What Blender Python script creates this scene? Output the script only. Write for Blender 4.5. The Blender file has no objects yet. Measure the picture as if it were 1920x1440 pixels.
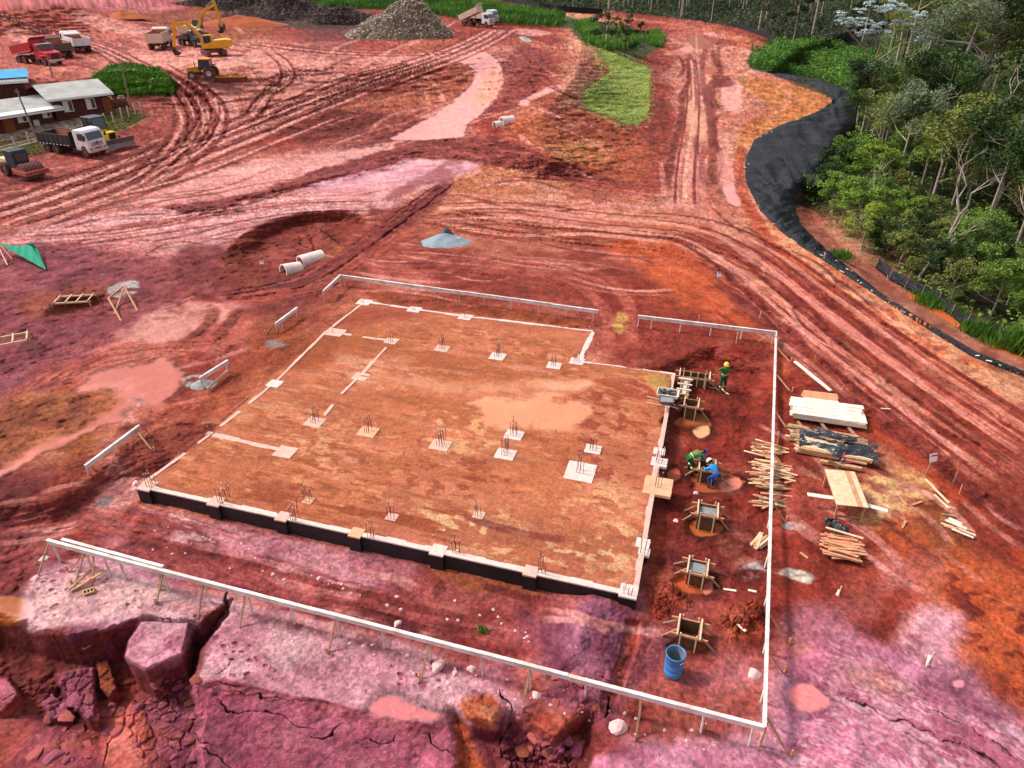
import bpy, bmesh, math, random
import numpy as np
from mathutils import Vector, Matrix
random.seed(7)
# ------------------------------------------------------------------ camera, sky, sun, exposure
scene = bpy.context.scene
CAMH = 19.5
PITCH = math.radians(30.9)
FPX = 1350.0                       # focal length in pixels of the 1920 wide photograph
cam_d = bpy.data.cameras.new('camera')
cam_d.sensor_width = 36.0
cam_d.lens = 36.0 * FPX / 1920.0
cam_d.clip_start = 0.5
cam_d.clip_end = 6000
cam = bpy.data.objects.new('camera', cam_d)
scene.collection.objects.link(cam)
cam.location = (0, 0, CAMH)
cam.rotation_euler = (math.pi / 2 - PITCH, 0, 0)
scene.camera = cam
world = bpy.data.worlds.new("World")
scene.world = world
world.use_nodes = True
SUN_EL, SUN_AZ = math.radians(48), math.radians(-74)      # azimuth measured from +Y towards +X
nt = world.node_tree
sky = nt.nodes.new('ShaderNodeTexSky')
sky.sky_type = 'NISHITA'
sky.sun_disc = False
sky.sun_elevation = SUN_EL
sky.sun_rotation = SUN_AZ
sky.air_density = 1.0
sky.dust_density = 3.5
sky.ozone_density = 1.0
nt.nodes['Background'].inputs['Strength'].default_value = 0.12
hs = nt.nodes.new('ShaderNodeHueSaturation')
hs.inputs['Saturation'].default_value = 0.32        # thin even overcast
nt.links.new(sky.outputs[0], hs.inputs['Color'])
nt.links.new(hs.outputs[0], nt.nodes['Background'].inputs['Color'])
sun_d = bpy.data.lights.new('sun', 'SUN')
sun_d.energy = 2.0
sun_d.angle = math.radians(9)
sun_d.color = (1.0, 0.95, 0.88)
sun = bpy.data.objects.new('sun', sun_d)
scene.collection.objects.link(sun)
sd = Vector((math.sin(SUN_AZ) * math.cos(SUN_EL), math.cos(SUN_AZ) * math.cos(SUN_EL), math.sin(SUN_EL)))
sun.rotation_euler = (-sd).to_track_quat('-Z', 'Y').to_euler()
scene.view_settings.view_transform = 'Standard'
scene.view_settings.look = 'None'
scene.view_settings.gamma = 1
scene.view_settings.use_curve_mapping = False
scene.view_settings.exposure = 0.78

# ------------------------------------------------------------------ pixel <-> ground survey
SP, CP = math.sin(PITCH), math.cos(PITCH)
def ray(px, py):
    x = (px - 960.0) / FPX
    v = (py - 720.0) / FPX
    return x, CP - v * SP, -(SP + v * CP)
def flat(px, py):                   # point of the z = 0 plane under a pixel
    x, y, z = ray(px, py)
    t = CAMH / -z
    return x * t, y * t
def atz(px, py, z):                 # point at height z under a pixel
    x, y, dz = ray(px, py)
    t = (CAMH - z) / -dz
    return Vector((x * t, y * t, z))
def proj(X, Y):                     # survey coordinates of a ground point
    d = Y * CP + CAMH * SP
    up = Y * SP - CAMH * CP
    return 960 + FPX * X / d, 720 - FPX * up / d

# ------------------------------------------------------------------ noise (numpy)
def _hash(xi, yi, seed):
    h = (xi.astype(np.int64) * 374761393 + yi.astype(np.int64) * 668265263 + seed * 1442695041) & 0xffffffff
    h = ((h ^ (h >> 13)) * 1274126177) & 0xffffffff
    h = ((h ^ (h >> 15)) * 2246822519) & 0xffffffff
    return ((h ^ (h >> 16)) & 0xffffff) / float(0xffffff)
def vnoise(x, y, seed=0):
    xf, yf = np.floor(x), np.floor(y)
    tx, ty = x - xf, y - yf
    tx = tx * tx * (3 - 2 * tx); ty = ty * ty * (3 - 2 * ty)
    a = _hash(xf, yf, seed); b = _hash(xf + 1, yf, seed)
    c = _hash(xf, yf + 1, seed); d = _hash(xf + 1, yf + 1, seed)
    return (a * (1 - tx) + b * tx) * (1 - ty) + (c * (1 - tx) + d * tx) * ty
def fbm(x, y, octs=4, seed=0, cell=None, scale=1.0, gain=0.5):
    s = 0; amp = 1.0; tot = 0; f = 1.0 / scale
    for o in range(octs):
        n = vnoise(x * f + o * 17.3, y * f - o * 9.1, seed + o * 31) - 0.5
        if cell is not None:
            n = n * np.clip((1.0 / f) / (cell * 1.6) - 0.2, 0, 1)
        s = s + n * amp; tot += amp
        amp *= gain; f *= 2.03
    return s / tot * 2          # about -1..1
def worley(x, y, seed=0):
    xf, yf = np.floor(x), np.floor(y)
    f1 = np.full(x.shape, 9.0); f2 = np.full(x.shape, 9.0); idv = np.zeros(x.shape)
    for i in (-1, 0, 1):
        for j in (-1, 0, 1):
            cx, cy = xf + i, yf + j
            px_ = cx + _hash(cx, cy, seed); py_ = cy + _hash(cx, cy, seed + 5)
            d = np.hypot(x - px_, y - py_)
            cid = _hash(cx, cy, seed + 9)
            m = d < f1
            f2 = np.where(m, f1, np.minimum(f2, d))
            idv = np.where(m, cid, idv)
            f1 = np.where(m, d, f1)
    return f1, f2, idv
def sstep(a, b, x):
    t = np.clip((x - a) / (b - a), 0, 1)
    return t * t * (3 - 2 * t)

# ------------------------------------------------------------------ the ground sheet: polar grid round the camera's foot
DENS = 1.2
_da = np.radians(0.078) / DENS
ang = np.concatenate([np.radians(np.linspace(-180, -53, 34))[:-1],
                      np.arange(np.radians(-53), np.radians(53), _da),
                      np.radians(np.linspace(53, 180, 34))])
_dep = np.arange(math.radians(61.5), math.radians(2.9), -math.radians(0.068) / DENS)
rad = np.concatenate([[0.3, 4, 7, 9], CAMH / np.tan(_dep), [430, 520, 700, 1000, 1600, 3000]])
NA, NR = len(ang), len(rad)
R, A = np.meshgrid(rad, ang, indexing='ij')
GX = (R * np.sin(A)).ravel(); GY = (R * np.cos(A)).ravel()
_dr = np.gradient(rad)
CELL = np.sqrt(np.repeat(_dr, NA) * np.maximum(R.ravel() * _da, 1e-3))
CELL = np.minimum(CELL, R.ravel() * _da * 1.5) + 1e-3
SAFE = GY * CP + CAMH * SP > 2.0
U = np.full(GX.shape, -9999.0); V = np.full(GX.shape, -9999.0)
U[SAFE], V[SAFE] = proj(GX[SAFE], GY[SAFE])
COL = np.zeros((GX.size, 3)); WET = np.zeros(GX.size); HGT = np.zeros(GX.size); ROUGHN = np.ones(GX.size)

PAL = dict(a=(118, 46, 46), b=(152, 58, 48), c=(186, 88, 78), d=(214, 130, 122), e=(226, 158, 156),
           f=(212, 142, 160), g=(176, 98, 112), h=(134, 62, 80), i=(198, 114, 86), j=(224, 164, 124),
           k=(148, 52, 38), l=(202, 90, 48), m=(160, 80, 44), n=(214, 140, 114), z=(52, 50, 32),
           w=(206, 132, 80), o=(150, 66, 38), q=(104, 44, 60), r=(172, 72, 58))
ROWS = """cccbmbabbbbnbcbzzzzz
ccdddddcidbnbdczzzzz
cbbcbbaadbibbddwzzzz
bccdddffdinrbddzzzzz
cddffbmbinnnncnbnzzz
hhhbbabcbbbbklknnwzz
hhcdcmiiiiicbbkbdnwz
hcebbiiinnnnbbkkrcnn
imdbiiiiiiiiibkkkkrc
abciiiiiiiiiibkrrikk
abggggfiiiiiibbkklmk
hffgcgcgccgbggkkkkll
bhffgffbcbhhcbkggkfl
bhbhgffffgchcccdfggk
bbchgggggbgbfffffffg""".split()
assert all(len(r) == 20 for r in ROWS), [len(r) for r in ROWS]
grid = np.array([[PAL[ch] for ch in r] for r in ROWS], float)
def bil(u, v):
    gx = np.clip((u - 48) / 96.0, 0, 18.999); gy = np.clip((v - 48) / 96.0, 0, 13.999)
    x0 = gx.astype(int); y0 = gy.astype(int); tx = (gx - x0)[:, None]; ty = (gy - y0)[:, None]
    tx = sstep(0.1, 0.9, tx); ty = sstep(0.1, 0.9, ty)
    return (grid[y0, x0] * (1 - tx) + grid[y0, x0 + 1] * tx) * (1 - ty) + (grid[y0 + 1, x0] * (1 - tx) + grid[y0 + 1, x0 + 1] * tx) * ty
lr = np.log(np.maximum(R.ravel(), 1))
wu = fbm(A.ravel() * 9, lr * 9, 4, 3) ; wv = fbm(A.ravel() * 9 + 40, lr * 9, 4, 4)
COL[:] = bil(U + wu * 70, V + wv * 60)
outside = ~SAFE | (V < -60)
COL[outside] = PAL['z']
base_n = fbm(GX, GY, 5, 11, CELL, 3.0)
fine_n = fbm(GX, GY, 4, 12, CELL, 0.5)
fine2 = fbm(GX + 31, GY - 7, 4, 13, CELL, 1.1)
WX = fbm(GX, GY, 5, 21, CELL, 1.6, .66); WY = fbm(GX + 50, GY, 5, 22, CELL, 1.6, .66)

def W(pts):
    return np.array([flat(*p) for p in pts])
def smooth_line(P, n=5, closed=False):
    P = np.asarray(P, float)
    if closed: Q = np.vstack([P[-1], P, P[0], P[1]])
    else: Q = np.vstack([2 * P[0] - P[1], P, 2 * P[-1] - P[-2]])
    out = []
    for i in range(1, len(Q) - 2):
        p0, p1, p2, p3 = Q[i - 1], Q[i], Q[i + 1], Q[i + 2]
        for k in range(n):
            t = k / n
            out.append(0.5 * ((2 * p1) + (-p0 + p2) * t + (2 * p0 - 5 * p1 + 4 * p2 - p3) * t * t + (-p0 + 3 * p1 - 3 * p2 + p3) * t ** 3))
    if not closed: out.append(Q[-2])
    return np.array(out)
def select(P, m):
    lo = P.min(0) - m; hi = P.max(0) + m
    return np.nonzero((GX > lo[0]) & (GX < hi[0]) & (GY > lo[1]) & (GY < hi[1]))[0]
def sdf(x, y, P):                   # signed distance to a polygon, negative inside
    d = np.full(x.shape, 1e9); ins = np.zeros(x.shape, bool)
    n = len(P)
    for i in range(n):
        ax, ay = P[i]; bx, by = P[(i + 1) % n]
        ex, ey = bx - ax, by - ay
        wx, wy = x - ax, y - ay
        t = np.clip((wx * ex + wy * ey) / (ex * ex + ey * ey + 1e-12), 0, 1)
        d = np.minimum(d, (wx - ex * t) ** 2 + (wy - ey * t) ** 2)
        c = ((ay > y) != (by > y)) & (x < (bx - ax) * (y - ay) / (by - ay + 1e-12) + ax)
        ins ^= c
    return np.where(ins, -np.sqrt(d), np.sqrt(d))
def line_sd(x, y, P):               # distance along and signed offset from a line
    best = np.full(x.shape, 1e9); S = np.zeros(x.shape); D = np.zeros(x.shape); cum = 0
    for i in range(len(P) - 1):
        ax, ay = P[i]; ex, ey = P[i + 1] - P[i]
        L = math.hypot(ex, ey) + 1e-9
        wx, wy = x - ax, y - ay
        t = np.clip((wx * ex + wy * ey) / (L * L), 0, 1)
        d = np.hypot(wx - ex * t, wy - ey * t)
        m = d < best
        best = np.where(m, d, best)
        S = np.where(m, cum + t * L, S)
        D = np.where(m, np.where(ex * wy - ey * wx > 0, d, -d), D)
        cum += L
    return S, D, cum
def C(c):
    return np.array(PAL[c] if isinstance(c, str) else c, float)
def patch(pts, col, feather=0.3, warp=0.4, alpha=1.0, wet=None, h=None, col2=None, smooth=True, rough=None, n2=1.5, hfe=None, brk=0.0):
    P = W(pts)
    if smooth: P = smooth_line(P, 4, True)
    ix = select(P, feather * 2 + warp * 2 + (hfe or 0))
    if not len(ix): return
    x, y = GX[ix] + WX[ix] * warp, GY[ix] + WY[ix] * warp
    s = sdf(x, y, P)
    w = sstep(feather, -feather, s) * alpha
    if brk: w = w * sstep(-brk, brk * 0.6, base_n[ix] * 0.8 + fine_n[ix] * 0.6 + 0.25)
    if col is not None:
        c = C(col)[None, :]
        if col2 is not None:
            t = sstep(-0.35, 0.35, fbm(x, y, 3, 77, CELL[ix], n2))[:, None]
            c = c * (1 - t) + C(col2)[None, :] * t
        COL[ix] = COL[ix] * (1 - w[:, None]) + c * w[:, None]
    if wet is not None:
        if wet >= .75: COL[ix] *= (1 - .22 * (sstep(.5, .05, s) * (1 - w)))[:, None]      # damp margin
        WET[ix] = WET[ix] * (1 - w) + wet * w
    if rough is not None: ROUGHN[ix] = ROUGHN[ix] * (1 - w) + rough * w
    if h is not None:
        fe = hfe or feather
        wh = sstep(fe, -fe, s)
        HGT[ix] = HGT[ix] * (1 - wh) + h * wh
def band(pts, width, cols, ls=6.0, ld=0.35, alpha=1.0, contrast=1.0, depth=0.0, wet=None, edge=0.25, seed=0, ruts=(), rutw=0.22, rutc=None, rutd=0.08, bias=0.0, ridge=None, rough=None, fade=0.1, off=0.0):
    P = smooth_line(W(pts), 5)
    if off:
        _t = np.gradient(P, axis=0); _t /= np.linalg.norm(_t, axis=1)[:, None] + 1e-9; P = P + np.stack([-_t[:, 1], _t[:, 0]], 1) * off
    ix = select(P, width * 0.8 + 1)
    x, y = GX[ix] + WX[ix] * 0.15 * min(width, 3), GY[ix] + WY[ix] * 0.15 * min(width, 3)
    S, D, L = line_sd(x, y, P)
    k = np.abs(D) / (width / 2) + 0.25 * vnoise(S / 3.0, D * 0 + seed, seed + 3) - 0.12
    w = sstep(1.0, 1.0 - edge * 2, k)
    endf = sstep(0, L * fade + 0.01, S) * sstep(0, L * fade + 0.01, L - S) if fade else 1
    w = w * endf * alpha
    keep = w > 0.002
    ix, S, D, w = ix[keep], S[keep], D[keep], w[keep]
    if not len(ix): return
    ca = CELL[ix]
    st = 0; tot = 0
    for o, (a, g) in enumerate(((1.0, 1.0), (0.7, 0.43), (0.5, 0.19))):
        fade_o = np.clip(ld * g * 2.5 / ca - 0.3, 0, 1)
        st = st + a * fade_o * (vnoise(S / (ls * g * 1.3) + 7 * o, D / (ld * g * 1.8) + seed * 3.7, seed + o * 7) - 0.5)
        tot += a
    st = st / tot * 2.6 * contrast + bias
    t = sstep(.12, .88, np.clip(st * 0.62 + 0.5, 0, 1))
    cs = np.array([C(c) for c in cols])
    q = t * (len(cs) - 1); i0 = np.clip(q.astype(int), 0, len(cs) - 2); fr = (q - i0)[:, None]
    c = cs[i0] * (1 - fr) + cs[i0 + 1] * fr
    COL[ix] = COL[ix] * (1 - w[:, None]) + c * w[:, None]
    if wet is not None: WET[ix] = WET[ix] * (1 - w) + wet * w
    if rough is not None: ROUGHN[ix] = ROUGHN[ix] * (1 - w) + rough * w
    HGT[ix] += (st * 0.05 * min(1, width) - depth) * w * np.clip(30 / np.hypot(GX[ix], GY[ix]), .35, 1)
    for r_ in ruts:
        wob = (vnoise(S / 9.0, S * 0 + r_ * 5, 91) - 0.5) * 0.5
        rr = np.abs(D - r_ - wob)
        hw = np.maximum(rutw, ca * 0.7)
        m = sstep(hw, hw * 0.45, rr) * np.minimum(w * 1.5, 1) * (0.45 + 0.55 * sstep(0.25, 0.5, vnoise(S / 4, S * 0 + r_ * 9, 17)))
        rm = np.exp(-((rr - hw * 1.3) / (hw * 0.45)) ** 2) * w
        if rutc is not None:
            COL[ix] = COL[ix] * (1 - m[:, None]) + C(rutc) * m[:, None]
        if ridge is not None:
            rw = np.clip(rm * 0.6 * sstep(0.3, 0.6, vnoise(S / 1.2, D / 0.5, 55)), 0, 1)[:, None]
            COL[ix] = COL[ix] * (1 - rw) + C(ridge) * rw
        HGT[ix] += (-rutd * m + rutd * 0.8 * rm) * .55
def crack(pts, width=0.05, depth=0.25, dark=0.45):
    P = smooth_line(W(pts), 4)
    ix = select(P, 0.5)
    x, y = GX[ix] + fbm(GX[ix], GY[ix], 3, 5, None, 0.4) * 0.2, GY[ix] + fbm(GX[ix], GY[ix] + 9, 3, 6, None, 0.4) * 0.2
    S, D, L = line_sd(x, y, P)
    width = width * .36; depth = depth * .6
    wv_ = np.maximum(width * (0.5 + vnoise(S / 0.6, S * 0, 8)), CELL[ix] * 0.55) * sstep(0, 0.12 * L, S) ** 0.5 * (0.25 + 0.75 * sstep(0, 0.3 * L, L - S))
    wv_ = np.maximum(wv_, 1e-4)
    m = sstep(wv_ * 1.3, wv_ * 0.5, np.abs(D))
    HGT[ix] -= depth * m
    COL[ix] *= (1 - dark * m[:, None])  # shade of the groove is also put into the soil colour
# ------------------------------------------------------------------ soils, tracks, puddles (all fixed to the ground)
def micro_base():
    pass
SLABP = [(262, 912), (680, 563), (1118, 620), (1092, 676), (1266, 700), (1194, 1118)]
# --- relief first: the pad stands above the strip in front, the working strip to its right and the slopes below
HGT[:] += 0.10 * base_n
patch([(-600, 1010), (100, 960), (220, 880), (330, 880), (700, 960), (1120, 1060), (1150, 1000), (1200, 760), (1240, 695), (1340, 660), (1420, 700), (1470, 1000), (1560, 1440), (1700, 1900), (400, 2600), (-900, 1800)],
      None, h=-0.72, feather=0.3, warp=0.3, hfe=1.0, smooth=False)
patch([(0, 430), (200, 470), (330, 500), (340, 580), (300, 690), (180, 760), (-200, 760), (-200, 430)], None, h=-0.5, warp=0.5, feather=1, hfe=4)
patch([(100, 590), (115, 570), (180, 560), (215, 590), (190, 615), (120, 615)], None, h=-1.3, warp=0.3, feather=.5, hfe=.8)
# knoll with the lawn slope, far right road bank
patch([(960, 175), (1080, 60), (1140, 90), (1160, 150), (1130, 200), (1090, 280), (1000, 300), (900, 230)], None, h=3.0, feather=1, hfe=11, warp=1)
patch([(455, 470), (520, 420), (620, 400), (690, 420), (640, 470), (580, 515), (520, 530), (470, 510)], None, h=-1.0, feather=.5, hfe=1.6, warp=.5)
# black lined bank and ditch on the right, forest floor
LIN_L = [(1452, 143), (1520, 158), (1555, 178), (1562, 198), (1530, 212), (1470, 232), (1415, 262), (1395, 300), (1398, 345), (1425, 395), (1460, 432), (1500, 462), (1560, 500), (1640, 553), (1720, 606), (1820, 668), (1930, 712)]
LIN_R = [(1450, 138), (1530, 150), (1585, 170), (1605, 195), (1600, 235), (1575, 280), (1545, 325), (1505, 355), (1490, 385), (1500, 420), (1545, 465), (1590, 500), (1650, 548), (1730, 600), (1830, 660), (1940, 704)]
low = LIN_R + [(2100, 780), (2600, 1000), (3200, 500), (2600, 60), (1900, 20), (1650, 40), (1500, 100)]
patch(low, None, h=-2.6, feather=.4, hfe=1.6, warp=0.0, smooth=False)
patch([(1930, 712), (1820, 668), (1720, 606), (1640, 553), (1560, 500), (1500, 462), (1460, 432), (1425, 395), (1400, 350), (1420, 370), (1480, 430), (1560, 480), (1650, 540), (1740, 595), (1840, 655), (1950, 705)], None, h=0.25, feather=.3, hfe=.8, warp=.1)
# hillsides at the top
rr_ = R.ravel()
HGT[:] += np.where(SAFE, 5.8 * sstep(85, 175, rr_) * sstep(1330, 880, U), 0)      # the yard climbs towards the back
hill = sstep(420, 60, U) * .62 * CAMH * np.clip(1 - 255 / np.maximum(rr_, 256), 0, .4)
HGT[:] += np.where(SAFE, hill, 0)
micro_base()
# --- slab fill
patch(SLABP, 'i', feather=.05, warp=0.0, col2=(196, 112, 78), n2=2.2, smooth=False, rough=.35)
slab = select(W(SLABP), 0); sin_ = slab[sdf(GX[slab], GY[slab], W(SLABP)) < 0]
_sd = sdf(GX[sin_], GY[sin_], W(SLABP)); HGT[sin_] = np.where(_sd < -.13, 0.012 * fine_n[sin_], HGT[sin_])
# direction of the pad's long side
la = W([(275, 910), (1190, 1112)]); dv = (la[1] - la[0]) / np.linalg.norm(la[1] - la[0])
s_ = GX * dv[0] + GY * dv[1]; d_ = -GX * dv[1] + GY * dv[0]
t = fbm(s_[sin_] / 4.5, d_[sin_], 5, 61, CELL[sin_], 1.0)
t2 = fbm(s_[sin_] / 1.8, d_[sin_], 4, 62, CELL[sin_], .30)
COL[sin_] *= (1 + .10 * t + .09 * t2)[:, None] * np.array([1.03, 1, .98])
COL[sin_] += np.clip(t, 0, 1)[:, None] * np.array([10, 16, 26])
_sr = random.Random(5)
def scuff(pts, col, thr=0.15, sc=.35, seed=70, alpha=.85, warp=.6, st=1.6):
    P = smooth_line(W(pts), 4, True)
    ix = select(P, 1)
    s = sdf(GX[ix] + WX[ix] * warp, GY[ix] + WY[ix] * warp, P)
    n = fbm(s_[ix] / st, d_[ix], 4, seed, CELL[ix], sc) + .5 * base_n[ix]
    w = sstep(.3, -.8, s) * sstep(thr, thr + .22, n) * alpha
    COL[ix] = COL[ix] * (1 - w[:, None]) + C(col) * w[:, None]
    HGT[ix] += 0.02 * w
scuff([(740, 980), (830, 945), (950, 960), (1060, 1010), (1170, 960), (1200, 1000), (1180, 1090), (1050, 1070), (900, 1040), (800, 1010)], (236, 176, 130), thr=-.12, alpha=1)
scuff([(780, 760), (900, 770), (960, 820), (880, 860), (800, 850)], (238, 170, 122), thr=-.02)
scuff([(980, 900), (1180, 900), (1180, 990), (1000, 980)], (236, 166, 122), thr=.02)
scuff([(560, 760), (660, 780), (650, 880), (520, 900), (540, 800)], (222, 150, 116), thr=.2)
scuff([(300, 880), (600, 600), (1080, 640), (1240, 740), (1180, 1080), (700, 980)], (232, 158, 116), thr=.3, sc=.22, seed=93, st=2.5, alpha=.6)
scuff([(300, 880), (600, 600), (1080, 640), (1240, 740), (1180, 1080), (700, 980)], (158, 74, 48), thr=.32, sc=.18, seed=94, st=3, alpha=.6)
for _q in range(34):       # long scraper streaks on the fill
    _x, _y = _sr.uniform(330, 1150), _sr.uniform(600, 1050)
    if sdf(np.array([flat(_x, _y)[0]]), np.array([flat(_x, _y)[1]]), W(SLABP))[0] > -2: continue
    _l = _sr.uniform(50, 150); _c = _sr.choice([(228, 154, 118), (176, 92, 62), (214, 138, 104), (164, 82, 56)])
    band([(_x - _l, _y - _l * .19), (_x, _y + _sr.uniform(-4, 4)), (_x + _l * .8, _y + _l * .16)], _sr.uniform(.25, 1.1), [_c, (198, 116, 84)], ls=3, ld=.12, alpha=.6, seed=_q, fade=.3, edge=.4)
scuff([(620, 850), (720, 850), (700, 890), (600, 900)], (222, 140, 116), thr=.0)
scuff([(760, 930), (1000, 930), (900, 860), (760, 860)], (160, 70, 50), thr=.12, seed=81, alpha=.7)
scuff([(420, 800), (700, 640), (1060, 700), (700, 720)], (222, 148, 126), thr=.05, seed=83, st=5)
scuff([(300, 900), (700, 900), (900, 960), (1150, 1080), (600, 980)], (164, 76, 50), thr=.1, seed=85, st=6)
scuff([(1080, 720), (1250, 720), (1200, 900), (1050, 860)], (170, 74, 54), thr=.05, seed=87)
patch([(890, 752), (960, 744), (1020, 742), (1075, 752), (1108, 772), (1082, 795), (1040, 808), (960, 800), (920, 785), (895, 765)], (232, 168, 136), feather=.25, warp=1.0, wet=.7, rough=0, col2=(222, 150, 120), n2=2.5)
patch([(700, 700), (800, 708), (900, 716), (1000, 712), (1080, 716), (1110, 728), (1000, 738), (860, 736), (760, 722)], (222, 150, 122), feather=.5, warp=.6, alpha=.75, wet=.5, brk=.35)
patch([(1010, 715), (1100, 712), (1112, 728), (1050, 735)], (224, 160, 136), feather=.3, warp=.4, wet=.7)
patch([(640, 620), (900, 680), (1080, 716), (840, 690), (650, 660)], (176, 90, 52), feather=.8, warp=.8, alpha=.6)
patch([(960, 890), (1040, 870), (1090, 920), (1010, 960)], (206, 112, 74), feather=.7, warp=.8, alpha=.7)

# --- ground in front of the pad and lower left
patch([(262, 925), (400, 955), (700, 1030), (1000, 1095), (1190, 1140), (1180, 1180), (900, 1130), (600, 1060), (350, 1010), (250, 960)], (176, 84, 84), feather=.6, warp=.6, col2=(150, 62, 52), n2=1.0)
patch([(270, 940), (420, 970), (440, 985), (360, 975), (270, 960)], (190, 86, 52), feather=.25, warp=.4, brk=.3)
patch([(560, 1000), (700, 1035), (760, 1050), (700, 1056), (600, 1030)], (160, 68, 44), feather=.25, warp=.4, brk=.3)
patch([(820, 1060), (960, 1088), (1010, 1100), (960, 1120), (860, 1095)], (168, 84, 48), feather=.3, warp=.5, brk=.3)
band([(200, 955), (320, 985), (500, 1035), (640, 1080), (760, 1115)], 2.2, [(212, 140, 150), (196, 108, 124), (150, 66, 72), (226, 170, 172)], ls=3, ld=.3, contrast=1.6, alpha=.85, fade=.15)
band([(450, 1010), (640, 1040), (800, 1080)], 1.0, [(214, 140, 156), (196, 104, 124)], ls=1.4, ld=.3, alpha=.7)
band([(200, 1010), (400, 1068), (620, 1125), (860, 1180), (1030, 1210)], 2.0, [(150, 60, 56), (178, 82, 82), (166, 66, 62)], ls=3, ld=.2, alpha=.9, ruts=(-.6, .5), rutc=(140, 54, 52), rutd=.04, seed=4)
band([(60, 980), (160, 950), (230, 900), (330, 850)], 2.2, [(150, 60, 62), (190, 94, 96), (126, 50, 54)], ls=2.5, ld=.3, ruts=(-.7, .6), rutd=.06, seed=6, alpha=.8)
band([(0, 985), (120, 962), (230, 985), (330, 1010)], 2.0, [(120, 48, 50), (166, 74, 70), (110, 44, 50)], ls=2, ld=.25, ruts=(-.5, .5), rutc=(176, 80, 72), rutd=.07, seed=8, alpha=.9)
patch([(215, 845), (250, 860), (300, 900), (250, 935), (180, 960), (190, 900)], (214, 138, 138), feather=.5, warp=.6, alpha=.8, brk=.25)
patch([(0, 1020), (70, 1020), (60, 1080), (50, 1130), (-60, 1140), (-60, 1020)], (122, 46, 54), feather=.4, warp=.4, col2=(150, 64, 62), rough=2)
patch([(-40, 1128), (20, 1118), (60, 1130), (62, 1158), (20, 1172), (-40, 1170)], (172, 92, 48), feather=.1, warp=.15, wet=.8)
# footprints shelf (pink)
SHELF = [(60, 1080), (160, 1062), (310, 1100), (430, 1128), (640, 1170), (800, 1215), (870, 1255), (980, 1310), (960, 1360), (840, 1362), (700, 1335), (560, 1300), (400, 1272), (370, 1215), (300, 1165), (140, 1170), (45, 1176)]
patch(SHELF, (212, 138, 152), feather=.25, warp=.35, col2=(224, 166, 170), n2=1.8)
P = smooth_line(W(SHELF), 4, True); ix = select(P, 0)
sd_ = sdf(GX[ix], GY[ix], P)
f1, f2, idv = worley(s_[ix] * 2.3 + WX[ix] * .5, d_[ix] * 3.6 + WY[ix] * .4, 3)
_rr = .15 + .30 * ((idv * 7.3) % 1); fp = sstep(_rr, _rr * .6, f1 + .12 * fine_n[ix]) * (idv > .30) * sstep(0.0, -.4, sd_) * sstep(-.1, .25, fine2[ix] + base_n[ix] + .12)
COL[ix] = COL[ix] * (1 - .8 * fp[:, None]) + np.array([182, 84, 112]) * .8 * fp[:, None]
HGT[ix] -= .045 * fp
HGT[ix] += .02 * np.exp(-((f1 - .38) / .07) ** 2) * (idv > .38) * sstep(0, -.4, sd_)
patch([(480, 1150), (640, 1180), (760, 1215), (860, 1248), (900, 1262), (760, 1240), (600, 1195), (470, 1165)], (158, 92, 98), feather=.25, warp=.35, alpha=.85, rough=2.2, brk=.3, h=-.66, hfe=.3)
patch([(700, 1318), (740, 1310), (800, 1332), (832, 1345), (826, 1356), (770, 1347), (700, 1337)], (212, 124, 126), feather=.07, warp=.3, wet=.9, rough=0)
patch([(60, 1090), (230, 1085), (350, 1125), (250, 1140), (110, 1165), (70, 1150)], (228, 178, 172), feather=.5, warp=.7, alpha=.6, brk=.3)
patch([(690, 1130), (760, 1165), (900, 1205), (1060, 1240), (900, 1215), (780, 1190), (700, 1150)], (142, 46, 42), feather=.3, warp=.35, brk=.3, alpha=.9)
# purple heap of soil by the front corner
patch([(1035, 1175), (1085, 1128), (1130, 1118), (1180, 1150), (1175, 1200), (1160, 1265), (1120, 1300), (1060, 1270), (1010, 1250)], (134, 62, 84), feather=.3, warp=.3, col2=(160, 88, 112), n2=.8, rough=2, h=-.12, hfe=1.1)
patch([(1070, 1160), (1110, 1135), (1140, 1150), (1110, 1200), (1060, 1220)], (176, 106, 132), feather=.3, warp=.3, alpha=.6, brk=.3, h=.12, hfe=.8)
band([(1185, 1160), (1180, 1210), (1165, 1260), (1140, 1320)], .55, [(170, 70, 52), (186, 84, 80), (190, 92, 88)], ls=1, ld=.15, depth=.15, fade=.05)
patch([(1175, 1170), (1200, 1165), (1215, 1200), (1195, 1240), (1180, 1235)], (178, 70, 46), feather=.2, warp=.2, alpha=.8)
patch([(1210, 1170), (1260, 1180), (1250, 1240), (1200, 1290), (1160, 1330), (1170, 1260)], (150, 72, 88), feather=.3, warp=.3, alpha=.7, rough=2)
patch([(1260, 1290), (1350, 1230), (1440, 1230), (1430, 1290), (1330, 1310)], (206, 122, 130), feather=.5, warp=.6, alpha=.7, brk=.35)
patch([(1190, 1310), (1240, 1300), (1400, 1340), (1400, 1390), (1240, 1400), (1180, 1370)], (150, 60, 48), feather=.4, warp=.5, alpha=.85, brk=.3, rough=1.6)
patch([(1220, 1290), (1420, 1300), (1400, 1345), (1230, 1320)], (170, 78, 70), feather=.4, warp=.5, alpha=.7, brk=.3)
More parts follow.
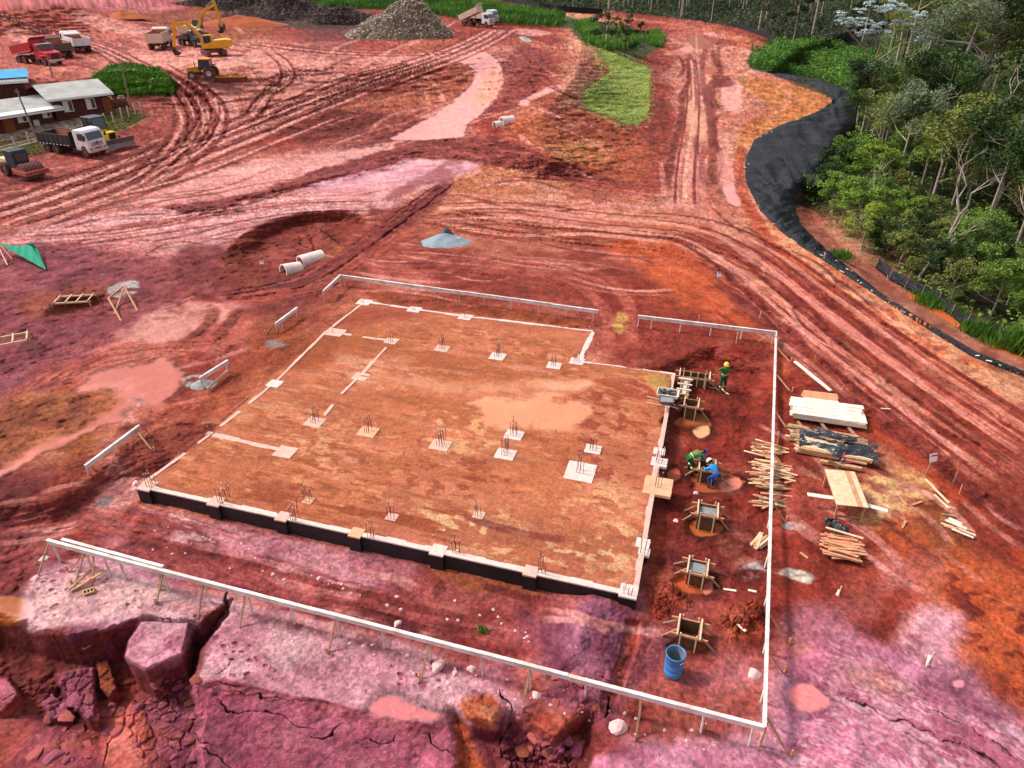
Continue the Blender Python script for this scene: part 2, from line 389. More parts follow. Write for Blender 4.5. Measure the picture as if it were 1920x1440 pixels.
# --- working strip right of the pad
patch([(1270, 720), (1440, 640), (1450, 1000), (1440, 1160), (1340, 1180), (1215, 1160), (1235, 950), (1262, 860)], (150, 50, 36), feather=.5, warp=.5, alpha=.75, col2=(122, 38, 30), n2=1.2, rough=1.6)
patch([(1220, 960), (1250, 960), (1240, 1020), (1230, 1060), (1212, 1080)], (196, 84, 58), feather=.2, warp=.3, alpha=.7)
patch([(1350, 1150), (1420, 1120), (1430, 1180), (1380, 1200)], (186, 78, 48), feather=.25, warp=.3, alpha=.8, h=-.45, hfe=.6, rough=2.5)
patch([(1215, 1080), (1290, 1085), (1270, 1130), (1220, 1160), (1200, 1140)], (184, 72, 44), feather=.3, warp=.4, alpha=.8, rough=2)
patch([(1360, 990), (1400, 1010), (1430, 1060), (1400, 1090), (1350, 1040)], (196, 130, 112), feather=.3, warp=.5, alpha=.7, brk=.35)
patch([(1385, 1068), (1420, 1052), (1445, 1062), (1440, 1082), (1395, 1085)], (190, 178, 178), feather=.08, warp=.25, brk=.3)
patch([(1450, 1062), (1500, 1066), (1528, 1080), (1515, 1093), (1480, 1082), (1452, 1074)], (196, 186, 176), feather=.08, warp=.2, brk=.25)
patch([(1465, 985), (1485, 978), (1510, 985), (1512, 993), (1480, 993)], (178, 172, 172), feather=.06, warp=.12)
def pool(cx, cy, rx, ry, col, hole=None, dp=0.18):
    pts = [(cx + rx * math.cos(a) * (1 + .18 * math.sin(3 * a + cx)), cy + ry * math.sin(a)) for a in np.linspace(0, 2 * math.pi, 11)[:-1]]
    patch([(cx + (p[0] - cx) * 1.5, cy + (p[1] - cy) * 1.5) for p in pts], None, feather=.2, warp=.2, h=-.72, hfe=.35)
    patch(pts, col, feather=.05, warp=.18, wet=1, rough=0, h=-.9, hfe=.2)
pool(1300, 790, 32, 16, (176, 100, 58)); patch([(1298, 806), (1325, 798), (1330, 815), (1310, 822)], (226, 172, 140), feather=.06, warp=.1, wet=1)
pool(1340, 905, 52, 20, (176, 92, 62)); patch([(1350, 905), (1385, 895), (1392, 912), (1370, 923), (1352, 920)], (216, 136, 118), feather=.08, warp=.1, wet=1)
pool(1322, 992, 32, 16, (188, 104, 58))
pool(1305, 1096, 36, 20, (198, 96, 58)); patch([(1318, 1100), (1335, 1092), (1335, 1108), (1322, 1116)], (212, 126, 100), feather=.05, warp=.1, wet=1)
pool(1288, 1208, 34, 14, (190, 84, 58))
patch([(1252, 885), (1270, 878), (1275, 895), (1258, 903)], (196, 92, 76), feather=.06, warp=.1, wet=1)
patch([(1210, 705), (1245, 700), (1262, 735), (1250, 745), (1225, 728)], (196, 142, 78), feather=.1, warp=.2, rough=1.5, h=.15, hfe=.3)
# --- right field
patch([(1650, 900), (1700, 880), (1760, 905), (1800, 950), (1770, 975), (1690, 965), (1620, 990), (1600, 930)], (240, 176, 116), feather=.7, warp=.9, alpha=.9, brk=.3)
patch([(1640, 905), (1690, 905), (1720, 950), (1650, 975)], (250, 200, 146), feather=.5, warp=.7, alpha=.8, brk=.25)
patch([(1780, 1040), (1900, 1090), (1960, 1200), (1960, 1330), (1890, 1320), (1800, 1200), (1740, 1090)], (204, 88, 46), feather=.8, warp=1.0, alpha=.9)
scuff([(1780, 1040), (1960, 1090), (1960, 1340), (1860, 1280), (1740, 1090)], (132, 46, 34), thr=.12, sc=.4, seed=90, alpha=.9, st=1.3)
patch([(1500, 870), (1560, 880), (1560, 900), (1510, 890)], (226, 158, 128), feather=.3, warp=.4, alpha=.7, brk=.3)
patch([(1700, 1160), (1790, 1140), (1800, 1200), (1750, 1250), (1690, 1230)], (222, 150, 162), feather=.4, warp=.6, brk=.3)
patch([(1640, 1040), (1740, 1060), (1720, 1110), (1650, 1090)], (196, 112, 108), feather=.5, warp=.6, alpha=.6, brk=.35)
# lower right pink apron
APR = [(1445, 1245), (1560, 1200), (1680, 1220), (1740, 1245), (1800, 1275), (1860, 1330), (1940, 1400), (2100, 1600), (1700, 1900), (1250, 1800), (1130, 1440), (1250, 1405), (1440, 1400), (1450, 1300)]
patch(APR, (214, 136, 160), feather=.4, warp=.6, col2=(196, 104, 134), n2=1.6)
band([(1500, 1240), (1640, 1320), (1800, 1400), (1980, 1520)], 4.5, [(186, 98, 118), (222, 162, 176), (202, 124, 142), (170, 82, 102), (226, 172, 182)], ls=1.6, ld=.28, contrast=1.3, alpha=.85, fade=.14)
band([(1420, 1350), (1600, 1420), (1760, 1520)], 3.5, [(204, 120, 148), (230, 168, 188), (184, 86, 116), (222, 152, 174)], ls=1.4, ld=.25, contrast=1.5, alpha=.8, seed=12, fade=.2)
patch([(1560, 1240), (1650, 1255), (1700, 1290), (1640, 1290), (1560, 1262)], (186, 116, 96), feather=.3, warp=.4, alpha=.6, brk=.4)
patch([(1720, 1260), (1810, 1280), (1860, 1340), (1790, 1330), (1730, 1300)], (150, 70, 98), feather=.3, warp=.4, alpha=.7, brk=.3)
patch([(1478, 1302), (1490, 1284), (1520, 1280), (1548, 1300), (1558, 1318), (1545, 1330), (1500, 1330), (1482, 1318)], (214, 122, 124), feather=.08, warp=.25, wet=.9, rough=0)
patch([(1785, 1278), (1803, 1275), (1806, 1287), (1790, 1288)], (232, 140, 158), feather=.05, warp=.08, wet=1)
# --- right side streaked road and clod bank
band([(790, 400), (950, 425), (1100, 440), (1250, 455), (1390, 500), (1500, 570), (1640, 670), (1800, 790), (2000, 930)], 9, ['b', 'r', 'n', 'c', 'k', 'n', 'c', 'k'], ls=14, ld=.5, contrast=1.25, alpha=.9, ruts=(-2.2, -1.2, .6, 1.9), rutc='k', rutd=.1, ridge=(110, 40, 34), rutw=.2, fade=.06)
band([(1400, 470), (1500, 540), (1620, 640), (1760, 760), (1900, 880)], 3.2, ['k', (128, 40, 32), 'k', 'r', (140, 46, 32)], ls=9, ld=.35, alpha=.8, ruts=(-.9, .9), rutd=.1, seed=15)
band([(790, 412), (950, 440), (1120, 440), (1290, 466), (1400, 520), (1500, 590), (1600, 670), (1720, 760), (1900, 860)], 1.2, [(232, 158, 138), (214, 118, 104), (236, 170, 150)], ls=6, ld=.3, alpha=.8, seed=17)
band([(1430, 480), (1520, 560), (1640, 650), (1800, 760), (1960, 860)], 1.6, [(206, 104, 98), (232, 150, 140), (196, 90, 84)], ls=8, ld=.25, alpha=.75, seed=18, wet=.4)
band([(1420, 405), (1480, 455), (1570, 520), (1690, 600), (1800, 675), (1960, 765)], 3.2, [(206, 104, 72), (236, 160, 122), (222, 134, 100), (238, 172, 132)], ls=1.2, ld=.4, alpha=.95, rough=3.0, seed=19, contrast=1.4, depth=-.35)
band([(1390, 360), (1420, 420), (1470, 480), (1560, 550), (1640, 610)], 1.6, [(172, 66, 42), (198, 88, 56)], ls=2, ld=.4, alpha=.8, rough=2.6)
patch([(1140, 462), (1250, 455), (1290, 470), (1340, 520), (1400, 600), (1460, 660), (1470, 760), (1420, 640), (1330, 600), (1250, 540)], (206, 88, 52), feather=.6, warp=.9, alpha=.85)
patch([(1060, 470), (1150, 480), (1240, 540), (1330, 620), (1300, 640), (1180, 580), (1100, 530)], (150, 54, 42), feather=.8, warp=.9, alpha=.7)
band([(1500, 745), (1600, 790), (1700, 850), (1790, 930), (1900, 1030), (1980, 1110)], .9, [(196, 74, 40), (176, 62, 38)], ls=4, ld=.2, alpha=.8)
band([(1480, 700), (1620, 770), (1740, 850), (1850, 940), (1980, 1050)], 1.4, [(120, 38, 32), (146, 50, 38), (110, 34, 32)], ls=1.5, ld=.2, alpha=.75, rough=2.2, seed=21)
# tractor entrance marks behind the boards
for q in ([(1137, 655), (1140, 615), (1130, 575), (1090, 545), (1000, 520), (880, 505)], [(1180, 655), (1182, 610), (1172, 560), (1130, 525), (1040, 500), (940, 492)]):
    band(q, 1.0, [(206, 104, 88), (190, 84, 74), (216, 122, 100)], ls=.6, ld=.5, alpha=.85, depth=.06)
patch([(1150, 600), (1160, 585), (1175, 590), (1172, 615), (1158, 628), (1148, 615)], (214, 160, 88), feather=.25, warp=.5, brk=.3, rough=2)
patch([(700, 560), (900, 590), (1100, 615), (1110, 600), (900, 575), (720, 545)], (150, 66, 36), feather=.3, warp=.5, alpha=.9)
patch([(500, 620), (560, 590), (640, 640), (560, 700), (480, 660)], (150, 66, 36), feather=.8, warp=.8, alpha=.6)
band([(560, 640), (640, 600), (900, 560), (1100, 585)], 4, ['b', (150, 60, 46), 'r', (170, 84, 62)], ls=8, ld=.4, alpha=.6, seed=25)
band([(700, 480), (900, 500), (1060, 520), (1130, 560)], 7, ['r', 'b', (190, 96, 80), 'b', (140, 50, 42)], ls=9, ld=.5, alpha=.75, seed=26, ruts=(-1.5, 1.3), rutd=.06)
# --- middle: streaky flats
band([(780, 385), (900, 375), (1050, 395), (1200, 410), (1330, 420)], 8, ['n', (232, 168, 140), 'c', 'n', (190, 96, 72)], ls=12, ld=.45, alpha=.85, seed=27, contrast=1.2, wet=.2)
band([(1000, 330), (1100, 350), (1230, 370), (1380, 400)], 3, ['b', (214, 140, 120), 'r'], ls=9, ld=.4, alpha=.7, seed=28)
patch([(810, 330), (900, 318), (1000, 330), (1080, 350), (960, 372), (860, 370)], (190, 106, 76), feather=1, warp=1.8, alpha=.85, col2=(208, 130, 100), n2=3)
patch([(960, 225), (1100, 210), (1200, 260), (1240, 330), (1150, 345), (1040, 320), (960, 280)], (172, 82, 54), feather=1.2, warp=1.2, alpha=.85, col2=(192, 96, 66), n2=3, rough=1.8)
patch([(1020, 270), (1130, 265), (1140, 300), (1060, 305)], (206, 134, 84), feather=.8, warp=1.2, alpha=.7, brk=.3)
patch([(1190, 215), (1250, 170), (1262, 250), (1235, 330), (1200, 345), (1215, 280)], (150, 62, 50), feather=1, warp=.8, alpha=.8, rough=2)
# magenta flats
patch([(560, 345), (640, 320), (760, 300), (870, 303), (900, 312), (820, 345), (740, 368), (680, 378), (600, 372)], (224, 164, 180), feather=.6, warp=.9, col2=(204, 128, 150), n2=2.0, wet=.6, rough=.2)
band([(560, 370), (680, 350), (800, 330), (900, 315)], 4, [(226, 170, 186), (186, 100, 124), (228, 176, 190)], ls=5, ld=.3, alpha=.55, contrast=1.6, seed=30)
patch([(0, 445), (200, 400), (440, 380), (560, 372), (740, 378), (690, 400), (600, 396), (480, 420), (430, 458), (330, 482), (180, 470), (60, 460)], (206, 128, 138), feather=.7, warp=.9, col2=(220, 154, 164), n2=2.5, rough=.4)
band([(0, 450), (200, 432), (400, 400), (600, 380), (740, 375)], 10, [(224, 160, 168), (186, 92, 104), (216, 144, 152), (160, 70, 76), (226, 166, 176)], ls=5, ld=.45, alpha=.8, contrast=1.5, seed=31)
band([(60, 470), (200, 455), (330, 480), (420, 470)], 4, [(216, 140, 144), (150, 62, 66), (214, 138, 144)], ls=3, ld=.4, alpha=.75, contrast=1.6, seed=32)
patch([(200, 383), (330, 345), (480, 300), (600, 288), (700, 272), (760, 262), (740, 278), (620, 312), (560, 330), (460, 365), (350, 374), (220, 388)], (216, 142, 142), feather=.7, warp=1.2, wet=.35, rough=.3, brk=.5, col2=(226, 158, 158), n2=4)
patch([(300, 388), (420, 372), (540, 338), (640, 305), (760, 275), (780, 290), (650, 330), (560, 350), (470, 372), (430, 392), (360, 400)], (138, 54, 56), feather=.4, warp=1.3, alpha=.95, rough=3, h=.5, hfe=2.2)
patch([(740, 268), (860, 258), (960, 262), (1000, 285), (1100, 320), (1180, 345), (1060, 335), (930, 312), (850, 300), (770, 296)], (120, 44, 44), feather=.6, warp=1.3, alpha=.95, rough=3, col2=(150, 66, 62), n2=2)
patch([(520, 240), (600, 205), (700, 215), (790, 220), (770, 238), (700, 262), (600, 268), (530, 255)], (116, 42, 38), feather=.7, warp=1.4, alpha=.95, rough=3)
patch([(640, 200), (740, 150), (860, 112), (892, 128), (885, 155), (850, 190), (790, 215), (700, 212)], (186, 98, 74), feather=.7, warp=.9, alpha=.9, col2=(166, 80, 64), n2=4)
band([(560, 290), (720, 240), (880, 160)], 6, [(206, 118, 104), (160, 72, 62), (196, 104, 92)], ls=9, ld=.5, alpha=.45, contrast=1.4, seed=34)
patch([(905, 98), (936, 118), (940, 160), (916, 198), (874, 236), (865, 256), (760, 263), (738, 257), (800, 225), (850, 190), (888, 152), (884, 125), (845, 110)], (226, 154, 156), feather=.35, warp=.5, wet=1, rough=0)
patch([(912, 138), (940, 130), (938, 165), (918, 192), (890, 200), (895, 175)], (216, 150, 130), feather=.5, warp=.6, alpha=.8, wet=.5)
for q in ([(765, 140), (790, 160), (806, 198)], [(782, 132), (815, 158), (834, 195)]):
    band(q, .9, [(216, 150, 124), (206, 132, 110)], ls=2, ld=.4, alpha=.9, fade=.03)
patch([(940, 120), (985, 80), (1010, 100), (1040, 130), (1000, 180), (960, 200), (935, 215), (920, 205), (945, 165)], (140, 58, 54), feather=1, warp=1.2, alpha=.85, rough=2.5)
patch([(972, 192), (1035, 160), (1052, 166), (1002, 186), (990, 198)], (226, 150, 150), feather=.4, warp=.5, wet=.8)
patch([(960, 55), (1000, 55), (1035, 62), (1000, 68), (965, 62)], (214, 138, 134), feather=.6, warp=.6, wet=.4)
band([(960, 70), (1030, 90), (1100, 110), (1130, 150)], 8, ['c', 'n', 'b', (206, 120, 96)], ls=9, ld=.8, alpha=.7, seed=36)
patch([(972, 70), (985, 69), (996, 76), (985, 79)], (176, 180, 184), feather=.3, warp=.4, brk=.3)
# --- lawn on the slope, short turf
LAWN = [(1122, 90), (1150, 100), (1212, 125), (1218, 150), (1217, 205), (1205, 228), (1178, 234), (1150, 222), (1100, 203), (1096, 172), (1125, 150), (1146, 134)]
# --- road up right
patch([(1240, 400), (1262, 280), (1272, 190), (1260, 140), (1290, 90), (1400, 90), (1450, 140), (1560, 185), (1562, 200), (1460, 235), (1405, 270), (1390, 310), (1396, 370), (1410, 410), (1330, 420)], (214, 140, 122), feather=.7, warp=1.0, col2=(200, 112, 96), n2=3)
patch([(1385, 150), (1450, 150), (1560, 185), (1562, 200), (1530, 215), (1460, 236), (1412, 260), (1392, 300), (1380, 280), (1400, 230), (1440, 200)], (206, 128, 74), feather=.6, warp=.7, col2=(190, 104, 58), n2=3)
band([(1452, 158), (1480, 178), (1470, 200), (1430, 225)], 1.0, [(228, 150, 130), (220, 130, 110)], ls=3, ld=.3, alpha=.8)
patch([(1298, 140), (1330, 142), (1335, 230), (1330, 262), (1298, 258), (1290, 210)], (226, 156, 132), feather=.4, warp=.5, wet=.5)
patch([(1360, 152), (1385, 152), (1392, 190), (1385, 210), (1365, 205), (1350, 180)], (228, 156, 152), feather=.3, warp=.5, wet=.6)
patch([(1290, 85), (1298, 80), (1298, 97), (1280, 104), (1245, 102), (1270, 92)], (226, 150, 146), feather=.4, warp=.5, wet=.8)
patch([(1290, 66), (1325, 72), (1335, 88), (1312, 92), (1300, 88)], (168, 92, 60), feather=.5, warp=.5, wet=.9)
patch([(1303, 130), (1335, 131), (1340, 138), (1306, 139)], (184, 82, 44), feather=.3, warp=.3, wet=1)
patch([(1318, 62), (1360, 62), (1400, 72), (1370, 74), (1330, 68)], (222, 142, 146), feather=.5, warp=.5)
band([(1288, 100), (1293, 144), (1280, 178), (1277, 225), (1260, 287), (1252, 345), (1248, 385)], 1.3, [(128, 52, 46), (156, 72, 62), (120, 46, 44)], ls=.8, ld=.5, alpha=.95, rough=2.6, ridge=None, seed=40)
band([(1334, 90), (1345, 120), (1350, 140), (1328, 168), (1330, 205), (1336, 250), (1338, 300), (1336, 350), (1350, 395)], 1.7, [(134, 56, 48), (160, 76, 62), (124, 50, 44)], ls=.8, ld=.5, alpha=.95, rough=2.6, seed=41)
patch([(1340, 140), (1372, 148), (1378, 160), (1350, 164), (1332, 162)], (140, 56, 50), feather=.4, warp=.5, rough=2.5)
band([(1298, 250), (1283, 300), (1276, 355), (1278, 385)], .5, [(156, 62, 62), (140, 54, 54)], ls=1, ld=.3, alpha=.9, seed=42)
band([(1312, 262), (1304, 310), (1300, 350), (1302, 385)], .45, [(156, 62, 62), (140, 54, 54)], ls=1, ld=.3, alpha=.9, seed=43)
band([(1320, 262), (1314, 310), (1310, 350), (1312, 385)], .4, [(156, 62, 62), (170, 74, 70)], ls=1, ld=.3, alpha=.9, seed=44)
for q in ([(1292, 190), (1305, 165)], [(1300, 192), (1312, 168)], [(1308, 190), (1320, 165)], [(1316, 195), (1326, 170)]):
    band(q, .4, [(150, 66, 60), (140, 54, 54)], ls=1, ld=.3, alpha=.8, fade=.03)
patch([(1268, 300), (1300, 260), (1318, 262), (1322, 380), (1270, 385)], (226, 150, 146), feather=.4, warp=.4, alpha=.45, wet=.5)
patch([(1356, 350), (1374, 344), (1390, 384), (1366, 380)], (228, 152, 156), feather=.15, warp=.2, wet=1, rough=0)
patch([(1345, 285), (1370, 300), (1378, 340), (1352, 345)], (222, 146, 140), feather=.4, warp=.5, wet=.6)
band([(1392, 270), (1386, 310), (1392, 360), (1410, 400), (1440, 440)], 1.4, [(168, 66, 46), (196, 92, 60)], ls=1.5, ld=.3, alpha=.85, rough=2.4, seed=45)
band([(940, 8), (1040, 20), (1140, 30), (1260, 45), (1360, 62), (1440, 95)], 9, [(214, 132, 96), (196, 100, 76), (206, 116, 84)], ls=14, ld=1, alpha=.8, seed=46)
band([(1150, 60), (1250, 90), (1290, 120)], 6, ['b', 'r', (196, 104, 92)], ls=9, ld=1, alpha=.6, seed=47)
# --- tracks, upper left
band([(-60, 430), (100, 380), (230, 330), (340, 288), (430, 255), (560, 203), (700, 152), (830, 108), (900, 78), (940, 55)], 9, ['c', 'e', 'b', 'd', 'c', 'a', 'e'], ls=22, ld=.7, alpha=.92, contrast=1.35, ruts=(-3.6, -2.0, 0, 1.7, 3.5), rutc=(206, 120, 116), rutd=.12, ridge=(112, 42, 42), rutw=.4, seed=50, fade=.02)
band([(480, 160), (600, 130), (760, 112), (860, 96)], 7, ['d', 'e', 'c', 'b', 'e'], ls=22, ld=1.2, alpha=.8, contrast=1.2, seed=51, ruts=(-2, 2), rutc='b', rutd=.1, rutw=.5)
band([(480, 80), (620, 95), (760, 103), (860, 98)], 8, ['b', 'a', 'c', 'b', 'd'], ls=25, ld=1.2, alpha=.75, contrast=1.3, seed=52)
band([(-60, 5), (60, 50), (180, 88), (250, 122), (310, 150), (350, 190), (366, 230), (345, 272), (290, 325), (200, 370)], 5, ['d', 'c', 'e', 'b', 'c'], ls=15, ld=.7, alpha=.92, contrast=1.3, ruts=(-1.8, -.8, .9, 1.9), rutc=(222, 142, 136), rutd=.12, ridge=(118, 44, 44), rutw=.3, seed=53, fade=.02)
band([(290, 120), (360, 165), (396, 205), (380, 250), (330, 290), (260, 330)], 5, ['b', 'c', 'a', 'b'], ls=12, ld=.7, alpha=.85, contrast=1.2, ruts=(-1.5, 0, 1.4), rutc='c', rutd=.12, rutw=.3, seed=54)
band([(480, 140), (530, 155), (535, 130), (510, 95), (560, 85)], 3, ['e', 'c', 'a', 'd'], ls=8, ld=.6, alpha=.8, contrast=1.3, ruts=(-.8, .8), rutc='b', rutw=.35, seed=55)
band([(470, 220), (500, 180), (530, 150), (600, 120)], 4, ['d', 'a', 'e', 'c'], ls=8, ld=.5, alpha=.8, contrast=1.3, ruts=(-1, 1), rutc='a', rutw=.3, seed=56)
band([(0, 40), (120, 60), (240, 85), (360, 110), (480, 110)], 11, ['c', 'b', 'd', 'c', 'a', 'd'], ls=20, ld=1.2, alpha=.75, contrast=1.2, seed=57)
band([(100, 12), (200, 30), (300, 45), (400, 62)], 9, ['b', 'c', 'a', 'b'], ls=25, ld=1.8, alpha=.7, seed=58)
patch([(280, 95), (350, 105), (400, 120), (470, 112), (440, 90), (340, 85)], (206, 124, 122), feather=1.5, warp=2.0, alpha=.7, col2=(190, 98, 94), n2=4)
patch([(390, 190), (430, 180), (450, 215), (440, 250), (400, 260)], (222, 146, 144), feather=.4, warp=.9, brk=.4, wet=.4)
patch([(60, 210), (0, 200), (-60, 260), (-60, 360), (60, 380), (240, 330), (330, 270), (300, 230), (230, 225)], (150, 62, 56), feather=1, warp=1, alpha=.55, col2=(176, 88, 84), n2=2)
band([(60, 360), (150, 335), (260, 300), (320, 262)], 7, ['a', 'c', 'b', 'a', 'c'], ls=9, ld=.45, alpha=.8, contrast=1.3, ruts=(-2, -.6, .8, 2.2), rutc='b', ridge='a', rutd=.12, seed=59)
band([(-40, 330), (60, 345), (160, 335)], 6, ['a', 'b', 'c'], ls=6, ld=.45, alpha=.7, contrast=1.3, ruts=(-1.2, 1.2), rutc='c', seed=60)
patch([(0, 118), (90, 120), (130, 140), (60, 150), (0, 150)], (196, 104, 90), feather=.8, warp=1, alpha=.6)
patch([(0, 0), (90, -15), (200, -25), (340, -20), (345, 12), (280, 25), (210, 24), (120, 10), (40, 12)], (206, 112, 122), feather=2, warp=3, alpha=.9, col2=(184, 88, 98), n2=8)
patch([(215, 22), (300, 26), (360, 22), (420, 20), (500, 45), (470, 58), (400, 56), (300, 42), (240, 30)], (160, 84, 46), feather=1.2, warp=2, alpha=.9, col2=(146, 66, 42), n2=6)
# wandering tyre marks over the upper flats
_rt = random.Random(77)
for zx0, zx1, zy0, zy1, dx, dy, n_ in ((430, 900, 70, 250, 190, -60, 26), (60, 460, 40, 130, 150, 34, 16), (0, 420, 300, 450, 190, -45, 22), (160, 760, 300, 470, 190, -30, 30), (820, 1240, 330, 430, 190, 14, 20), (960, 1160, 90, 330, 80, 40, 12), (1240, 1390, 90, 380, 6, 80, 12), (1380, 1700, 430, 700, 130, 100, 18), (1500, 1900, 740, 1100, 120, 90, 12), (560, 1180, 430, 560, 170, 20, 18), (0, 420, 560, 780, 140, -40, 16), (0, 260, 840, 1040, 120, -20, 10), (300, 1150, 980, 1180, 150, 36, 14)):
    for _ in range(int(n_ * 1.5)):
        x0, y0 = _rt.uniform(zx0, zx1), _rt.uniform(zy0, zy1); L0 = _rt.uniform(.6, 1.7); cv = _rt.uniform(-.25, .25)
        q = [(x0 + dx * L0 * (t - .5) - dy * cv * (t - .5) ** 2 * 4, y0 + dy * L0 * (t - .5) + dx * cv * .35 * (t - .5) ** 2 * 4) for t in (0, .33, .66, 1)]
        far = min(3.0, max(1.0, np.hypot(*flat(x0, y0)) / 45)); lite = _rt.random() < .5
        band(q, _rt.uniform(.25, .55) * far, [(226, 150, 146), (206, 120, 114)] if lite else [(120, 46, 46), (146, 60, 56)], ls=1.5 * far, ld=.3, alpha=_rt.uniform(.5, .95), depth=.03, edge=.22, seed=_rt.randint(0, 999), fade=.2)
patch([(905, 98), (936, 118), (940, 160), (916, 198), (874, 236), (865, 256), (760, 263), (738, 257), (800, 225), (850, 190), (888, 152), (884, 125), (845, 110)], (226, 154, 156), feather=.3, warp=.8, wet=.9, rough=0)
patch([(912, 138), (940, 130), (938, 165), (918, 192), (890, 200), (895, 175)], (216, 150, 130), feather=.5, warp=.9, alpha=.8, wet=.5)
# pink wet sheen painted into the yard's soil colour, then long crisp wheel lanes
LT, LT2, DK, DK2 = (232, 158, 152), (220, 136, 128), (122, 44, 42), (146, 58, 52)
for q in ([(470, 95), (560, 100), (640, 125), (560, 150), (480, 140)], [(240, 92), (330, 98), (340, 128), (270, 120)], [(650, 112), (800, 105), (840, 112), (700, 135)], [(0, 50), (110, 62), (150, 82), (40, 84)], [(500, 165), (620, 140), (700, 150), (560, 200), (480, 215)], [(330, 98), (440, 96), (470, 118), (380, 128)], [(150, 20), (260, 48), (330, 66), (240, 66), (140, 40)]):
    patch(q, LT2, feather=1.2, warp=3.0, alpha=.75, col2=LT, n2=4, brk=.35, wet=.3)
def lanes(pts, spec, seed=0, fade=.03, ls=7, alpha=.9):
    for k, (o_, w_, a_, b_) in enumerate(spec):
        band(pts, w_, [a_, b_, a_], ls=ls, ld=w_ * .4, alpha=alpha, edge=.16, seed=seed + k * 3, fade=fade, off=o_, depth=.05 if a_[0] > 180 else -.06, rough=2.2 if a_[0] < 160 else .5)
RD = [(-60, 430), (100, 380), (230, 330), (340, 288), (430, 255), (560, 203), (700, 152), (830, 108), (900, 78), (940, 55)]
lanes(RD, [(-5.2, 1.0, DK, DK2), (-4.0, 1.1, LT, LT2), (-2.6, 1.0, DK2, DK), (-1.3, 1.0, LT2, LT), (0, 1.1, DK, DK2), (1.3, 1.2, LT, LT2), (2.7, .9, DK2, DK), (3.8, 1.1, LT2, LT), (5.2, 1.2, DK, DK2)], 300, ls=9)
RC = [(-60, 5), (60, 50), (180, 88), (250, 122), (310, 150), (350, 190), (366, 230), (345, 272), (290, 325), (200, 370), (60, 410)]
lanes(RC, [(-2.6, .9, DK, DK2), (-1.7, .6, LT2, LT), (-.8, .7, DK2, DK), (0, .6, LT, LT2), (.8, .7, DK, DK2), (1.7, .6, LT2, LT), (2.7, 1.0, DK, DK2)], 340, ls=6)
lanes([(290, 120), (360, 165), (392, 205), (385, 250), (340, 292), (250, 335)], [(-1.8, .8, DK, DK2), (-.8, .6, LT2, LT), (.2, .7, DK2, DK), (1.3, .6, LT2, LT), (2.2, .8, DK, DK2)], 360, ls=6, fade=.06)
lanes([(480, 235), (520, 200), (560, 185), (640, 150), (760, 118)], [(-1, .8, DK, DK2), (.3, .7, LT, LT2), (1.3, .8, DK2, DK)], 370, fade=.08)
lanes([(470, 225), (500, 180), (538, 150), (535, 120), (505, 95)], [(-1, .8, DK2, DK), (.2, .8, LT, LT2), (1.3, .8, DK, DK2)], 375, fade=.08)
lanes([(470, 82), (600, 98), (740, 104), (860, 98)], [(-3, 1.2, LT2, LT), (-1, 1.3, DK, DK2), (1, 1.2, LT, LT2), (3.2, 1.4, DK2, DK)], 380, fade=.06)
lanes([(120, 350), (260, 318), (420, 262), (560, 212)], [(-7.6, .8, DK, DK2), (-6.8, .6, LT2, LT)], 385, fade=.1)
lanes([(1180, 418), (1300, 432), (1400, 480), (1500, 560), (1620, 655), (1780, 770), (1940, 880)], [(-3.1, .5, DK, DK2), (-2.2, .5, LT2, LT), (-.9, .45, (128, 42, 34), (150, 56, 44)), (.4, .5, (226, 142, 122), LT2), (1.2, .45, (128, 42, 34), (150, 56, 44)), (2.4, .5, (222, 130, 108), LT2), (3.3, .5, (134, 44, 34), DK2)], 390, fade=.07, ls=5)
lanes([(1296, 110), (1300, 170), (1296, 240), (1286, 310), (1284, 390)], [(-.9, .35, DK2, DK), (0, .5, (232, 162, 140), LT), (.9, .35, DK2, DK)], 410, ls=4)
lanes([(780, 398), (950, 392), (1120, 412), (1280, 425)], [(-2.4, .7, (232, 164, 140), LT2), (-1, .5, (150, 66, 52), DK2), (.6, .7, (236, 172, 148), LT2), (2, .5, (156, 70, 54), DK2)], 420, fade=.12)
lanes([(0, 452), (180, 440), (380, 412), (560, 386), (720, 382)], [(-2, .5, DK2, (160, 70, 78)), (-.6, .6, (226, 162, 168), LT), (.8, .5, DK2, (156, 66, 74)), (2.2, .6, (222, 156, 164), LT)], 430, fade=.08)
# --- left middle
patch([(0, 472), (60, 455), (200, 470), (330, 500), (345, 560), (300, 600), (200, 650), (80, 690), (0, 720), (-60, 700), (-60, 470)], (136, 60, 72), feather=.8, warp=1.0, alpha=.85, col2=(160, 74, 84), n2=1.6, rough=2.2)
patch([(30, 560), (120, 530), (200, 540), (170, 580), (60, 600)], (156, 70, 48), feather=.7, warp=.8, alpha=.6, brk=.3)
patch([(200, 540), (240, 525), (262, 535), (250, 550), (215, 558)], (178, 170, 178), feather=.15, warp=.35, brk=.4)
band([(200, 468), (330, 498), (420, 560), (480, 590)], .9, [(196, 100, 104), (140, 60, 64)], ls=3, ld=.2, alpha=.7)
patch([(225, 628), (310, 575), (385, 568), (432, 578), (412, 600), (370, 612), (340, 634), (270, 642)], (208, 136, 132), feather=.5, warp=1.2, wet=.4, rough=.5, brk=.5)
patch([(350, 460), (420, 470), (440, 510), (400, 560), (345, 540), (320, 500)], (128, 52, 56), feather=.5, warp=.7, alpha=.85, rough=2.2)
patch([(440, 450), (520, 415), (620, 398), (695, 415), (650, 450), (600, 480), (580, 500), (520, 530), (440, 545), (400, 520)], (150, 62, 48), feather=.4, warp=.6, col2=(132, 50, 44), n2=1.4, rough=2.2)
